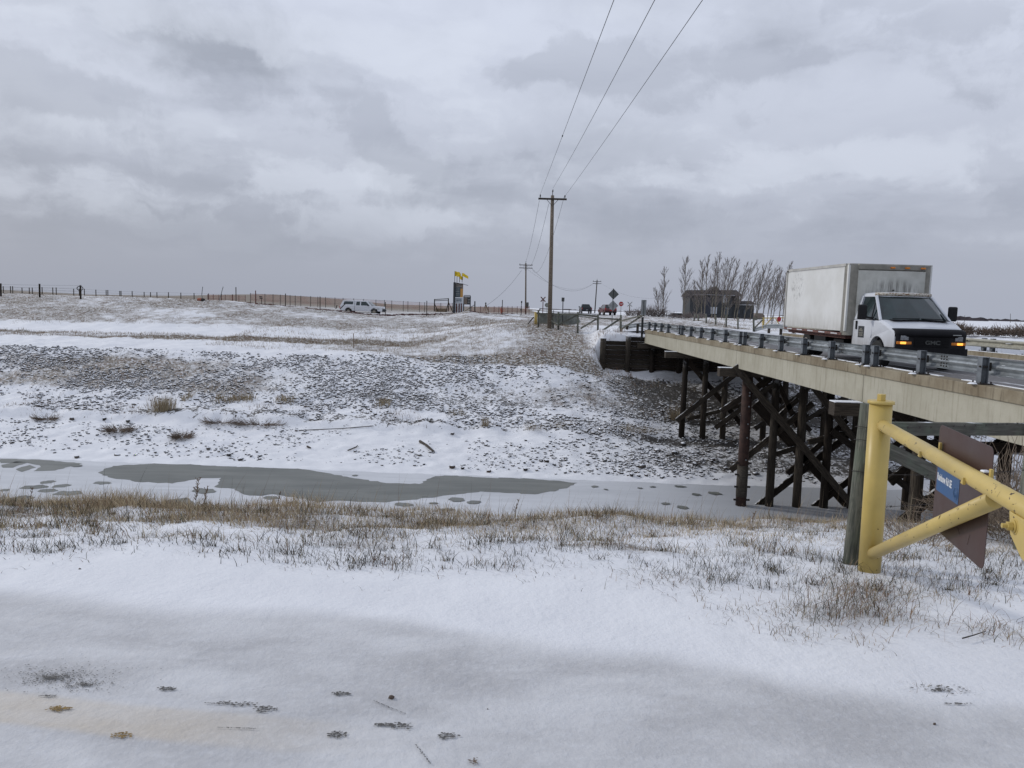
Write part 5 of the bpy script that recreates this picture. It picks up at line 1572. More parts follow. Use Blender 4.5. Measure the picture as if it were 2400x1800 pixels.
# sign plate (top edge along the arm)
s0, s1 = .972, 1.672
off = -side * .048
SG = thing('street_sign', 'brown sign plate with blue street name label behind yellow gate arm', 'sign', alongp(s0, .88, off))


def rrect(w, h, r, n=5):
    P = []
    for cx, cyy, a in ((w - r, h - r, 0), (r, h - r, 90), (r, r, 180), (w - r, r, 270)):
        for k in range(n + 1):
            t = math.radians(a + 90 * k / n); P.append((cx + r * math.cos(t), cyy + r * math.sin(t)))
    return P


WS = s1 - s0
mb = MB(); mb.prism(rrect(WS, .520, .035), lambda u, v, t: alongp(s0 + u, .558 + v, off + side * t), -.0015, .0015)
PL = setpar(mb.build('plate', 'sign_brown', None, bevel=.0005), SG)
mb = MB(); mb.prism(rrect(.322, .125, .004), lambda u, v, t: alongp(s0 + .022 + u, .750 + v, off + side * t), .0018, .0026)
LB = setpar(mb.build('name_label', 'sign_blue', None), SG)
bpy.context.view_layer.update()
e = U; nn_ = nrm.normalized()
mw = Matrix(((e.x, 0, nn_.x, 0), (e.y, 0, nn_.y, 0), (0, 1, 0, 0), (0, 0, 0, 1)))
pos = alongp(s0 + .030, .806, off + side * .0034)
o = text('Rainbow Rd SE', .050, 'lettering', SG, Matrix.Identity(4), 'street_name', .0004, .0012, .70)
o.parent = None; o.matrix_world = Matrix.Translation(pos) @ mw @ Matrix.Diagonal((.70, 1, 1, 1)); setpar(o, SG)
# faint round crest at the end of the label
m = MB(); cc = alongp(s0 + .305, .792, off + side * .0034)
def ring(m, c, r, w, n=28, a0=0, a1=360):
    pts = [c + e * (math.cos(math.radians(a0 + (a1 - a0) * k / n)) * r) + Vector((0, 0, math.sin(math.radians(a0 + (a1 - a0) * k / n)) * r)) for k in range(n + 1)]
    m.path(pts, w, 4)
ring(m, cc, .030, .0011); ring(m, cc, .024, .0008); ring(m, cc + Vector((0, 0, -.004)), .012, .0011, 12, 20, 200)
for k in range(4): m.beam(cc + e * (-.014 + .009 * k) + Vector((0, 0, -.016)), cc + e * (-.012 + .009 * k) + Vector((0, 0, -.002)), .0012, .0012)
setpar(m.build('crest', 'emblem', None), SG)
# scratches on the lower half
m = MB()
for (u0, v0, u1, v1) in ((.50, .05, .52, .10), (.30, .11, .40, .07)):
    m.beam(alongp(s0 + u0, .56 + v0, off + side * .0022), alongp(s0 + u1, .56 + v1, off + side * .0022), .002, .0012)
setpar(m.build('scratches', 'board_brown', None), SG)
MBs = MB(); MBs.box(alongp(1.65, AZ + .040, -side * .03), (.03, .03, .010)); tag(MBs.build('snow_clump', 'snow', bevel=.005), 'tiny snow clump between the brown sign and gate arm', 'snow clump')
# rust chips on the pipes
simple('chip_rust', (0.035, 0.02, 0.013), 0.9, var=0.4, scale=60)
rr = random.Random(9); m = MB()
def chip(m, c, ax, nr, L, w, ang):
    sd_ = nr.cross(ax).normalized(); a = ax * math.cos(ang) + sd_ * math.sin(ang); b = nr.cross(a).normalized()
    k = 7; m.add([c + a * (math.cos(j * 6.28 / k) * L * rr.uniform(.6, 1.2)) + b * (math.sin(j * 6.28 / k) * w * rr.uniform(.5, 1.3)) for j in range(k)], [tuple(range(k))])
bd = (alongp(1.86, .905) - alongp(.03, .112)).normalized(); bn = nrm.normalized()
def on_brace(f, ang):
    c = alongp(.03, .112).lerp(alongp(1.86, .905), f); s2 = bd.cross(bn); n2 = bn * math.cos(ang) + s2 * math.sin(ang); return c + n2 * .0368, n2
def on_arm(s, ang):
    c = alongp(s); s2 = U.cross(bn); n2 = bn * math.cos(ang) + s2 * math.sin(ang); return c + n2 * .0376, n2
for f, ang, L, w, a2 in ((.72, -.35, .012, .006, 1.2), (.44, .1, .003, .003, 0), (.46, .1, .003, .003, 0), (.50, .75, .012, .002, .4), (.835, -.45, .010, .0022, .9), (.845, -.2, .012, .002, .3), (.70, .9, .006, .003, 0), (.83, .8, .014, .0015, .2), (.95, .2, .006, .002, .6)):
    c, n2 = on_brace(f, ang); chip(m, c, bd, n2, L, w, a2)
for s, ang, L, w, a2 in ((1.78, -1.0, .020, .004, .2), (1.84, -.9, .012, .003, .2), (1.95, -.6, .010, .0015, 1.4), (1.98, -.4, .014, .0015, 1.5), (2.02, -.7, .010, .0018, .3), (2.1, -.9, .012, .002, .2), (2.12, -.3, .012, .0012, .2), (1.75, .4, .006, .003, .2), (1.9, -1.1, .008, .002, 0), (2.2, -.8, .010, .0018, 0), (1.5, -.1, .007, .004, .9)):
    c, n2 = on_arm(s, ang); chip(m, c, U, n2, L, w, a2)
ch_ = m.build('rust_chips', 'chip_rust', None, fix=False); setpar(ch_, GT)
c0 = Vector((2.31, 4.78, .05)); m = MB()
vd = Vector((-2.3, -4.7, 0)).normalized()
for k in range(9):
    a = rr.uniform(-.7, .7); n2 = Matrix.Rotation(a, 3, 'Z') @ vd
    chip(m, Vector((2.317, 4.779, rr.uniform(.01, .09))) + n2 * .0683, Vector((0, 0, 1)), n2, rr.uniform(.004, .016), rr.uniform(.003, .008), rr.uniform(0, 3))
for z in (.28, .6): 
    n2 = Matrix.Rotation(.5, 3, 'Z') @ vd; chip(m, Vector((2.312, 4.77, z)) + n2 * .0683, Vector((0, 0, 1)), n2, .004, .004, 0)
setpar(m.build('post_chips', 'chip_rust', None, fix=False), GT)

# ------------------------------------------------------------------ board fence by the gate
FN = thing('board_fence', 'weathered grey board and barbed wire fence behind the yellow gate', 'fence', (2.33, 4.99, 0))
plank('post', (2.275, 4.97, -.3), (2.335, 4.99, 1.035), .108, .108, 'near_post_wood', FN, roundr=True, r1=.052)
plank('post', (3.86, 5.62, -.4), (3.88, 5.62, .965), .13, .13, 'near_post_wood', FN, roundr=True, r1=.058)
plank('rail_board', (2.36, 5.04, .865), (3.80, 5.66, .80), .04, .09, 'fence_wood', FN)
plank('rail_board', (3.80, 5.66, .80), (5.2, 6.2, .78), .04, .09, 'fence_wood', FN)
plank('brace_board', (2.36, 5.05, .79), (3.5, 5.5, .30), .04, .095, 'fence_wood', FN)


def barbed(m, a, b, sag=.01):
    a, b = Vector(a), Vector(b); pts = []
    for k in range(13):
        t = k / 12; p = a.lerp(b, t); p.z -= sag * 4 * t * (1 - t); pts.append(p + Vector((0, 0, .0015 * math.sin(k * 5))))
    m.path(pts, .0016, 4); L = (b - a).length; n = int(L / .105)
    for k in range(n):
        t = (k + .5) / n; p = a.lerp(b, t); p.z -= sag * 4 * t * (1 - t)
        m.tube(p - (b - a).normalized() * .006, p + (b - a).normalized() * .006, .0035, n=5)
        m.path([p + Vector((.006, 0, .011)), p, p + Vector((-.006, 0, -.011))], .0012, 3); m.path([p + Vector((-.007, 0, .009)), p, p + Vector((.007, 0, -.008))], .0012, 3)


m = MB(); barbed(m, (2.30, 4.93, .885), (3.87, 5.55, .875)); barbed(m, (2.30, 4.92, .59), (3.87, 5.55, .53), .03); barbed(m, (2.30, 4.92, .36), (3.87, 5.55, .35), .02)
barbed(m, (3.87, 5.55, .875), (5.2, 6.1, .86)); m.path([(3.87, 5.55, .89), (3.78, 5.58, .80)], .0016, 4)
for z in (.885, .59, .36, .80, .18): ring_pts = [Vector((2.315 + math.cos(a) * .0565, 4.985 + math.sin(a) * .0565, z + .006 * math.sin(a * 2))) for a in np.linspace(0, 6.28, 17)]; m.path(ring_pts, .0018, 4)
for z in (.875, .80): m.path([Vector((3.87 + math.cos(a) * .069, 5.62 + math.sin(a) * .069, z + .02 * math.sin(a))) for a in np.linspace(0, 6.28, 15)], .0018, 4)
setpar(m.build('barbed_wire', 'barbed_wire', None), FN)

# ------------------------------------------------------------------ utility poles and wires
def utility_pole(label, base, top, r0, r1, arms, mat='pole_wood', armw=2.1, box=False, yaw=0.0, insul=True, prong=.42):
    t = thing('utility_pole', label, 'utility pole', base, yaw)
    b, tp_ = Vector(base), Vector(top); R = Matrix.Rotation(-yaw, 3, 'Z'); dlt = R @ (tp_ - b)
    MB().tube((0, 0, -.5), dlt, r0, r1, 14).build('pole', mat, t, smooth=True)
    for k, dz in enumerate(arms):
        c = dlt * (1 - dz / dlt.z)
        a = MB().box((c.x, c.y - .14, c.z), (armw, .11, .13)).build('crossarm', 'bark', t)
        if dz < 1.2 or k == 0:
            m = MB()
            for s in (-1, 1): m.beam((c.x + s * .42, c.y - .14, c.z - .05), (c.x + s * .04, c.y - .12, c.z - .48), .04, .03)
            m.build('arm_brace', 'bolt', a)
        if insul and k == 0:
            for s in (-1, 1):
                m = MB(); m.tube((c.x + s * (armw / 2 - .14), c.y - .14, c.z + .04), (c.x + s * (armw / 2 - .14), c.y - .14, c.z + .17), .022, n=6); m.tube((c.x + s * (armw / 2 - .14), c.y - .14, c.z + .15), (c.x + s * (armw / 2 - .14), c.y - .14, c.z + .30), .055, .035, 8); m.build('insulator', 'bolt', a)
    m = MB(); m.tube((dlt.x, dlt.y - .05, dlt.z - .15), (dlt.x, dlt.y - .05, dlt.z + prong * .7), .025, n=6); m.tube((dlt.x, dlt.y - .05, dlt.z + prong * .6), (dlt.x + .02, dlt.y - .05, dlt.z + prong), .055, .03, 8); m.build('top_insulator', 'bolt', t)
    if box: MB().box((.32, 0, 1.75), (.42, .4, 1.2)).build('meter_box', 'sign_back_dark', t, bevel=.03)
    return t


P1b, P1t = at(1288, 768, 58), at(1295, 458, 58); P1b.z = Hs(P1b.x, 58)
utility_pole('tall wooden utility pole with single crossarm nearest the bridge', P1b, P1t, .175, .125, [.28])
P2b, P2t = at(1232, 737, 150), at(1232.6, 617, 150)
utility_pole('utility pole with two crossarms and meter box left of the tall pole', P2b, P2t, .17, .13, [.35, .92], armw=2.6, box=True, prong=.45)
P3b, P3t = at(1393.5, 737, 210), at(1399.5, 656, 210)
utility_pole('leaning distant utility pole with two crossarms above the parked cars', P3b, P3t, .17, .12, [.45, 1.0], mat='bark', armw=2.3, prong=.3)
for px, y0, y1, lb in ((2261, 754, 739, 'faint short pole on the far field behind the truck mirror'), (2368, 757, 735, 'faint pole on the far field at the right edge')):
    b = at(px, y0, 520); tt = at(px + .3, y1, 520); o = MB().tube((0, 0, -1), tt - b, .16, .12, 8).build('field_pole', 'bark'); o.location = b; tag(o, lb, 'pole')


def wire(name, label, pts_a, b, sag, r, n=26, extra=None):
    a, b = Vector(pts_a), Vector(b); P = []
    for k in range(n + 1):
        t = k / n; p = a.lerp(b, t); p.z -= sag * 4 * t * (1 - t); P.append(p - a)
    m = MB(); m.path(P, r, 5)
    if extra: 
        p = P[int(n * extra)]; m.tube(p - Vector((0, .12, 0)), p + Vector((0, .12, 0)), .03, n=6)
    o = m.build(name, 'wire'); o.location = a; tag(o, label, 'power line')


ends = [at(1266, 457, 57.86), at(1296, 441, 57.95), at(1323, 461, 57.86)]
tops = [at(1434, 0, 17), at(1531, 0, 17), at(1648, 0, 17)]
mids = [at(1355, 232, 31), at(1392, 225, 31), at(1480, 225, 28)]
lab = ['left', 'middle', 'right']
samples = [[(1266, 457), (1300, 362), (1355, 232), (1399, 110), (1434, 0)], [(1297, 441), (1352, 340), (1420, 225), (1480, 105), (1531, 0)], [(1323, 459), (1380, 384), (1470, 252), (1562, 122), (1648, 0)]]
for i in range(3):
    # real catenary from the pole to the next pole behind the camera, surveyed through the picture
    e0 = ends[i]; c1 = at(*samples[i][-1], 16.0)
    P = [e0]
    X0, X1 = e0.x, c1.x
    Ys = np.linspace(57.9, 16, 15); 
    # distance along follows from the lateral line
    for (px, py) in samples[i][1:]:
        r = ray(px, py); q_ = r[0] / r[1]
        # x = X0 + k (57.9 - Y) , q = x / Y
        k = (X1 - X0) / (57.9 - 16.0)
        Y = (X0 + k * 57.9) / (q_ + k); P.append(at(px, py, Y))
    # smooth parabola through first, third and last
    ys_ = np.array([p.y for p in P]); cz = np.polyfit(ys_, [p.z for p in P], 2); cx = np.polyfit(ys_, [p.x for p in P], 1)
    Yv = np.linspace(57.9, 4.0, 40); pts = [Vector((np.polyval(cx, y), y, np.polyval(cz, y))) for y in Yv]
    pts[0] = e0; m = MB(); m.path([p - e0 for p in pts], .0075, 5)
    if i == 0: m.tube(pts[19] - e0 - Vector((0, .1, 0)), pts[19] - e0 + Vector((0, .1, 0)), .025, n=6)
    o = m.build('power_line', 'wire'); o.location = e0; tag(o, '%s one of the three overhead wires running towards the viewer' % lab[i], 'power line')
for i, (px, py, qx, qy) in enumerate([(1264, 470, 1219, 622), (1286, 478, 1233, 618), (1322, 462, 1245, 624)]):
    wire('power_line', '%s wire between the tall pole and the two armed pole' % lab[i], at(px, py, 58), at(qx, qy, 150), 2.2 if i < 2 else 3.0, .012)
wire('power_line', 'upper sagging wire between the two far utility poles', at(1248, 631, 150), at(1392, 663, 210), 3.1, .022)
wire('power_line', 'lower sagging wire between the two far utility poles', at(1236, 631, 150), at(1389, 667, 210), 2.4, .014)
wire('power_line', 'faint wire from the leaning pole towards the trees', at(1408, 663, 210), at(1560, 697, 170), 1.6, .012)
wire('guy_wire', 'guy wire from the two armed pole down to the left', at(1222, 634, 150), at(1140, 716, 118), .6, .02)

# ------------------------------------------------------------------ log fence on the far bank
LF = thing('pole_fence', 'grey wooden post and rail fence with diagonal braces past the canal', 'fence', at(1354, 770, 57))
posts = [(1262, 768, 727, 58.5), (1296.5, 768, 733, 58.0), (1309, 770, 731, 57.5), (1354.5, 772, 731, 56.8), (1401.5, 775, 737, 56), (1455, 781, 738, 55)]
for (px, yb, yt, Y) in posts:
    a = at(px, yb, Y); b = at(px, yt, Y); a.z = Hs(a.x, Y) - .3
    plank('post', a, b, .15 if px != 1455 else .18, .15, 'fence_wood', LF, roundr=True, r1=.07)
def rail(a, b, w=.05, h=.10, Y=None, mat='fence_wood'):
    plank('rail', at(*a), at(*b), w, h, mat, LF)
rail((1264, 735, 58.4), (1300, 736, 57.8), h=.13); rail((1297, 736, 57.8), (1355, 737, 56.7), h=.13); rail((1354, 737, 56.7), (1402, 742, 55.8), h=.14); rail((1401, 745, 55.8), (1455, 749, 54.8), h=.10)
rail((1284, 747, 58.1), (1309, 762, 57.4), h=.11); rail((1309, 761, 57.4), (1352, 739, 56.8), h=.11); rail((1361, 770, 56.5), (1399, 747, 56), h=.11); rail((1410, 776, 55.6), (1454, 747, 55), h=.13)
rail((1356, 741, 56.7), (1400, 747, 55.8), h=.07); rail((1455, 752, 54.8), (1507, 739, 51.6), h=.10)
rail((1455, 772, 54.6), (1508, 738, 51.8), h=.10)
# folded yellow gate
t = thing('folded_gate', 'folded yellow gate leaf and braces standing left of the tall pole', 'gate', at(1256, 766, 60)); 
for (a, b, r) in (((1254, 764), (1254.5, 731), .06), ((1258, 764), (1257, 733), .05), ((1253, 762), (1261, 732), .045), ((1261, 764), (1262.5, 736), .04)):
    plank('bar', at(*a, 60), at(*b, 60), r * 2, r * 2, 'yellow_paint', t, roundr=True)
plank('prop', at(1234, 763, 60), at(1251, 743, 60), .08, .08, 'creosote_grey', t); plank('cross_bar', at(1258, 736, 59.8), at(1266, 725, 59.8), .07, .07, 'creosote', t)
# weathered green tarpaulin wall
t = thing('tarpaulin_screen', 'long grey green tarpaulin screen tapering to right behind pole fence', 'screen', at(1300, 765, 62))
pa = [(1264, 736), (1264, 763), (1320, 762), (1345, 761), (1362, 755), (1354, 743), (1349, 737)]
m = MB(); n = len(pa)
F_ = [at(x, y, 61.5 + (x - 1264) * .004) for x, y in pa]
K = [p + Vector((0, .5, 0)) for p in F_]
m.add([p - t.location for p in F_ + K], [tuple(range(n)), tuple(range(n, 2 * n))[::-1]] + [(i, n + i, n + (i + 1) % n, (i + 1) % n) for i in range(n)]); m.build('tarpaulin', 'tarp', t, bevel=.05)
for px in (1284, 1300, 1330, 1347):
    a = at(px, 763, 61.3); b = at(px, 736, 61.3); plank('batten', a, b, .05, .03, 'tarp', t)
m = MB(); a = at(1266, 735.5, 61.3); b = at(1348, 736, 61.3); m.box(((a + b) / 2) - t.location, ((b - a).length, .4, .05)); m.build('snow_top', 'snow', t)


# ------------------------------------------------------------------ signs along the road
def sign_post(name, label, px, yb, yt, Y, r=.04, mat='sign_back_dark'):
    b = at(px, yb, Y); p = at(px, yt, Y); t = thing(name, label, 'sign', b)
    MB().tube((0, 0, -.3), p - b, r, r, 8).build('post', mat, t); return t, b


t, b = sign_post('diamond_sign', 'pair of diamond warning signs seen from behind above the red car', 1585, 767, 700, 62)
bpy.data.objects.remove(t.children[0]); bpy.data.objects.remove(t)
b = at(1434, 765, 64); tp_ = at(1437.5, 676, 64)
t = thing('diamond_sign', 'pair of diamond warning signs seen from behind beside the red car', 'sign', b)
MB().tube((0, .04, -.3), tp_ - b + Vector((0, .04, 0)), .03, .03, 8).build('post', 'sign_back_dark', t)
for (cx, cyp, hw, mt) in ((1437.8, 689.5, 12.6, 'sign_back_dark'), (1436.5, 716.5, 12.6, 'sign_back')):
    c = at(cx, cyp, 64) - b; w = hw / 1800 * 64
    m = MB(); m.prism([(0, -w), (w, 0), (0, w), (-w, 0)], lambda u, v, tt: (c.x + u, c.y - .03 + tt, c.z + v), 0, .01); d_ = m.build('plate', mt, t)
    MB().box((c.x, c.y - .04, c.z), (.05, .02, 1.8 * w)).build('stiffener', 'sign_back_dark' if mt == 'sign_back' else 'black_post', d_)
MB().add([Vector((-.16, -.045, .06)) + c + Vector((0, 0, .0)), Vector((-.08, -.045, .14)) + c, Vector((-.06, -.045, .10)) + c, Vector((-.14, -.045, .02)) + c], [(0, 1, 2, 3)])
# stop sign
b = at(1454.5, 742, 96); t = thing('stop_sign', 'small red stop sign facing the viewer right of diamond signs', 'sign', b)
c = at(1455.7, 712.3, 96) - b; MB().tube((0, 0, -.8), c, .035, .035, 8).build('post', 'sign_back', t)
oct_ = [(math.cos(math.radians(22.5 + 45 * k)), math.sin(math.radians(22.5 + 45 * k))) for k in range(8)]
R_ = 5.4 / 1800 * 96
MB().prism([(u * R_ * 1.1, v * R_ * 1.1) for u, v in oct_], lambda u, v, tt: (c.x + u, c.y - .05 + tt, c.z + v), 0, .01).build('white_rim', 'sign_white', t)
pl_ = MB().prism([(u * R_, v * R_) for u, v in oct_], lambda u, v, tt: (c.x + u, c.y - .07 + tt, c.z + v), 0, .012).build('plate', 'sign_red', t)
text('STOP', R_ * .62, 'sign_white', t, Matrix.Translation((c.x - R_ * .75, c.y - .075, c.z - R_ * .22)) @ Matrix.Rotation(math.pi / 2, 4, 'X'), 'stop_lettering', .003, .004, 1.05)
# stop sign back
b = at(1282, 735, 120); t = thing('stop_sign', 'stop sign seen from behind, half hidden by the tall pole', 'sign', b)
c = at(1281.8, 715, 120) - b; MB().tube((0, 0, -.5), c, .04, .04, 8).build('post', 'sign_back', t)
MB().prism([(u * .35, v * .35) for u, v in oct_], lambda u, v, tt: (c.x + u, c.y - .05 + tt, c.z + v), 0, .012).build('plate', 'tarp', t)
# slim sign
b = at(1318.5, 766, 61); t = thing('small_sign', 'small rectangular sign on thin dark post right of tall pole', 'sign', b)
c = at(1319.5, 702, 61) - b; MB().tube((0, 0, -.3), c, .035, .035, 8).build('post', 'black_post', t)
MB().box((c.x, c.y - .04, c.z - .0), (.23, .02, .31)).build('plate', 'sign_back_dark', t); MB().box((c.x, c.y - .055, c.z), (.05, .02, .31)).build('stiffener', 'black_post', t.children[1])


def crossbuck(label, px, yb, cyp, Y, mats, w=6.3):
    b = at(px, yb, Y); c = at(px + .8, cyp, Y) - b; t = thing('railway_crossbuck', label, 'crossbuck', b)
    MB().box((c.x / 2, 0, (c.z - .3) / 2), (.16, .12, c.z + .3)).build('post', mats[1], t)
    s = w / 1800 * Y
    for k, sg in enumerate((1, -1)):
        R = Matrix.Rotation(sg * math.radians(45), 3, 'Y')
        o = MB().box((c.x, c.y - .08 - .02 * k, c.z), (s * 2.6, .015, .23), R).build('blade', mats[0], t)
        m = MB(); m.box((c.x, c.y - .10 - .02 * k, c.z), (s * 2.1, .006, .075), R); m.build('blade_lettering', mats[2], o)
    return t


crossbuck('railway crossbuck seen dark left of the tall pole', 1272, 737, 701.5, 165, ('dark_red', 'dark_red', 'board_brown'), 6)
crossbuck('white railway crossbuck right of the small stop sign', 1475, 737, 713, 150, ('sign_white', 'pole_wood', 'sign_back_dark'), 6.5)
b = at(1221, 735, 90); t = thing('lamp_rod', 'thin leaning rod with dark knob left of meter box pole', 'rod', b)
m = MB(); m.path([(0, 0, -.3), at(1221.5, 722, 90) - b, at(1222.5, 709, 90) - b], .035, 6); m.tube(at(1222.4, 710, 90) - b, at(1222.7, 705.5, 90) - b, .08, n=8); m.tube(at(1221.2, 728, 90) - b, at(1221.3, 724, 90) - b, .09, n=8); m.build('rod', 'black_post', t)
for px, yt, lb in ((1334, 724.5, 'short dark stake between slim sign and black pickup'), (1297, 727, 'short dark stake right behind the tall pole base')):
    b = at(px, 736, 100); o = MB().tube((0, 0, -.3), at(px, yt, 100) - b, .045, n=6).build('stake', 'bark'); o.location = b; tag(o, lb, 'stake')


# ------------------------------------------------------------------ distant vehicles
def car_side(profile, w, x):
    pass


def mkcar(name, label, cat, loc, rz, body, glass, hw, mat, top_w, wheels, lamps=None, plate=None, extra=None, rough=None):
    t = thing(name, label, cat, loc, rz)
    MB().prism(body, lambda u, v, tt: (u, tt, v), -hw, hw).build('body', mat, t, bevel=.07)
    g = glass; n = len(g); zb = min(v for u, v in g); ztp = max(v for u, v in g)
    def wd(v): return hw - .06 + (top_w - hw + .06) * (v - zb) / (ztp - zb)
    vs = [(u, -wd(v), v) for u, v in g] + [(u, wd(v), v) for u, v in g]
    MB().add(vs, [tuple(range(n)), tuple(range(n, 2 * n))[::-1]] + [(i, n + i, n + (i + 1) % n, (i + 1) % n) for i in range(n)]).build('windows', 'cab_glass', t)
    for x in wheels:
        for y in (-hw + .1, hw - .1): wheel(t, x, y, .36, .24)
    return t, wd, ztp


# local x = front. 1) black pickup driving away: front towards +Y => rz = +90
LZ = float(road_z(153))
t, wd, zt = mkcar('black_pickup', 'black pickup truck seen from behind waiting at the crossing', 'pickup truck', (14.15, 153, .80), math.radians(91),
    [(-2.75, .5), (-2.2, .5)] + [(-1.75 + .45 * math.cos(math.radians(a)), .42 + .45 * math.sin(math.radians(a))) for a in (170, 130, 90, 50, 10)] + [(1.3, .42)] + [(1.8 + .45 * math.cos(math.radians(a)), .42 + .45 * math.sin(math.radians(a))) for a in (170, 130, 90, 50, 10)] + [(2.7, .5), (2.75, 1.0), (1.4, 1.2), (-2.75, 1.22)],
    [(-.9, 1.2), (-.75, 1.78), (.6, 1.80), (1.4, 1.2)], 1.0, 'dark_paint', .72, (-1.75, 1.8))
MB().box((-.08, 0, 1.82), (1.5, 1.36, .06)).build('roof', 'dark_paint', t, bevel=.02)
MB().box((-2.78, 0, .92), (.05, 1.8, .5)).build('tailgate', 'dark_paint', t, bevel=.02)
MB().box((-2.82, 0, .70), (.03, .34, .16)).build('number_plate', 'plate', t); MB().box((-2.85, 0, .60), (.16, 1.9, .16)).build('rear_bumper', 'black_plastic', t, bevel=.03)
for s in (-1, 1): MB().box((.95, s * 1.14, 1.30), (.08, .24, .24)).build('mirror', 'black_plastic', t, bevel=.03); MB().box((-2.80, s * .93, 1.0), (.05, .12, .34)).build('tail_lamp', 'tail_lamp', t)
# 2) red suv, seen from behind and its left side
t, wd, zt = mkcar('red_suv', 'red suv driving away, seen from behind beside diamond signs', 'car', (14.25, 118, .80), math.radians(97),
    [(-2.25, .45), (-1.8, .38)] + [(-1.35 + .4 * math.cos(math.radians(a)), .38 + .4 * math.sin(math.radians(a))) for a in (170, 130, 90, 50, 10)] + [(.9, .38)] + [(1.35 + .4 * math.cos(math.radians(a)), .38 + .4 * math.sin(math.radians(a))) for a in (170, 130, 90, 50, 10)] + [(2.2, .42), (2.3, .8), (1.9, .95), (1.0, 1.05), (-2.15, 1.08), (-2.28, .85)],
    [(-2.12, 1.02), (-1.7, 1.56), (.1, 1.60), (1.05, 1.02)], .93, 'red_paint', .66, (-1.35, 1.35))
MB().box((-.75, 0, 1.60), (1.9, 1.28, .07)).build('roof', 'red_paint', t, bevel=.03)
for s in (-1, 1):
    MB().beam((-2.14, s * .85, 1.05), (-1.68, s * .66, 1.58), .10, .08).build('rear_pillar', 'red_paint', t)
    MB().beam((1.02, s * .86, 1.04), (.15, s * .66, 1.58), .07, .07).build('front_pillar', 'red_paint', t)
    MB().box((-2.26, s * .80, .98), (.10, .16, .26)).build('tail_lamp', 'tail_lamp', t, bevel=.03); MB().box((.75, s * 1.03, 1.1), (.10, .2, .16)).build('mirror', 'black_plastic', t, bevel=.03)
MB().box((-2.30, .0, .98), (.02, .5, .06)).build('bright_strip', 'plate', t); MB().box((-2.30, 0, .78), (.02, .3, .13)).build('number_plate', 'tail_lamp', t); MB().box((-2.30, 0, .50), (.10, 1.75, .22)).build('rear_bumper', 'black_plastic', t, bevel=.04)
# 3) white pickup with canopy, side on, facing right
c = at(851, 737, 104)
t = thing('white_pickup', 'white pickup with canopy parked side on behind the orange mesh', 'pickup truck', (c.x, 104, .12), math.radians(-4))
ar = lambda cx: [(cx + .5 * math.cos(math.radians(a)), .42 + .5 * math.sin(math.radians(a))) for a in (172, 140, 110, 90, 70, 40, 8)]
MB().prism([(-2.9, .55), (-2.5, .5)] + ar(-1.75) + [(1.2, .45)] + ar(1.75) + [(2.75, .5), (2.92, .6), (2.9, 1.0), (2.75, 1.12), (1.3, 1.2), (.3, 1.22), (-2.9, 1.22)], lambda u, v, tt: (u, tt, v), -1.0, 1.0).build('body', 'pickup_white', t, bevel=.05)
vsn = lambda pts, wb, wt, z0, z1: [(u, -(wb + (wt - wb) * (v - z0) / (z1 - z0)), v) for u, v in pts] + [(u, (wb + (wt - wb) * (v - z0) / (z1 - z0)), v) for u, v in pts]
for nm, pts, mt in (('canopy', [(-2.85, 1.2), (-2.55, 1.86), (-.95, 1.88), (-.95, 1.2)], 'pickup_white'), ('cab_top', [(-.90, 1.2), (-.88, 1.86), (.75, 1.86), (1.45, 1.2)], 'pickup_white')):
    k = len(pts); v = vsn(pts, .95, .78, 1.2, 1.88); MB().add(v, [tuple(range(k)), tuple(range(k, 2 * k))[::-1]] + [(i, k + i, k + (i + 1) % k, (i + 1) % k) for i in range(k)]).build(nm, mt, t, bevel=.04)
def sidewin(pts, nm):
    f = lambda v: -(.95 + (.78 - .95) * (v - 1.2) / .68) - .012
    g = MB().add([(u, f(v), v) for u, v in pts] + [(u, f(v) + .03, v) for u, v in pts], [tuple(range(len(pts))), tuple(range(len(pts), 2 * len(pts)))[::-1]] + [(i, len(pts) + i, len(pts) + (i + 1) % len(pts), (i + 1) % len(pts)) for i in range(len(pts))]); g.build(nm, 'cab_glass', t)
sidewin([(-2.45, 1.36), (-2.32, 1.74), (-1.12, 1.74), (-1.12, 1.36)], 'canopy_window'); sidewin([(-.72, 1.24), (-.68, 1.74), (-.2, 1.74), (-.2, 1.24)], 'rear_window'); sidewin([(-.05, 1.24), (-.05, 1.74), (.62, 1.74), (1.12, 1.24)], 'front_window')
MB().add([(.86, -.72, 1.80), (.86, .72, 1.80), (1.52, .86, 1.22), (1.52, -.86, 1.22)], [(0, 1, 2, 3)]).build('windscreen', 'cab_glass', t)
for x in (-1.75, 1.75): wheel(t, x, -.86, .40, .26); wheel(t, x, .86, .40, .26)
MB().box((2.3, -1.01, .82), (.34, .03, .12)).build('door_lettering', 'board_text', t); MB().box((-.92, -1.008, .85), (.03, .02, .6)).build('door_gap', 'black_plastic', t); MB().box((2.9, 0, .62), (.12, 1.9, .2)).build('bumper', 'black_plastic', t, bevel=.03)
MB().box((2.88, -.8, .92), (.12, .3, .22)).build('headlamp', 'headlamp', t); MB().box((-2.9, -.96, .95), (.08, .1, .32)).build('tail_lamp', 'tail_lamp', t); MB().box((.95, -1.1, 1.28), (.12, .2, .2)).build('mirror', 'black_plastic', t, bevel=.02)
# 4) dark car roof by the trees
c = at(1588, 742, 150); t, wd, zt = mkcar('dark_car', 'dark car parked low behind the bank left of the house', 'car', (c.x, 150, c.z - .75), math.radians(10), [(-2.2, .4), (2.2, .4), (2.25, .85), (1.2, .95), (-2.0, .98)], [(-1.7, .95), (-1.1, 1.42), (.5, 1.42), (1.2, .95)], .9, 'dark_paint', .65, (-1.35, 1.35))

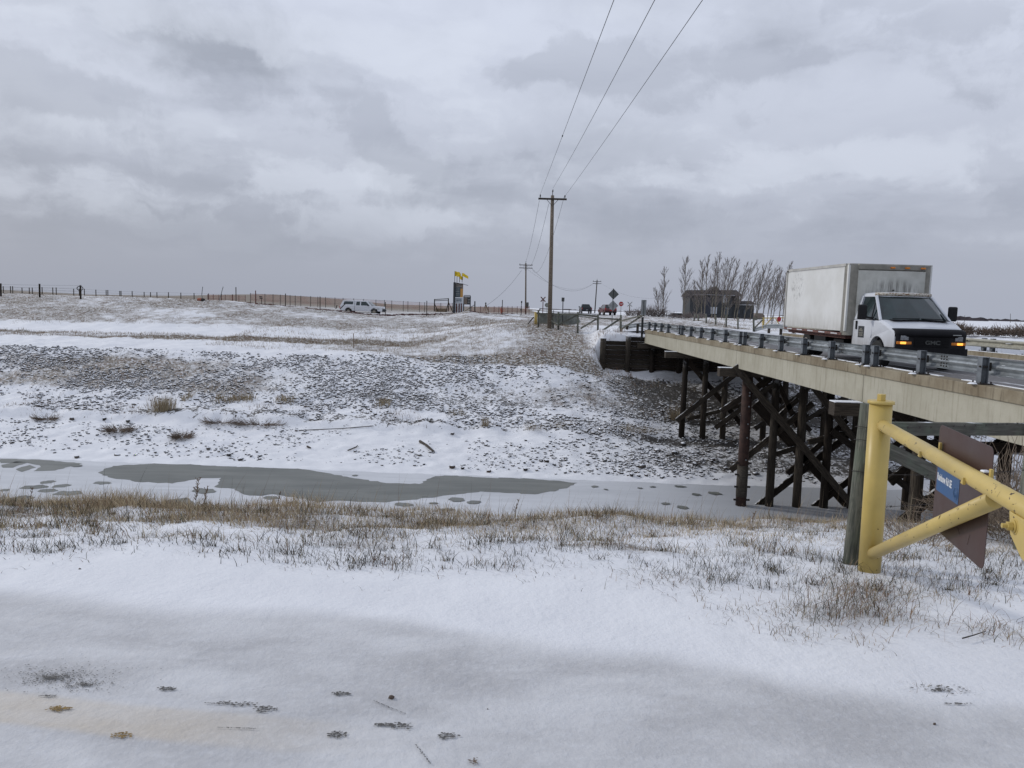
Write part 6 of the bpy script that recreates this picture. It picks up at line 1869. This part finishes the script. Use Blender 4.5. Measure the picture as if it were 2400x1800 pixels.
# ------------------------------------------------------------------ billboards with flags
b0 = at(1064, 733, 95); t = thing('tall_billboard', 'tall narrow sign board with orange picture on striped legs', 'billboard', b0)
q = lambda x, y, Y=95: at(x, y, Y) - b0
def quadbox(p, s, mt, nm, par, d=.08):
    a = q(*p); c = q(*s); return MB().box(((a.x + c.x) / 2, -d / 2 + (a.y + c.y) / 2 * 0, (a.z + c.z) / 2), (abs(c.x - a.x), d, abs(a.z - c.z))).build(nm, mt, par)
quadbox((1063.5, 662), (1066.5, 734), 'board_black', 'side_panel', t, .5)
quadbox((1066.5, 664), (1085, 697), 'board_brown', 'poster', t, .10); quadbox((1067.5, 673), (1078, 696), 'board_blue', 'poster_panel', t, .14); quadbox((1079.5, 677), (1085, 697), 'board_orange', 'poster_picture', t, .16)
quadbox((1066.5, 697.5), (1085, 711), 'board_white', 'lower_poster', t, .10)
for yy in (667.5, 671, 674.5, 679, 683, 687, 691): quadbox((1068.5, yy), (1077 if yy > 672 else 1083, yy + 1.3), 'board_text', 'text_line', t, .2)
for yy in (700, 704): quadbox((1070, yy), (1082, yy + 1.5), 'board_blue', 'text_line', t, .16)
for x0, mt in ((1066.5, 'board_white'), (1069, 'dark_red'), (1072.5, 'board_white'), (1075, 'dark_red'), (1078, 'board_white'), (1080, 'dark_red'), (1083.5, 'board_white')): quadbox((x0, 711), (x0 + (2.4 if mt != 'board_white' else 1.8), 733), mt, 'striped_leg', t, .08)
m = MB(); m.beam(q(1064, 662), q(1085, 666), .5, .07).beam(q(1084, 665.5), q(1097, 669), .25, .05); m.build('top_cap', 'board_black', t)
for i, (x0, x1, yt) in enumerate(((1065.7, 1066, 635.5), (1071, 1071.3, 639), (1077, 1077.3, 645), (1083, 1083.5, 640))):
    f = thing('flag', ['leftmost yellow flag on the tall sign board', 'second yellow flag on the tall sign board', 'third yellow flag folded between the others', 'rightmost yellow flag drooping over the tall board'][i], 'flag', b0)
    MB().tube(q(x0, 662), q(x1, yt), .035, n=6).build('flagpole', 'bark', f)
    m = MB(); a = q(x1, yt + .5); L = (.62, .45, .4, .75)[i]; hh = (.62, .5, .5, .42)[i]; V = []; N = 9
    for j in range(N):
        u = j / (N - 1); dr = (.12, .1, .22, .42)[i] * u * u
        for k in range(4):
            v = k / 3; V.append((a.x + u * L, .12 * math.sin(u * 6 + i + v), a.z - dr - v * hh * (1 - .25 * u) + .03 * math.sin(u * 9)))
    F = [(j * 4 + k, (j + 1) * 4 + k, (j + 1) * 4 + k + 1, j * 4 + k + 1) for j in range(N - 1) for k in range(3)]
    o = m.add(V, F).build('cloth', 'flag_yellow', f, fix=False); s_ = o.modifiers.new('s', 'SOLIDIFY'); s_.thickness = .01
b0 = at(1094, 729, 95); t = thing('small_billboard', 'smaller dark sign board on two legs beside the tall one', 'billboard', b0)
quadbox((1086.5, 694.5), (1103, 714), 'board_black', 'poster', t, .08); quadbox((1087, 691.5), (1103, 693.5), 'board_black', 'header', t, .08); quadbox((1088, 698), (1095, 713), 'board_brown', 'portrait_area', t, .12)
for yy in (697, 701.5, 705, 709): quadbox((1096.5 if yy > 698 else 1088, yy), (1102, yy + 1.2), 'board_text', 'text_line', t, .13)
quadbox((1086.3, 694), (1087.8, 729), 'board_black', 'leg', t, .1); quadbox((1101.5, 694), (1103, 729), 'board_black', 'leg', t, .1)
# fence post pair with brace right of boards
for (px, yt, lb) in ((1113, 706, 'dark corner post with diagonal strut right of the small board'),):
    b = at(px, 732, 95); t = thing('strutted_post', lb, 'post', b); MB().tube((0, 0, -.3), at(px, yt, 95) - b, .07, n=8).build('post', 'creosote', t); MB().beam(at(1090, 729, 95) - b, at(1112.5, 714, 95) - b, .06, .06).build('strut', 'creosote_grey', t)
# dark timber frame
b = at(1030, 731, 93); t = thing('wooden_stand', 'dark timber frame with double top bar left of the sign boards', 'frame', b)
for (a, c_, w) in (((1018, 730), (1018.5, 701), .11), ((1050.5, 730), (1051, 699), .12), ((1018, 702), (1051, 700), .08), ((1018, 705), (1051, 703.5), .07), ((1018.5, 712), (1027, 731), .08), ((1051, 708), (1061, 731), .09), ((1050, 712), (1045, 731), .07)):
    plank('timber', at(*a, 93), at(*c_, 93), w, w, 'creosote', t)
o = MB().box((0, 0, 0), (1.4, .5, .42)).build('timber_stack', 'tan_board', bevel=.03); c = at(1034, 727, 94); o.location = (c.x, c.y, c.z); tag(o, 'brown board stack under the dark timber frame', 'boards')
# tripod
b = at(1139, 731, 92); t = thing('survey_tripod', 'orange brown tripod stand near the right end of mesh fence', 'tripod', b)
for (a, c_) in (((1133, 728), (1138.5, 713)), ((1146, 731), (1138.5, 713)), ((1138, 728), (1138.5, 713)), ((1142, 727), (1139, 714))): plank('leg', at(*a, 92), at(*c_, 92), .07, .07, 'tan_board', t)
MB().tube(at(1138.5, 713, 92) - b, at(1138.5, 709, 92) - b, .08, n=8).build('head', 'black_post', t)

# ------------------------------------------------------------------ orange mesh construction fence
def far_fence(name, label, pts, Ys, ht, r, mat, net=None, nw=0):
    t = thing(name, label, 'fence', at(pts[0][0], pts[0][1], Ys[0])); prev = []
    for (px, yb), Y in zip(pts, Ys):
        a = at(px, yb, Y); g_ = max(a.z, Hs(a.x, Y) - .2) if False else a.z
        pp = Vector((a.x, Y, g_)); prev.append(pp)
        plank('post', pp - Vector((0, 0, .4)), pp + Vector((0, 0, ht)), r * 2, r * 2, mat, t)
    if net:
        m = MB(); V = []; 
        for p in prev: V += [p - t.location + Vector((0, .03, .05)), p - t.location + Vector((0, .03, ht * .95))]
        m.add(V, [(2 * i, 2 * i + 2, 2 * i + 3, 2 * i + 1) for i in range(len(prev) - 1)]); m.build('mesh_net', net, t, fix=False)
    if nw:
        m = MB()
        for k in range(nw):
            z = ht * (.25 + .68 * k / max(1, nw - 1)); m.path([p - t.location + Vector((0, -.04, z)) for p in prev], .010, 3)
        m.build('wires', 'wire', t)
    return t


px = [587, 600, 621, 640, 657, 680, 692, 705, 728, 745, 763, 785, 804, 829, 852, 881, 901, 918, 945, 956, 983, 995, 1033, 1060]
far_fence('mesh_fence', 'far line of dark posts carrying orange mesh behind the pickup', [(x, 706 + (x - 587) * .052 if x < 1000 else 729) for x in px], [128] * len(px), 1.35, .035, 'bark', 'orange_mesh_net', 2)
far_fence('mesh_fence', 'left stretch of orange mesh rising behind the orange drum', [(487, 704), (500, 704), (513, 705), (528, 705), (545, 705), (560, 706), (575, 706)], [124, 124, 125, 125, 126, 127, 128], 1.0, .03, 'dark_red', 'orange_mesh_net', 1)
px = [1105, 1126, 1145, 1158, 1169, 1175, 1190, 1200, 1212, 1222, 1232, 1240]
far_fence('mesh_fence', 'right stretch of orange mesh fence beyond the tripod', [(x, 733) for x in px], [118] * len(px), 1.0, .035, 'dark_red', 'orange_mesh_net', 1)
for i, (x, yb, yt, lb) in enumerate(((553, 712, 676, 'tall dark steel post at the left end of red netting'), (599, 720, 684, 'red tall steel post next to the small double sign'), (669, 721, 691, 'tall dark post between small sign and the pickup'), (750, 732, 698, 'tall dark post left of the white pickup'), (903, 744, 711, 'tall dark post with dark placard before the pickup nose'), (1000, 747, 708, 'tall dark post left of the timber frame'), (1177, 740, 706, 'thin tall post right of the tripod'))):
    b = at(x, yb, 88); o = MB().box(((at(x + .3, yt, 88) - b) / 2), (.085, .06, (at(x, yt, 88) - b).z + .3)).build('steel_post', 'dark_red' if i in (1,) else 'bark'); o.location = b; tag(o, lb, 'post')
b = at(900, 731, 87.8); o = MB().box((0, 0, 0), (.40, .02, .33)).build('placard', 'board_black'); o.location = at(900, 728, 87.8); tag(o, 'small dark placard hung on the post before the pickup nose', 'placard')
# bent rods and pipe at the hill end
for i, (pts, lb) in enumerate((([(474, 700), (473, 690), (475, 672)], 'curved grey rod rising from the orange pipe end'), ([(514, 705), (518, 690), (523, 672)], 'leaning grey rod right of the orange pipe end'))):
    P = [at(x, y, 80) for x, y in pts]; o = MB().path([p - P[0] for p in P], .035, 6).build('bent_rod', 'grey_pipe'); o.location = P[0]; tag(o, lb, 'rod')
c = at(472, 703, 79.5); t = thing('orange_drum', 'rusty orange drum lying on its side on the slope', 'drum', c)
MB().tube((-.34, 0, .0), (.12, -.1, .0), .20, .20, 16).build('shell', 'orange_pipe', t, bevel=.02); MB().tube((.10, -.1, 0), (.34, -.15, -.02), .20, .17, 16).build('open_end', 'bolt', t)
b = at(613, 712, 96); t = thing('double_sign', 'small stacked double sign near the left end of mesh fence', 'sign', b)
MB().tube((0, 0, -.2), at(613, 698, 96) - b, .04, n=6).build('post', 'bark', t)
for y, x in ((695.5, 611), (699, 612)): MB().box(at(x, y, 96) - b, (.38, .03, .13)).build('plate', 'board_black', t)
for (a, c_, lb) in (((787, 724), (790, 715), 'short leaning dark stake left of the pickup tail'), ((797, 724), (810, 711), 'dark leaning strut touching the pickup tail')):
    p0_, p1_ = at(*a, 102), at(*c_, 102); o = MB().tube((0, 0, 0), p1_ - p0_, .06, n=6).build('leaning_stake', 'creosote'); o.location = p0_; tag(o, lb, 'stake')
# collapsed red netting along the ground: lumpy rolls
def netting(label, pts, Y, w, seed, jag=.25):
    rr = random.Random(seed); P = []
    for (a, b_) in zip(pts[:-1], pts[1:]):
        n = max(2, int(abs(b_[0] - a[0]) / 3))
        for k in range(n):
            t_ = k / n; q_ = at(a[0] + (b_[0] - a[0]) * t_, a[1] + (b_[1] - a[1]) * t_ + rr.uniform(-1, 1) * jag * 3, Y); q_.z = max(q_.z, Hs(q_.x, q_.y) + w * .5); P.append(q_)
    o = MB().path([p - P[0] for p in P], [w * rr.uniform(.4, 1.2) for _ in P], 5).build('fallen_net', 'red_net'); o.location = P[0]; tag(o, label, 'net')
netting('upper roll of collapsed dark red netting along the hill edge', [(563, 711), (600, 714), (680, 722), (780, 733), (860, 738), (905, 738), (1000, 737), (1064, 735)], 90, .09, 1)
netting('lower roll of collapsed dark red netting in the snow', [(600, 714), (660, 726), (760, 735), (850, 741), (930, 740)], 88, .09, 2)
netting('heap of red netting beside the mesh fence start', [(580, 716), (600, 718), (612, 716)], 87, .10, 3, .5)
netting('red netting roll lying right of the sign boards', [(1100, 731), (1140, 734), (1180, 737), (1212, 739)], 92, .07, 4)
netting('thin red net edge right of the tripod', [(1130, 736), (1170, 742), (1200, 744)], 90, .05, 5)
t = tangle('net_heap', 'upright heap of orange netting at right end of mesh fence', 'net', (at(1175, 738, 92).x, 92, at(1175, 738, 92).z), .14, .12, .7, 30, 'orange_net', 3, .014, 1.5, .16)
# long dark rail of construction plates
m = MB(); a = at(780, 727.5, 110); b_ = at(1230, 735.5, 110)

# ------------------------------------------------------------------ wire fences at left
far = [(8, 686), (25, 686), (30, 686), (52, 689), (69, 689), (76, 689), (99, 688), (124, 689), (132, 689), (173, 692), (186, 692), (198, 692), (225, 694), (249, 695), (253, 695), (281, 697), (284, 697), (310, 697.5), (338, 699.5), (353, 700), (368, 700), (395, 700), (424, 701), (455, 702), (489, 703), (519, 704), (545, 705)]
far_fence('wire_fence', 'distant fence of small dark posts and wires along the ridge', far, [150] * len(far), 1.25, .06, 'bark', None, 3)
nf = [(2, 692), (93, 694), (189, 694.5)]
t = thing('ridge_fence', 'three thick dark fence posts with wires on the left ridge', 'fence', at(93, 694, 78)); P = []
for (x, y), yt in zip(nf, (664, 665, 668)):
    a = at(x, y, 78); b_ = at(x - .5, yt, 78); plank('post', a - Vector((0, 0, .3)), b_, .17, .17, 'creosote', t, roundr=True); P.append((a, b_))
a = at(-130, 690, 78); P.insert(0, (a, a + Vector((0, 0, 1.2))))
m = MB()
for k in range(4): m.path([(x[0] + Vector((0, -.1, .25 + .28 * k))) - t.location for x in P], .008, 3)
m.build('wires', 'wire', t)
c = at(187.5, 675.8, 77.8); m = MB(); m.path([(math.cos(a) * .30, 0, math.sin(a) * .21) for a in np.linspace(0, 6.2832, 25)], .038, 6); m.path([(math.cos(a) * .33 + .01, -.03, math.sin(a) * .23) for a in np.linspace(0, 6.2832, 25)], .012, 4)
o = m.build('wire_coil', 'wire'); o.location = c; tag(o, 'oval coil of wire hung on the right ridge post', 'coil')
b = ground_hit(829, 816); o = MB().tube((0, 0, -.2), (-.02, 0, 1.05), .028, n=6).build('thin_stake', 'tan_board'); o.location = b; tag(o, 'lone thin pale stake standing at the edge of the far path', 'stake')

# ------------------------------------------------------------------ right hand field: fence, gate, shrubs
rf = [(1629, 752, 735), (1637, 751, 736), (1655.5, 757, 735.5), (1678, 762, 738), (1702.5, 764, 738.5), (1730, 770, 744), (1767, 772, 744)]
t = thing('field_fence', 'line of weathered leaning posts in the straw field behind bridge', 'fence', at(1700, 766, 68)); P = []
for i, (x, yb, yt) in enumerate(rf):
    Y = 78 - (x - 1629) * .13; a = at(x - (4 if i == 0 else 0), yb, Y); b_ = at(x + (1 if i == 0 else -.5), yt, Y); plank('post', a - Vector((0, 0, .3)), b_, .15, .15, 'fence_wood', t, roundr=True); P.append(a)
m = MB()
for k in range(3): m.path([p - t.location + Vector((0, 0, .3 + .28 * k)) for p in P], .008, 3)
m.build('wires', 'wire', t)
t = thing('field_gate', 'pale yellow pipe gate with red disc behind the bridge', 'gate', at(1789, 771, 58))
for (a, c_, w) in (((1789, 771), (1789, 744), .13), ((1789, 745.5), (1838, 745), .08), ((1794, 762), (1808, 746), .06), ((1826, 760), (1818, 747), .06)): plank('bar', at(*a, 58), at(*c_, 58), w, w, 'yellow_paint', t)
plank('timber_prop', at(1767, 770, 57.5), at(1787, 750, 57.5), .09, .09, 'fence_wood', t); plank('timber_rail', at(1768, 748, 57.5), at(1788, 746.5, 57.5), .09, .1, 'fence_wood', t)
c = at(1825.5, 748, 57.7) - t.location; MB().prism([(u * .16, v * .2) for u, v in oct_], lambda u, v, tt: (c.x + u, c.y + tt - .05, c.z + v), 0, .01).build('red_disc', 'sign_red', t)
b = at(1809, 762, 57); o = MB().tube((0, 0, -.2), at(1810, 740, 57) - b, .03, n=6).build('thin_post', 'black_post'); o.location = b; tag(o, 'thin dark post standing before the pale yellow field gate', 'post')
o = MB().add([(-.35, -.2, -.5), (.35, -.2, -.5), (.35, .2, -.5), (-.35, .2, -.5), (0, -.05, .9), (.06, .05, .9)], [(0, 1, 4), (1, 2, 5, 4), (2, 3, 5), (3, 0, 4, 5), (3, 2, 1, 0)]).build('spruce_sapling', 'far_trees'); 
bpy.data.objects.remove(o)


def shrub(label, px, yb, w, h, Y, seed, n=260, mat='bush', group=None):
    a = at(px, yb, Y); return tangle('shrub', label, 'shrub', (a.x, Y, max(a.z, Hs(a.x, Y) - .1)), w, w * .6, h, n, mat, seed, .022, 1.0, h * .22, group)


names = ['brown shrub behind the truck mirror', 'low reddish shrub right of the mirror', 'second low reddish shrub above the far guardrail', 'tall dense brown shrub at the right frame edge', 'brown shrub just left of the tall dense shrub', 'small shrub between the far snow gap and guardrail', 'dense shrub cut by the right frame edge']
for i, (px, yb, w, h) in enumerate(((2250, 786, 1.0, 1.0), (2292, 786, 1.6, .8), (2318, 787, 1.4, .8), (2378, 790, 2.0, 1.1), (2350, 788, 1.2, .8), (2232, 785, 1.0, 1.1), (2410, 792, 1.6, 1.2))):
    shrub(names[i], px, yb, w, h * .8, 62, 300 + i, 190)
for i, (px, yb, w, h) in enumerate(((1490, 746, 1.6, .9), (1515, 748, 1.6, 1.2), (1535, 750, 1.5, 1.3), (1560, 752, 1.6, .8), (1600, 752, 1.5, .7), (1625, 752, 1.5, .9))):
    shrub(['low scrub left of the hazard marker', 'scrub right behind the hazard marker', 'scrub between marker and first bare poplar', 'low scrub under the first bare poplar', 'low scrub right of the second bare poplar', 'scrub at the left house corner'][i], px, yb, w, h, 96, 340 + i, 150, 'twig')


# ------------------------------------------------------------------ bare poplars
def poplar_mesh(h, lean, seed, br=1.0):
    rr = random.Random(seed); tr = MB(); tw = MB()
    def trunk(z): u = z / h; return Vector((lean * u ** 1.6 * h + .10 * math.sin(u * 5 + seed) * u, .08 * math.sin(u * 4 + seed * 2) * u, z))
    tr.path([trunk(h * k / 8) - (Vector((0, 0, .5)) if k == 0 else Vector()) for k in range(9)], [.075 * (1 - .84 * k / 8) * (h / 9) + .012 for k in range(9)], 6)
    nb = int(34 * br)
    for i in range(nb):
        u = .14 + .84 * (i + rr.random()) / nb; p = trunk(u * h); a = rr.uniform(0, 6.28)
        L = h * (.27 * (1 - u) ** .7 + .05) * rr.uniform(.6, 1.2); el = rr.uniform(.75, 1.15)
        d = Vector((math.cos(a) * math.cos(el) + lean * 1.2, math.sin(a) * math.cos(el), math.sin(el))).normalized(); pts = [p]
        for k in range(3): d = (d + Vector((lean * .3 + rr.uniform(-.12, .12), rr.uniform(-.12, .12), .14))).normalized(); pts.append(pts[-1] + d * L / 3)
        tr.path(pts, [.024, .019, .015, .010], 3)
        for j in range(int(10 * br)):
            t_ = rr.uniform(.25, 1); q_ = pts[min(2, int(t_ * 3))].lerp(pts[min(3, int(t_ * 3) + 1)], (t_ * 3) % 1)
            d2 = (d + Vector((rr.uniform(-.8, .8), rr.uniform(-.8, .8), rr.uniform(-.2, .6)))).normalized(); L2 = L * rr.uniform(.2, .45)
            e2 = q_ + d2 * L2 * .5 + Vector((0, 0, .04)); tw.path([q_, e2, e2 + (d2 + Vector((rr.uniform(-.4, .4), rr.uniform(-.4, .4), .5))).normalized() * L2 * .5], [.013, .012, .009], 3)
    return tr, tw


TREES = [(1544, 745, 676, -.16, .8), (1553.5, 747, 632, -.02, 1), (1602, 750, 606, 0, 1.15), (1644, 752, 615, -.05, 1), (1650, 752, 602, .02, 1), (1668, 752, 613, .02, 1), (1674, 753, 597, .04, 1), (1691, 752, 610, .04, 1), (1696, 751, 607, .09, 1), (1703, 752, 614, .13, 1),
         (1720, 750, 617, .20, 1), (1726, 750, 611, .28, 1), (1744, 752, 631, .24, .9), (1771, 750, 624, .13, 1.1), (1773, 750, 614, .22, 1), (1787, 748, 627, .22, .9), (1806, 750, 629, .13, .9), (1812, 750, 640, .12, .9), (1826, 748, 618, .16, 1.1), (1834, 750, 642, .12, .9), (1842, 748, 634, .06, .8), (1632, 752, 660, -.08, .8), (1758, 752, 645, .2, .8), (1798, 750, 650, .2, .8)]
ords = ['first', 'second', 'third', 'fourth', 'fifth', 'sixth', 'seventh', 'eighth', 'ninth', 'tenth', 'eleventh', 'twelfth', 'thirteenth', 'fourteenth', 'fifteenth', 'sixteenth', 'seventeenth', 'eighteenth', 'nineteenth', 'twentieth', 'twenty first', 'twenty second', 'twenty third', 'twenty fourth']
order = sorted(range(len(TREES)), key=lambda i: TREES[i][0])
for i, (px, yb, yt, lean, br) in enumerate(TREES):
    Y = 112 + (i % 3) * 5 if px > 1630 else 104
    a = at(px, yb, Y); hgt = (yb - yt) / 1800 * Y; rk = order.index(i)
    if px < 1610: lb = ['short forked bare poplar leaning left beside the lone ones', 'slim bare poplar standing apart left of the house', 'tall lone bare poplar just left of the house'][rk]
    else: lb = '%s bare poplar from the left in the row by the house' % ords[rk - 3]
    t = thing('poplar_tree', lb, 'tree', a, 0, 'bare poplars around the farmhouse')
    tr, tw = poplar_mesh(hgt, lean, i * 3 + 1, br); tr.build('trunk', 'poplar_bark', t, fix=False); tw.build('crown', 'twig', t, fix=False)

# ------------------------------------------------------------------ farmhouse
HY = 142; b0 = at(1690, 749, HY); t = thing('farmhouse', 'dark two storey farmhouse with lower wing behind the poplars', 'house', b0)
h = lambda x, y: at(x, y, HY) - b0
def hb(p, s, mt, nm, par, y0=0, y1=6):
    a = h(*p); c = h(*s); return MB().box(((a.x + c.x) / 2, (y0 + y1) / 2, (a.z + c.z) / 2), (abs(c.x - a.x), y1 - y0, abs(a.z - c.z))).build(nm, mt, par)
hb((1618, 692), (1714, 752), 'house_siding', 'wall', t, 0, 6); hb((1648, 694), (1663, 752), 'house_blue', 'bay_wall', t, -.25, 0); hb((1714, 714), (1768, 752), 'house_siding', 'wing_wall', t, .6, 6)
hb((1727, 692), (1737, 716), 'house_siding', 'upper_wing_wall', t, 1.5, 6)
def roof(x0, x1, ye, yr, nm, y0=-.5, y1=6.5, inset=0):
    a = h(x0, ye); c = h(x1, ye); r0 = h(x0 + inset, yr); r1 = h(x1 - inset, yr); ym = (y0 + y1) / 2
    return MB().add([(a.x, y0, a.z), (c.x, y0, c.z), (c.x, y1, c.z), (a.x, y1, a.z), (r0.x, ym, r0.z), (r1.x, ym, r1.z)], [(0, 1, 5, 4), (1, 2, 5), (2, 3, 4, 5), (3, 0, 4), (3, 2, 1, 0)]).build(nm, 'house_roof', t)
roof(1613, 1741, 694, 679, 'main_roof', inset=4)
a, c, r = h(1648, 690), h(1692, 690), h(1678, 671)
MB().add([(a.x, -.6, a.z), (c.x, -.6, c.z), (r.x, -.6, r.z), (a.x, 3, a.z), (c.x, 3, c.z), (r.x, 3, r.z)], [(0, 1, 2), (0, 2, 5, 3), (1, 4, 5, 2), (3, 5, 4)]).build('front_gable', 'house_roof', t)
roof(1712, 1774, 714, 705, 'wing_roof', .2, 6.4)
hb((1623, 690.5), (1720, 692.2), 'fascia_white', 'eaves_fascia', t, -.62, -.5); hb((1714, 713), (1768, 714.6), 'fascia_white', 'wing_fascia', t, .0, .15)
for i, (x0, y0, x1, y1) in enumerate(((1666, 720, 1671, 735), (1673, 720, 1679, 735), (1694, 694, 1703, 709), (1699, 722, 1706, 736), (1626, 697, 1631, 705), (1730, 726, 1735, 736), (1745, 726, 1750, 736))):
    f = hb((x0 - .6, y0 - .6), (x1 + .6, y1 + .6), 'fascia_white' if i < 4 else 'house_blue', 'window', t, -.08, .02) if i != 5 and i != 6 else hb((x0 - .6, y0 - .6), (x1 + .6, y1 + .6), 'house_blue', 'window', t, .5, .62)
    hb((x0, y0), (x1, y1), 'fascia_white' if i in (0, 1, 2) else 'window_glass', 'pane', f, (-.12 if i < 5 else .46), (-.09 if i < 5 else .49))
    if i in (0, 1): hb(((x0 + x1) / 2 - .4, y0), ((x0 + x1) / 2 + .4, y1), 'house_blue', 'glazing_bar', f, -.15, -.12)
c = at(1779, 743, 150); o = MB().prism([(-1, -.6), (1.1, -.6), (1.1, .3), (.6, .75), (-.6, .75), (-1, .3)], lambda u, v, tt: (u, tt, v), 0, 2).build('garden_shed', 'board_brown', bevel=.03); o.location = c; tag(o, 'small grey shed right of the farmhouse between poplars', 'shed')
# far farmstead specks past the crossing
for i, (x0, x1, yb, yt, lb) in enumerate(((1438, 1444, 739, 733.5, 'tiny distant grey house left of stop sign post'), (1448, 1453, 739, 733.2, 'tiny distant grey house behind the stop sign post'), (1462, 1470, 740, 733, 'distant grey barn right of the stop sign post'), (1276, 1285, 737, 732.5, 'tiny distant shed at the tall pole foot'))):
    a = at(x0, yb, 420); c = at(x1, yt, 420); w = (c.x - a.x) / 2; hh = c.z - a.z
    t = thing('distant_building', lb, 'building', (a.x + w, 420, a.z)); MB().box((0, 0, hh * .3), (2 * w, 5, hh * .7)).build('wall', 'house_siding' if i == 3 else 'sign_back', t)
    MB().add([(-w * 1.1, -2.8, hh * .62), (w * 1.1, -2.8, hh * .62), (w * 1.1, 2.8, hh * .62), (-w * 1.1, 2.8, hh * .62), (-w, 0, hh), (w, 0, hh)], [(0, 1, 5, 4), (1, 2, 5), (2, 3, 4, 5), (3, 0, 4)]).build('roof', 'sign_back_dark', t)
# railway embankment strip and far tree belt
m = MB(); rr = random.Random(12); x = -200.0; V = []; F = []
def belt(name, label, Y, x0, x1, h0, h1, mat, step, base):
    V = []; F = []; x = x0; i = 0; rr = random.Random(int(Y))
    tops = []
    while x < x1:
        hgt = h0 + (h1 - h0) * (fbm(np.array([x * .004]), np.array([Y * 1.0]), 4, 5)[0]) + rr.uniform(-.12, .12) * h1
        V += [(x, Y + rr.uniform(-4, 4), base), (x, Y + 30 + rr.uniform(-4, 4), base), (x, Y + 8, base + hgt)]; x += step * rr.uniform(.6, 1.4); i += 1
    for k in range(i - 1):
        a = k * 3; b_ = a + 3; F += [(a, b_, b_ + 2), (a, b_ + 2, a + 2), (a + 1, a + 2, b_ + 2), (a + 1, b_ + 2, b_ + 1)]
    o = MB().add(V, F).build(name, mat, fix=False); tag(o, label, kind='stuff'); return o
belt('far_tree_belt', 'dark belt of far trees along the right horizon', 1500, 700, 1500, 4, 15, 'far_trees', 7, -1)
belt('far_scrub_belt', 'low dark scrub line along the horizon beyond the crossing', 900, 30, 560, 1.0, 3.6, 'far_trees', 5, -1)
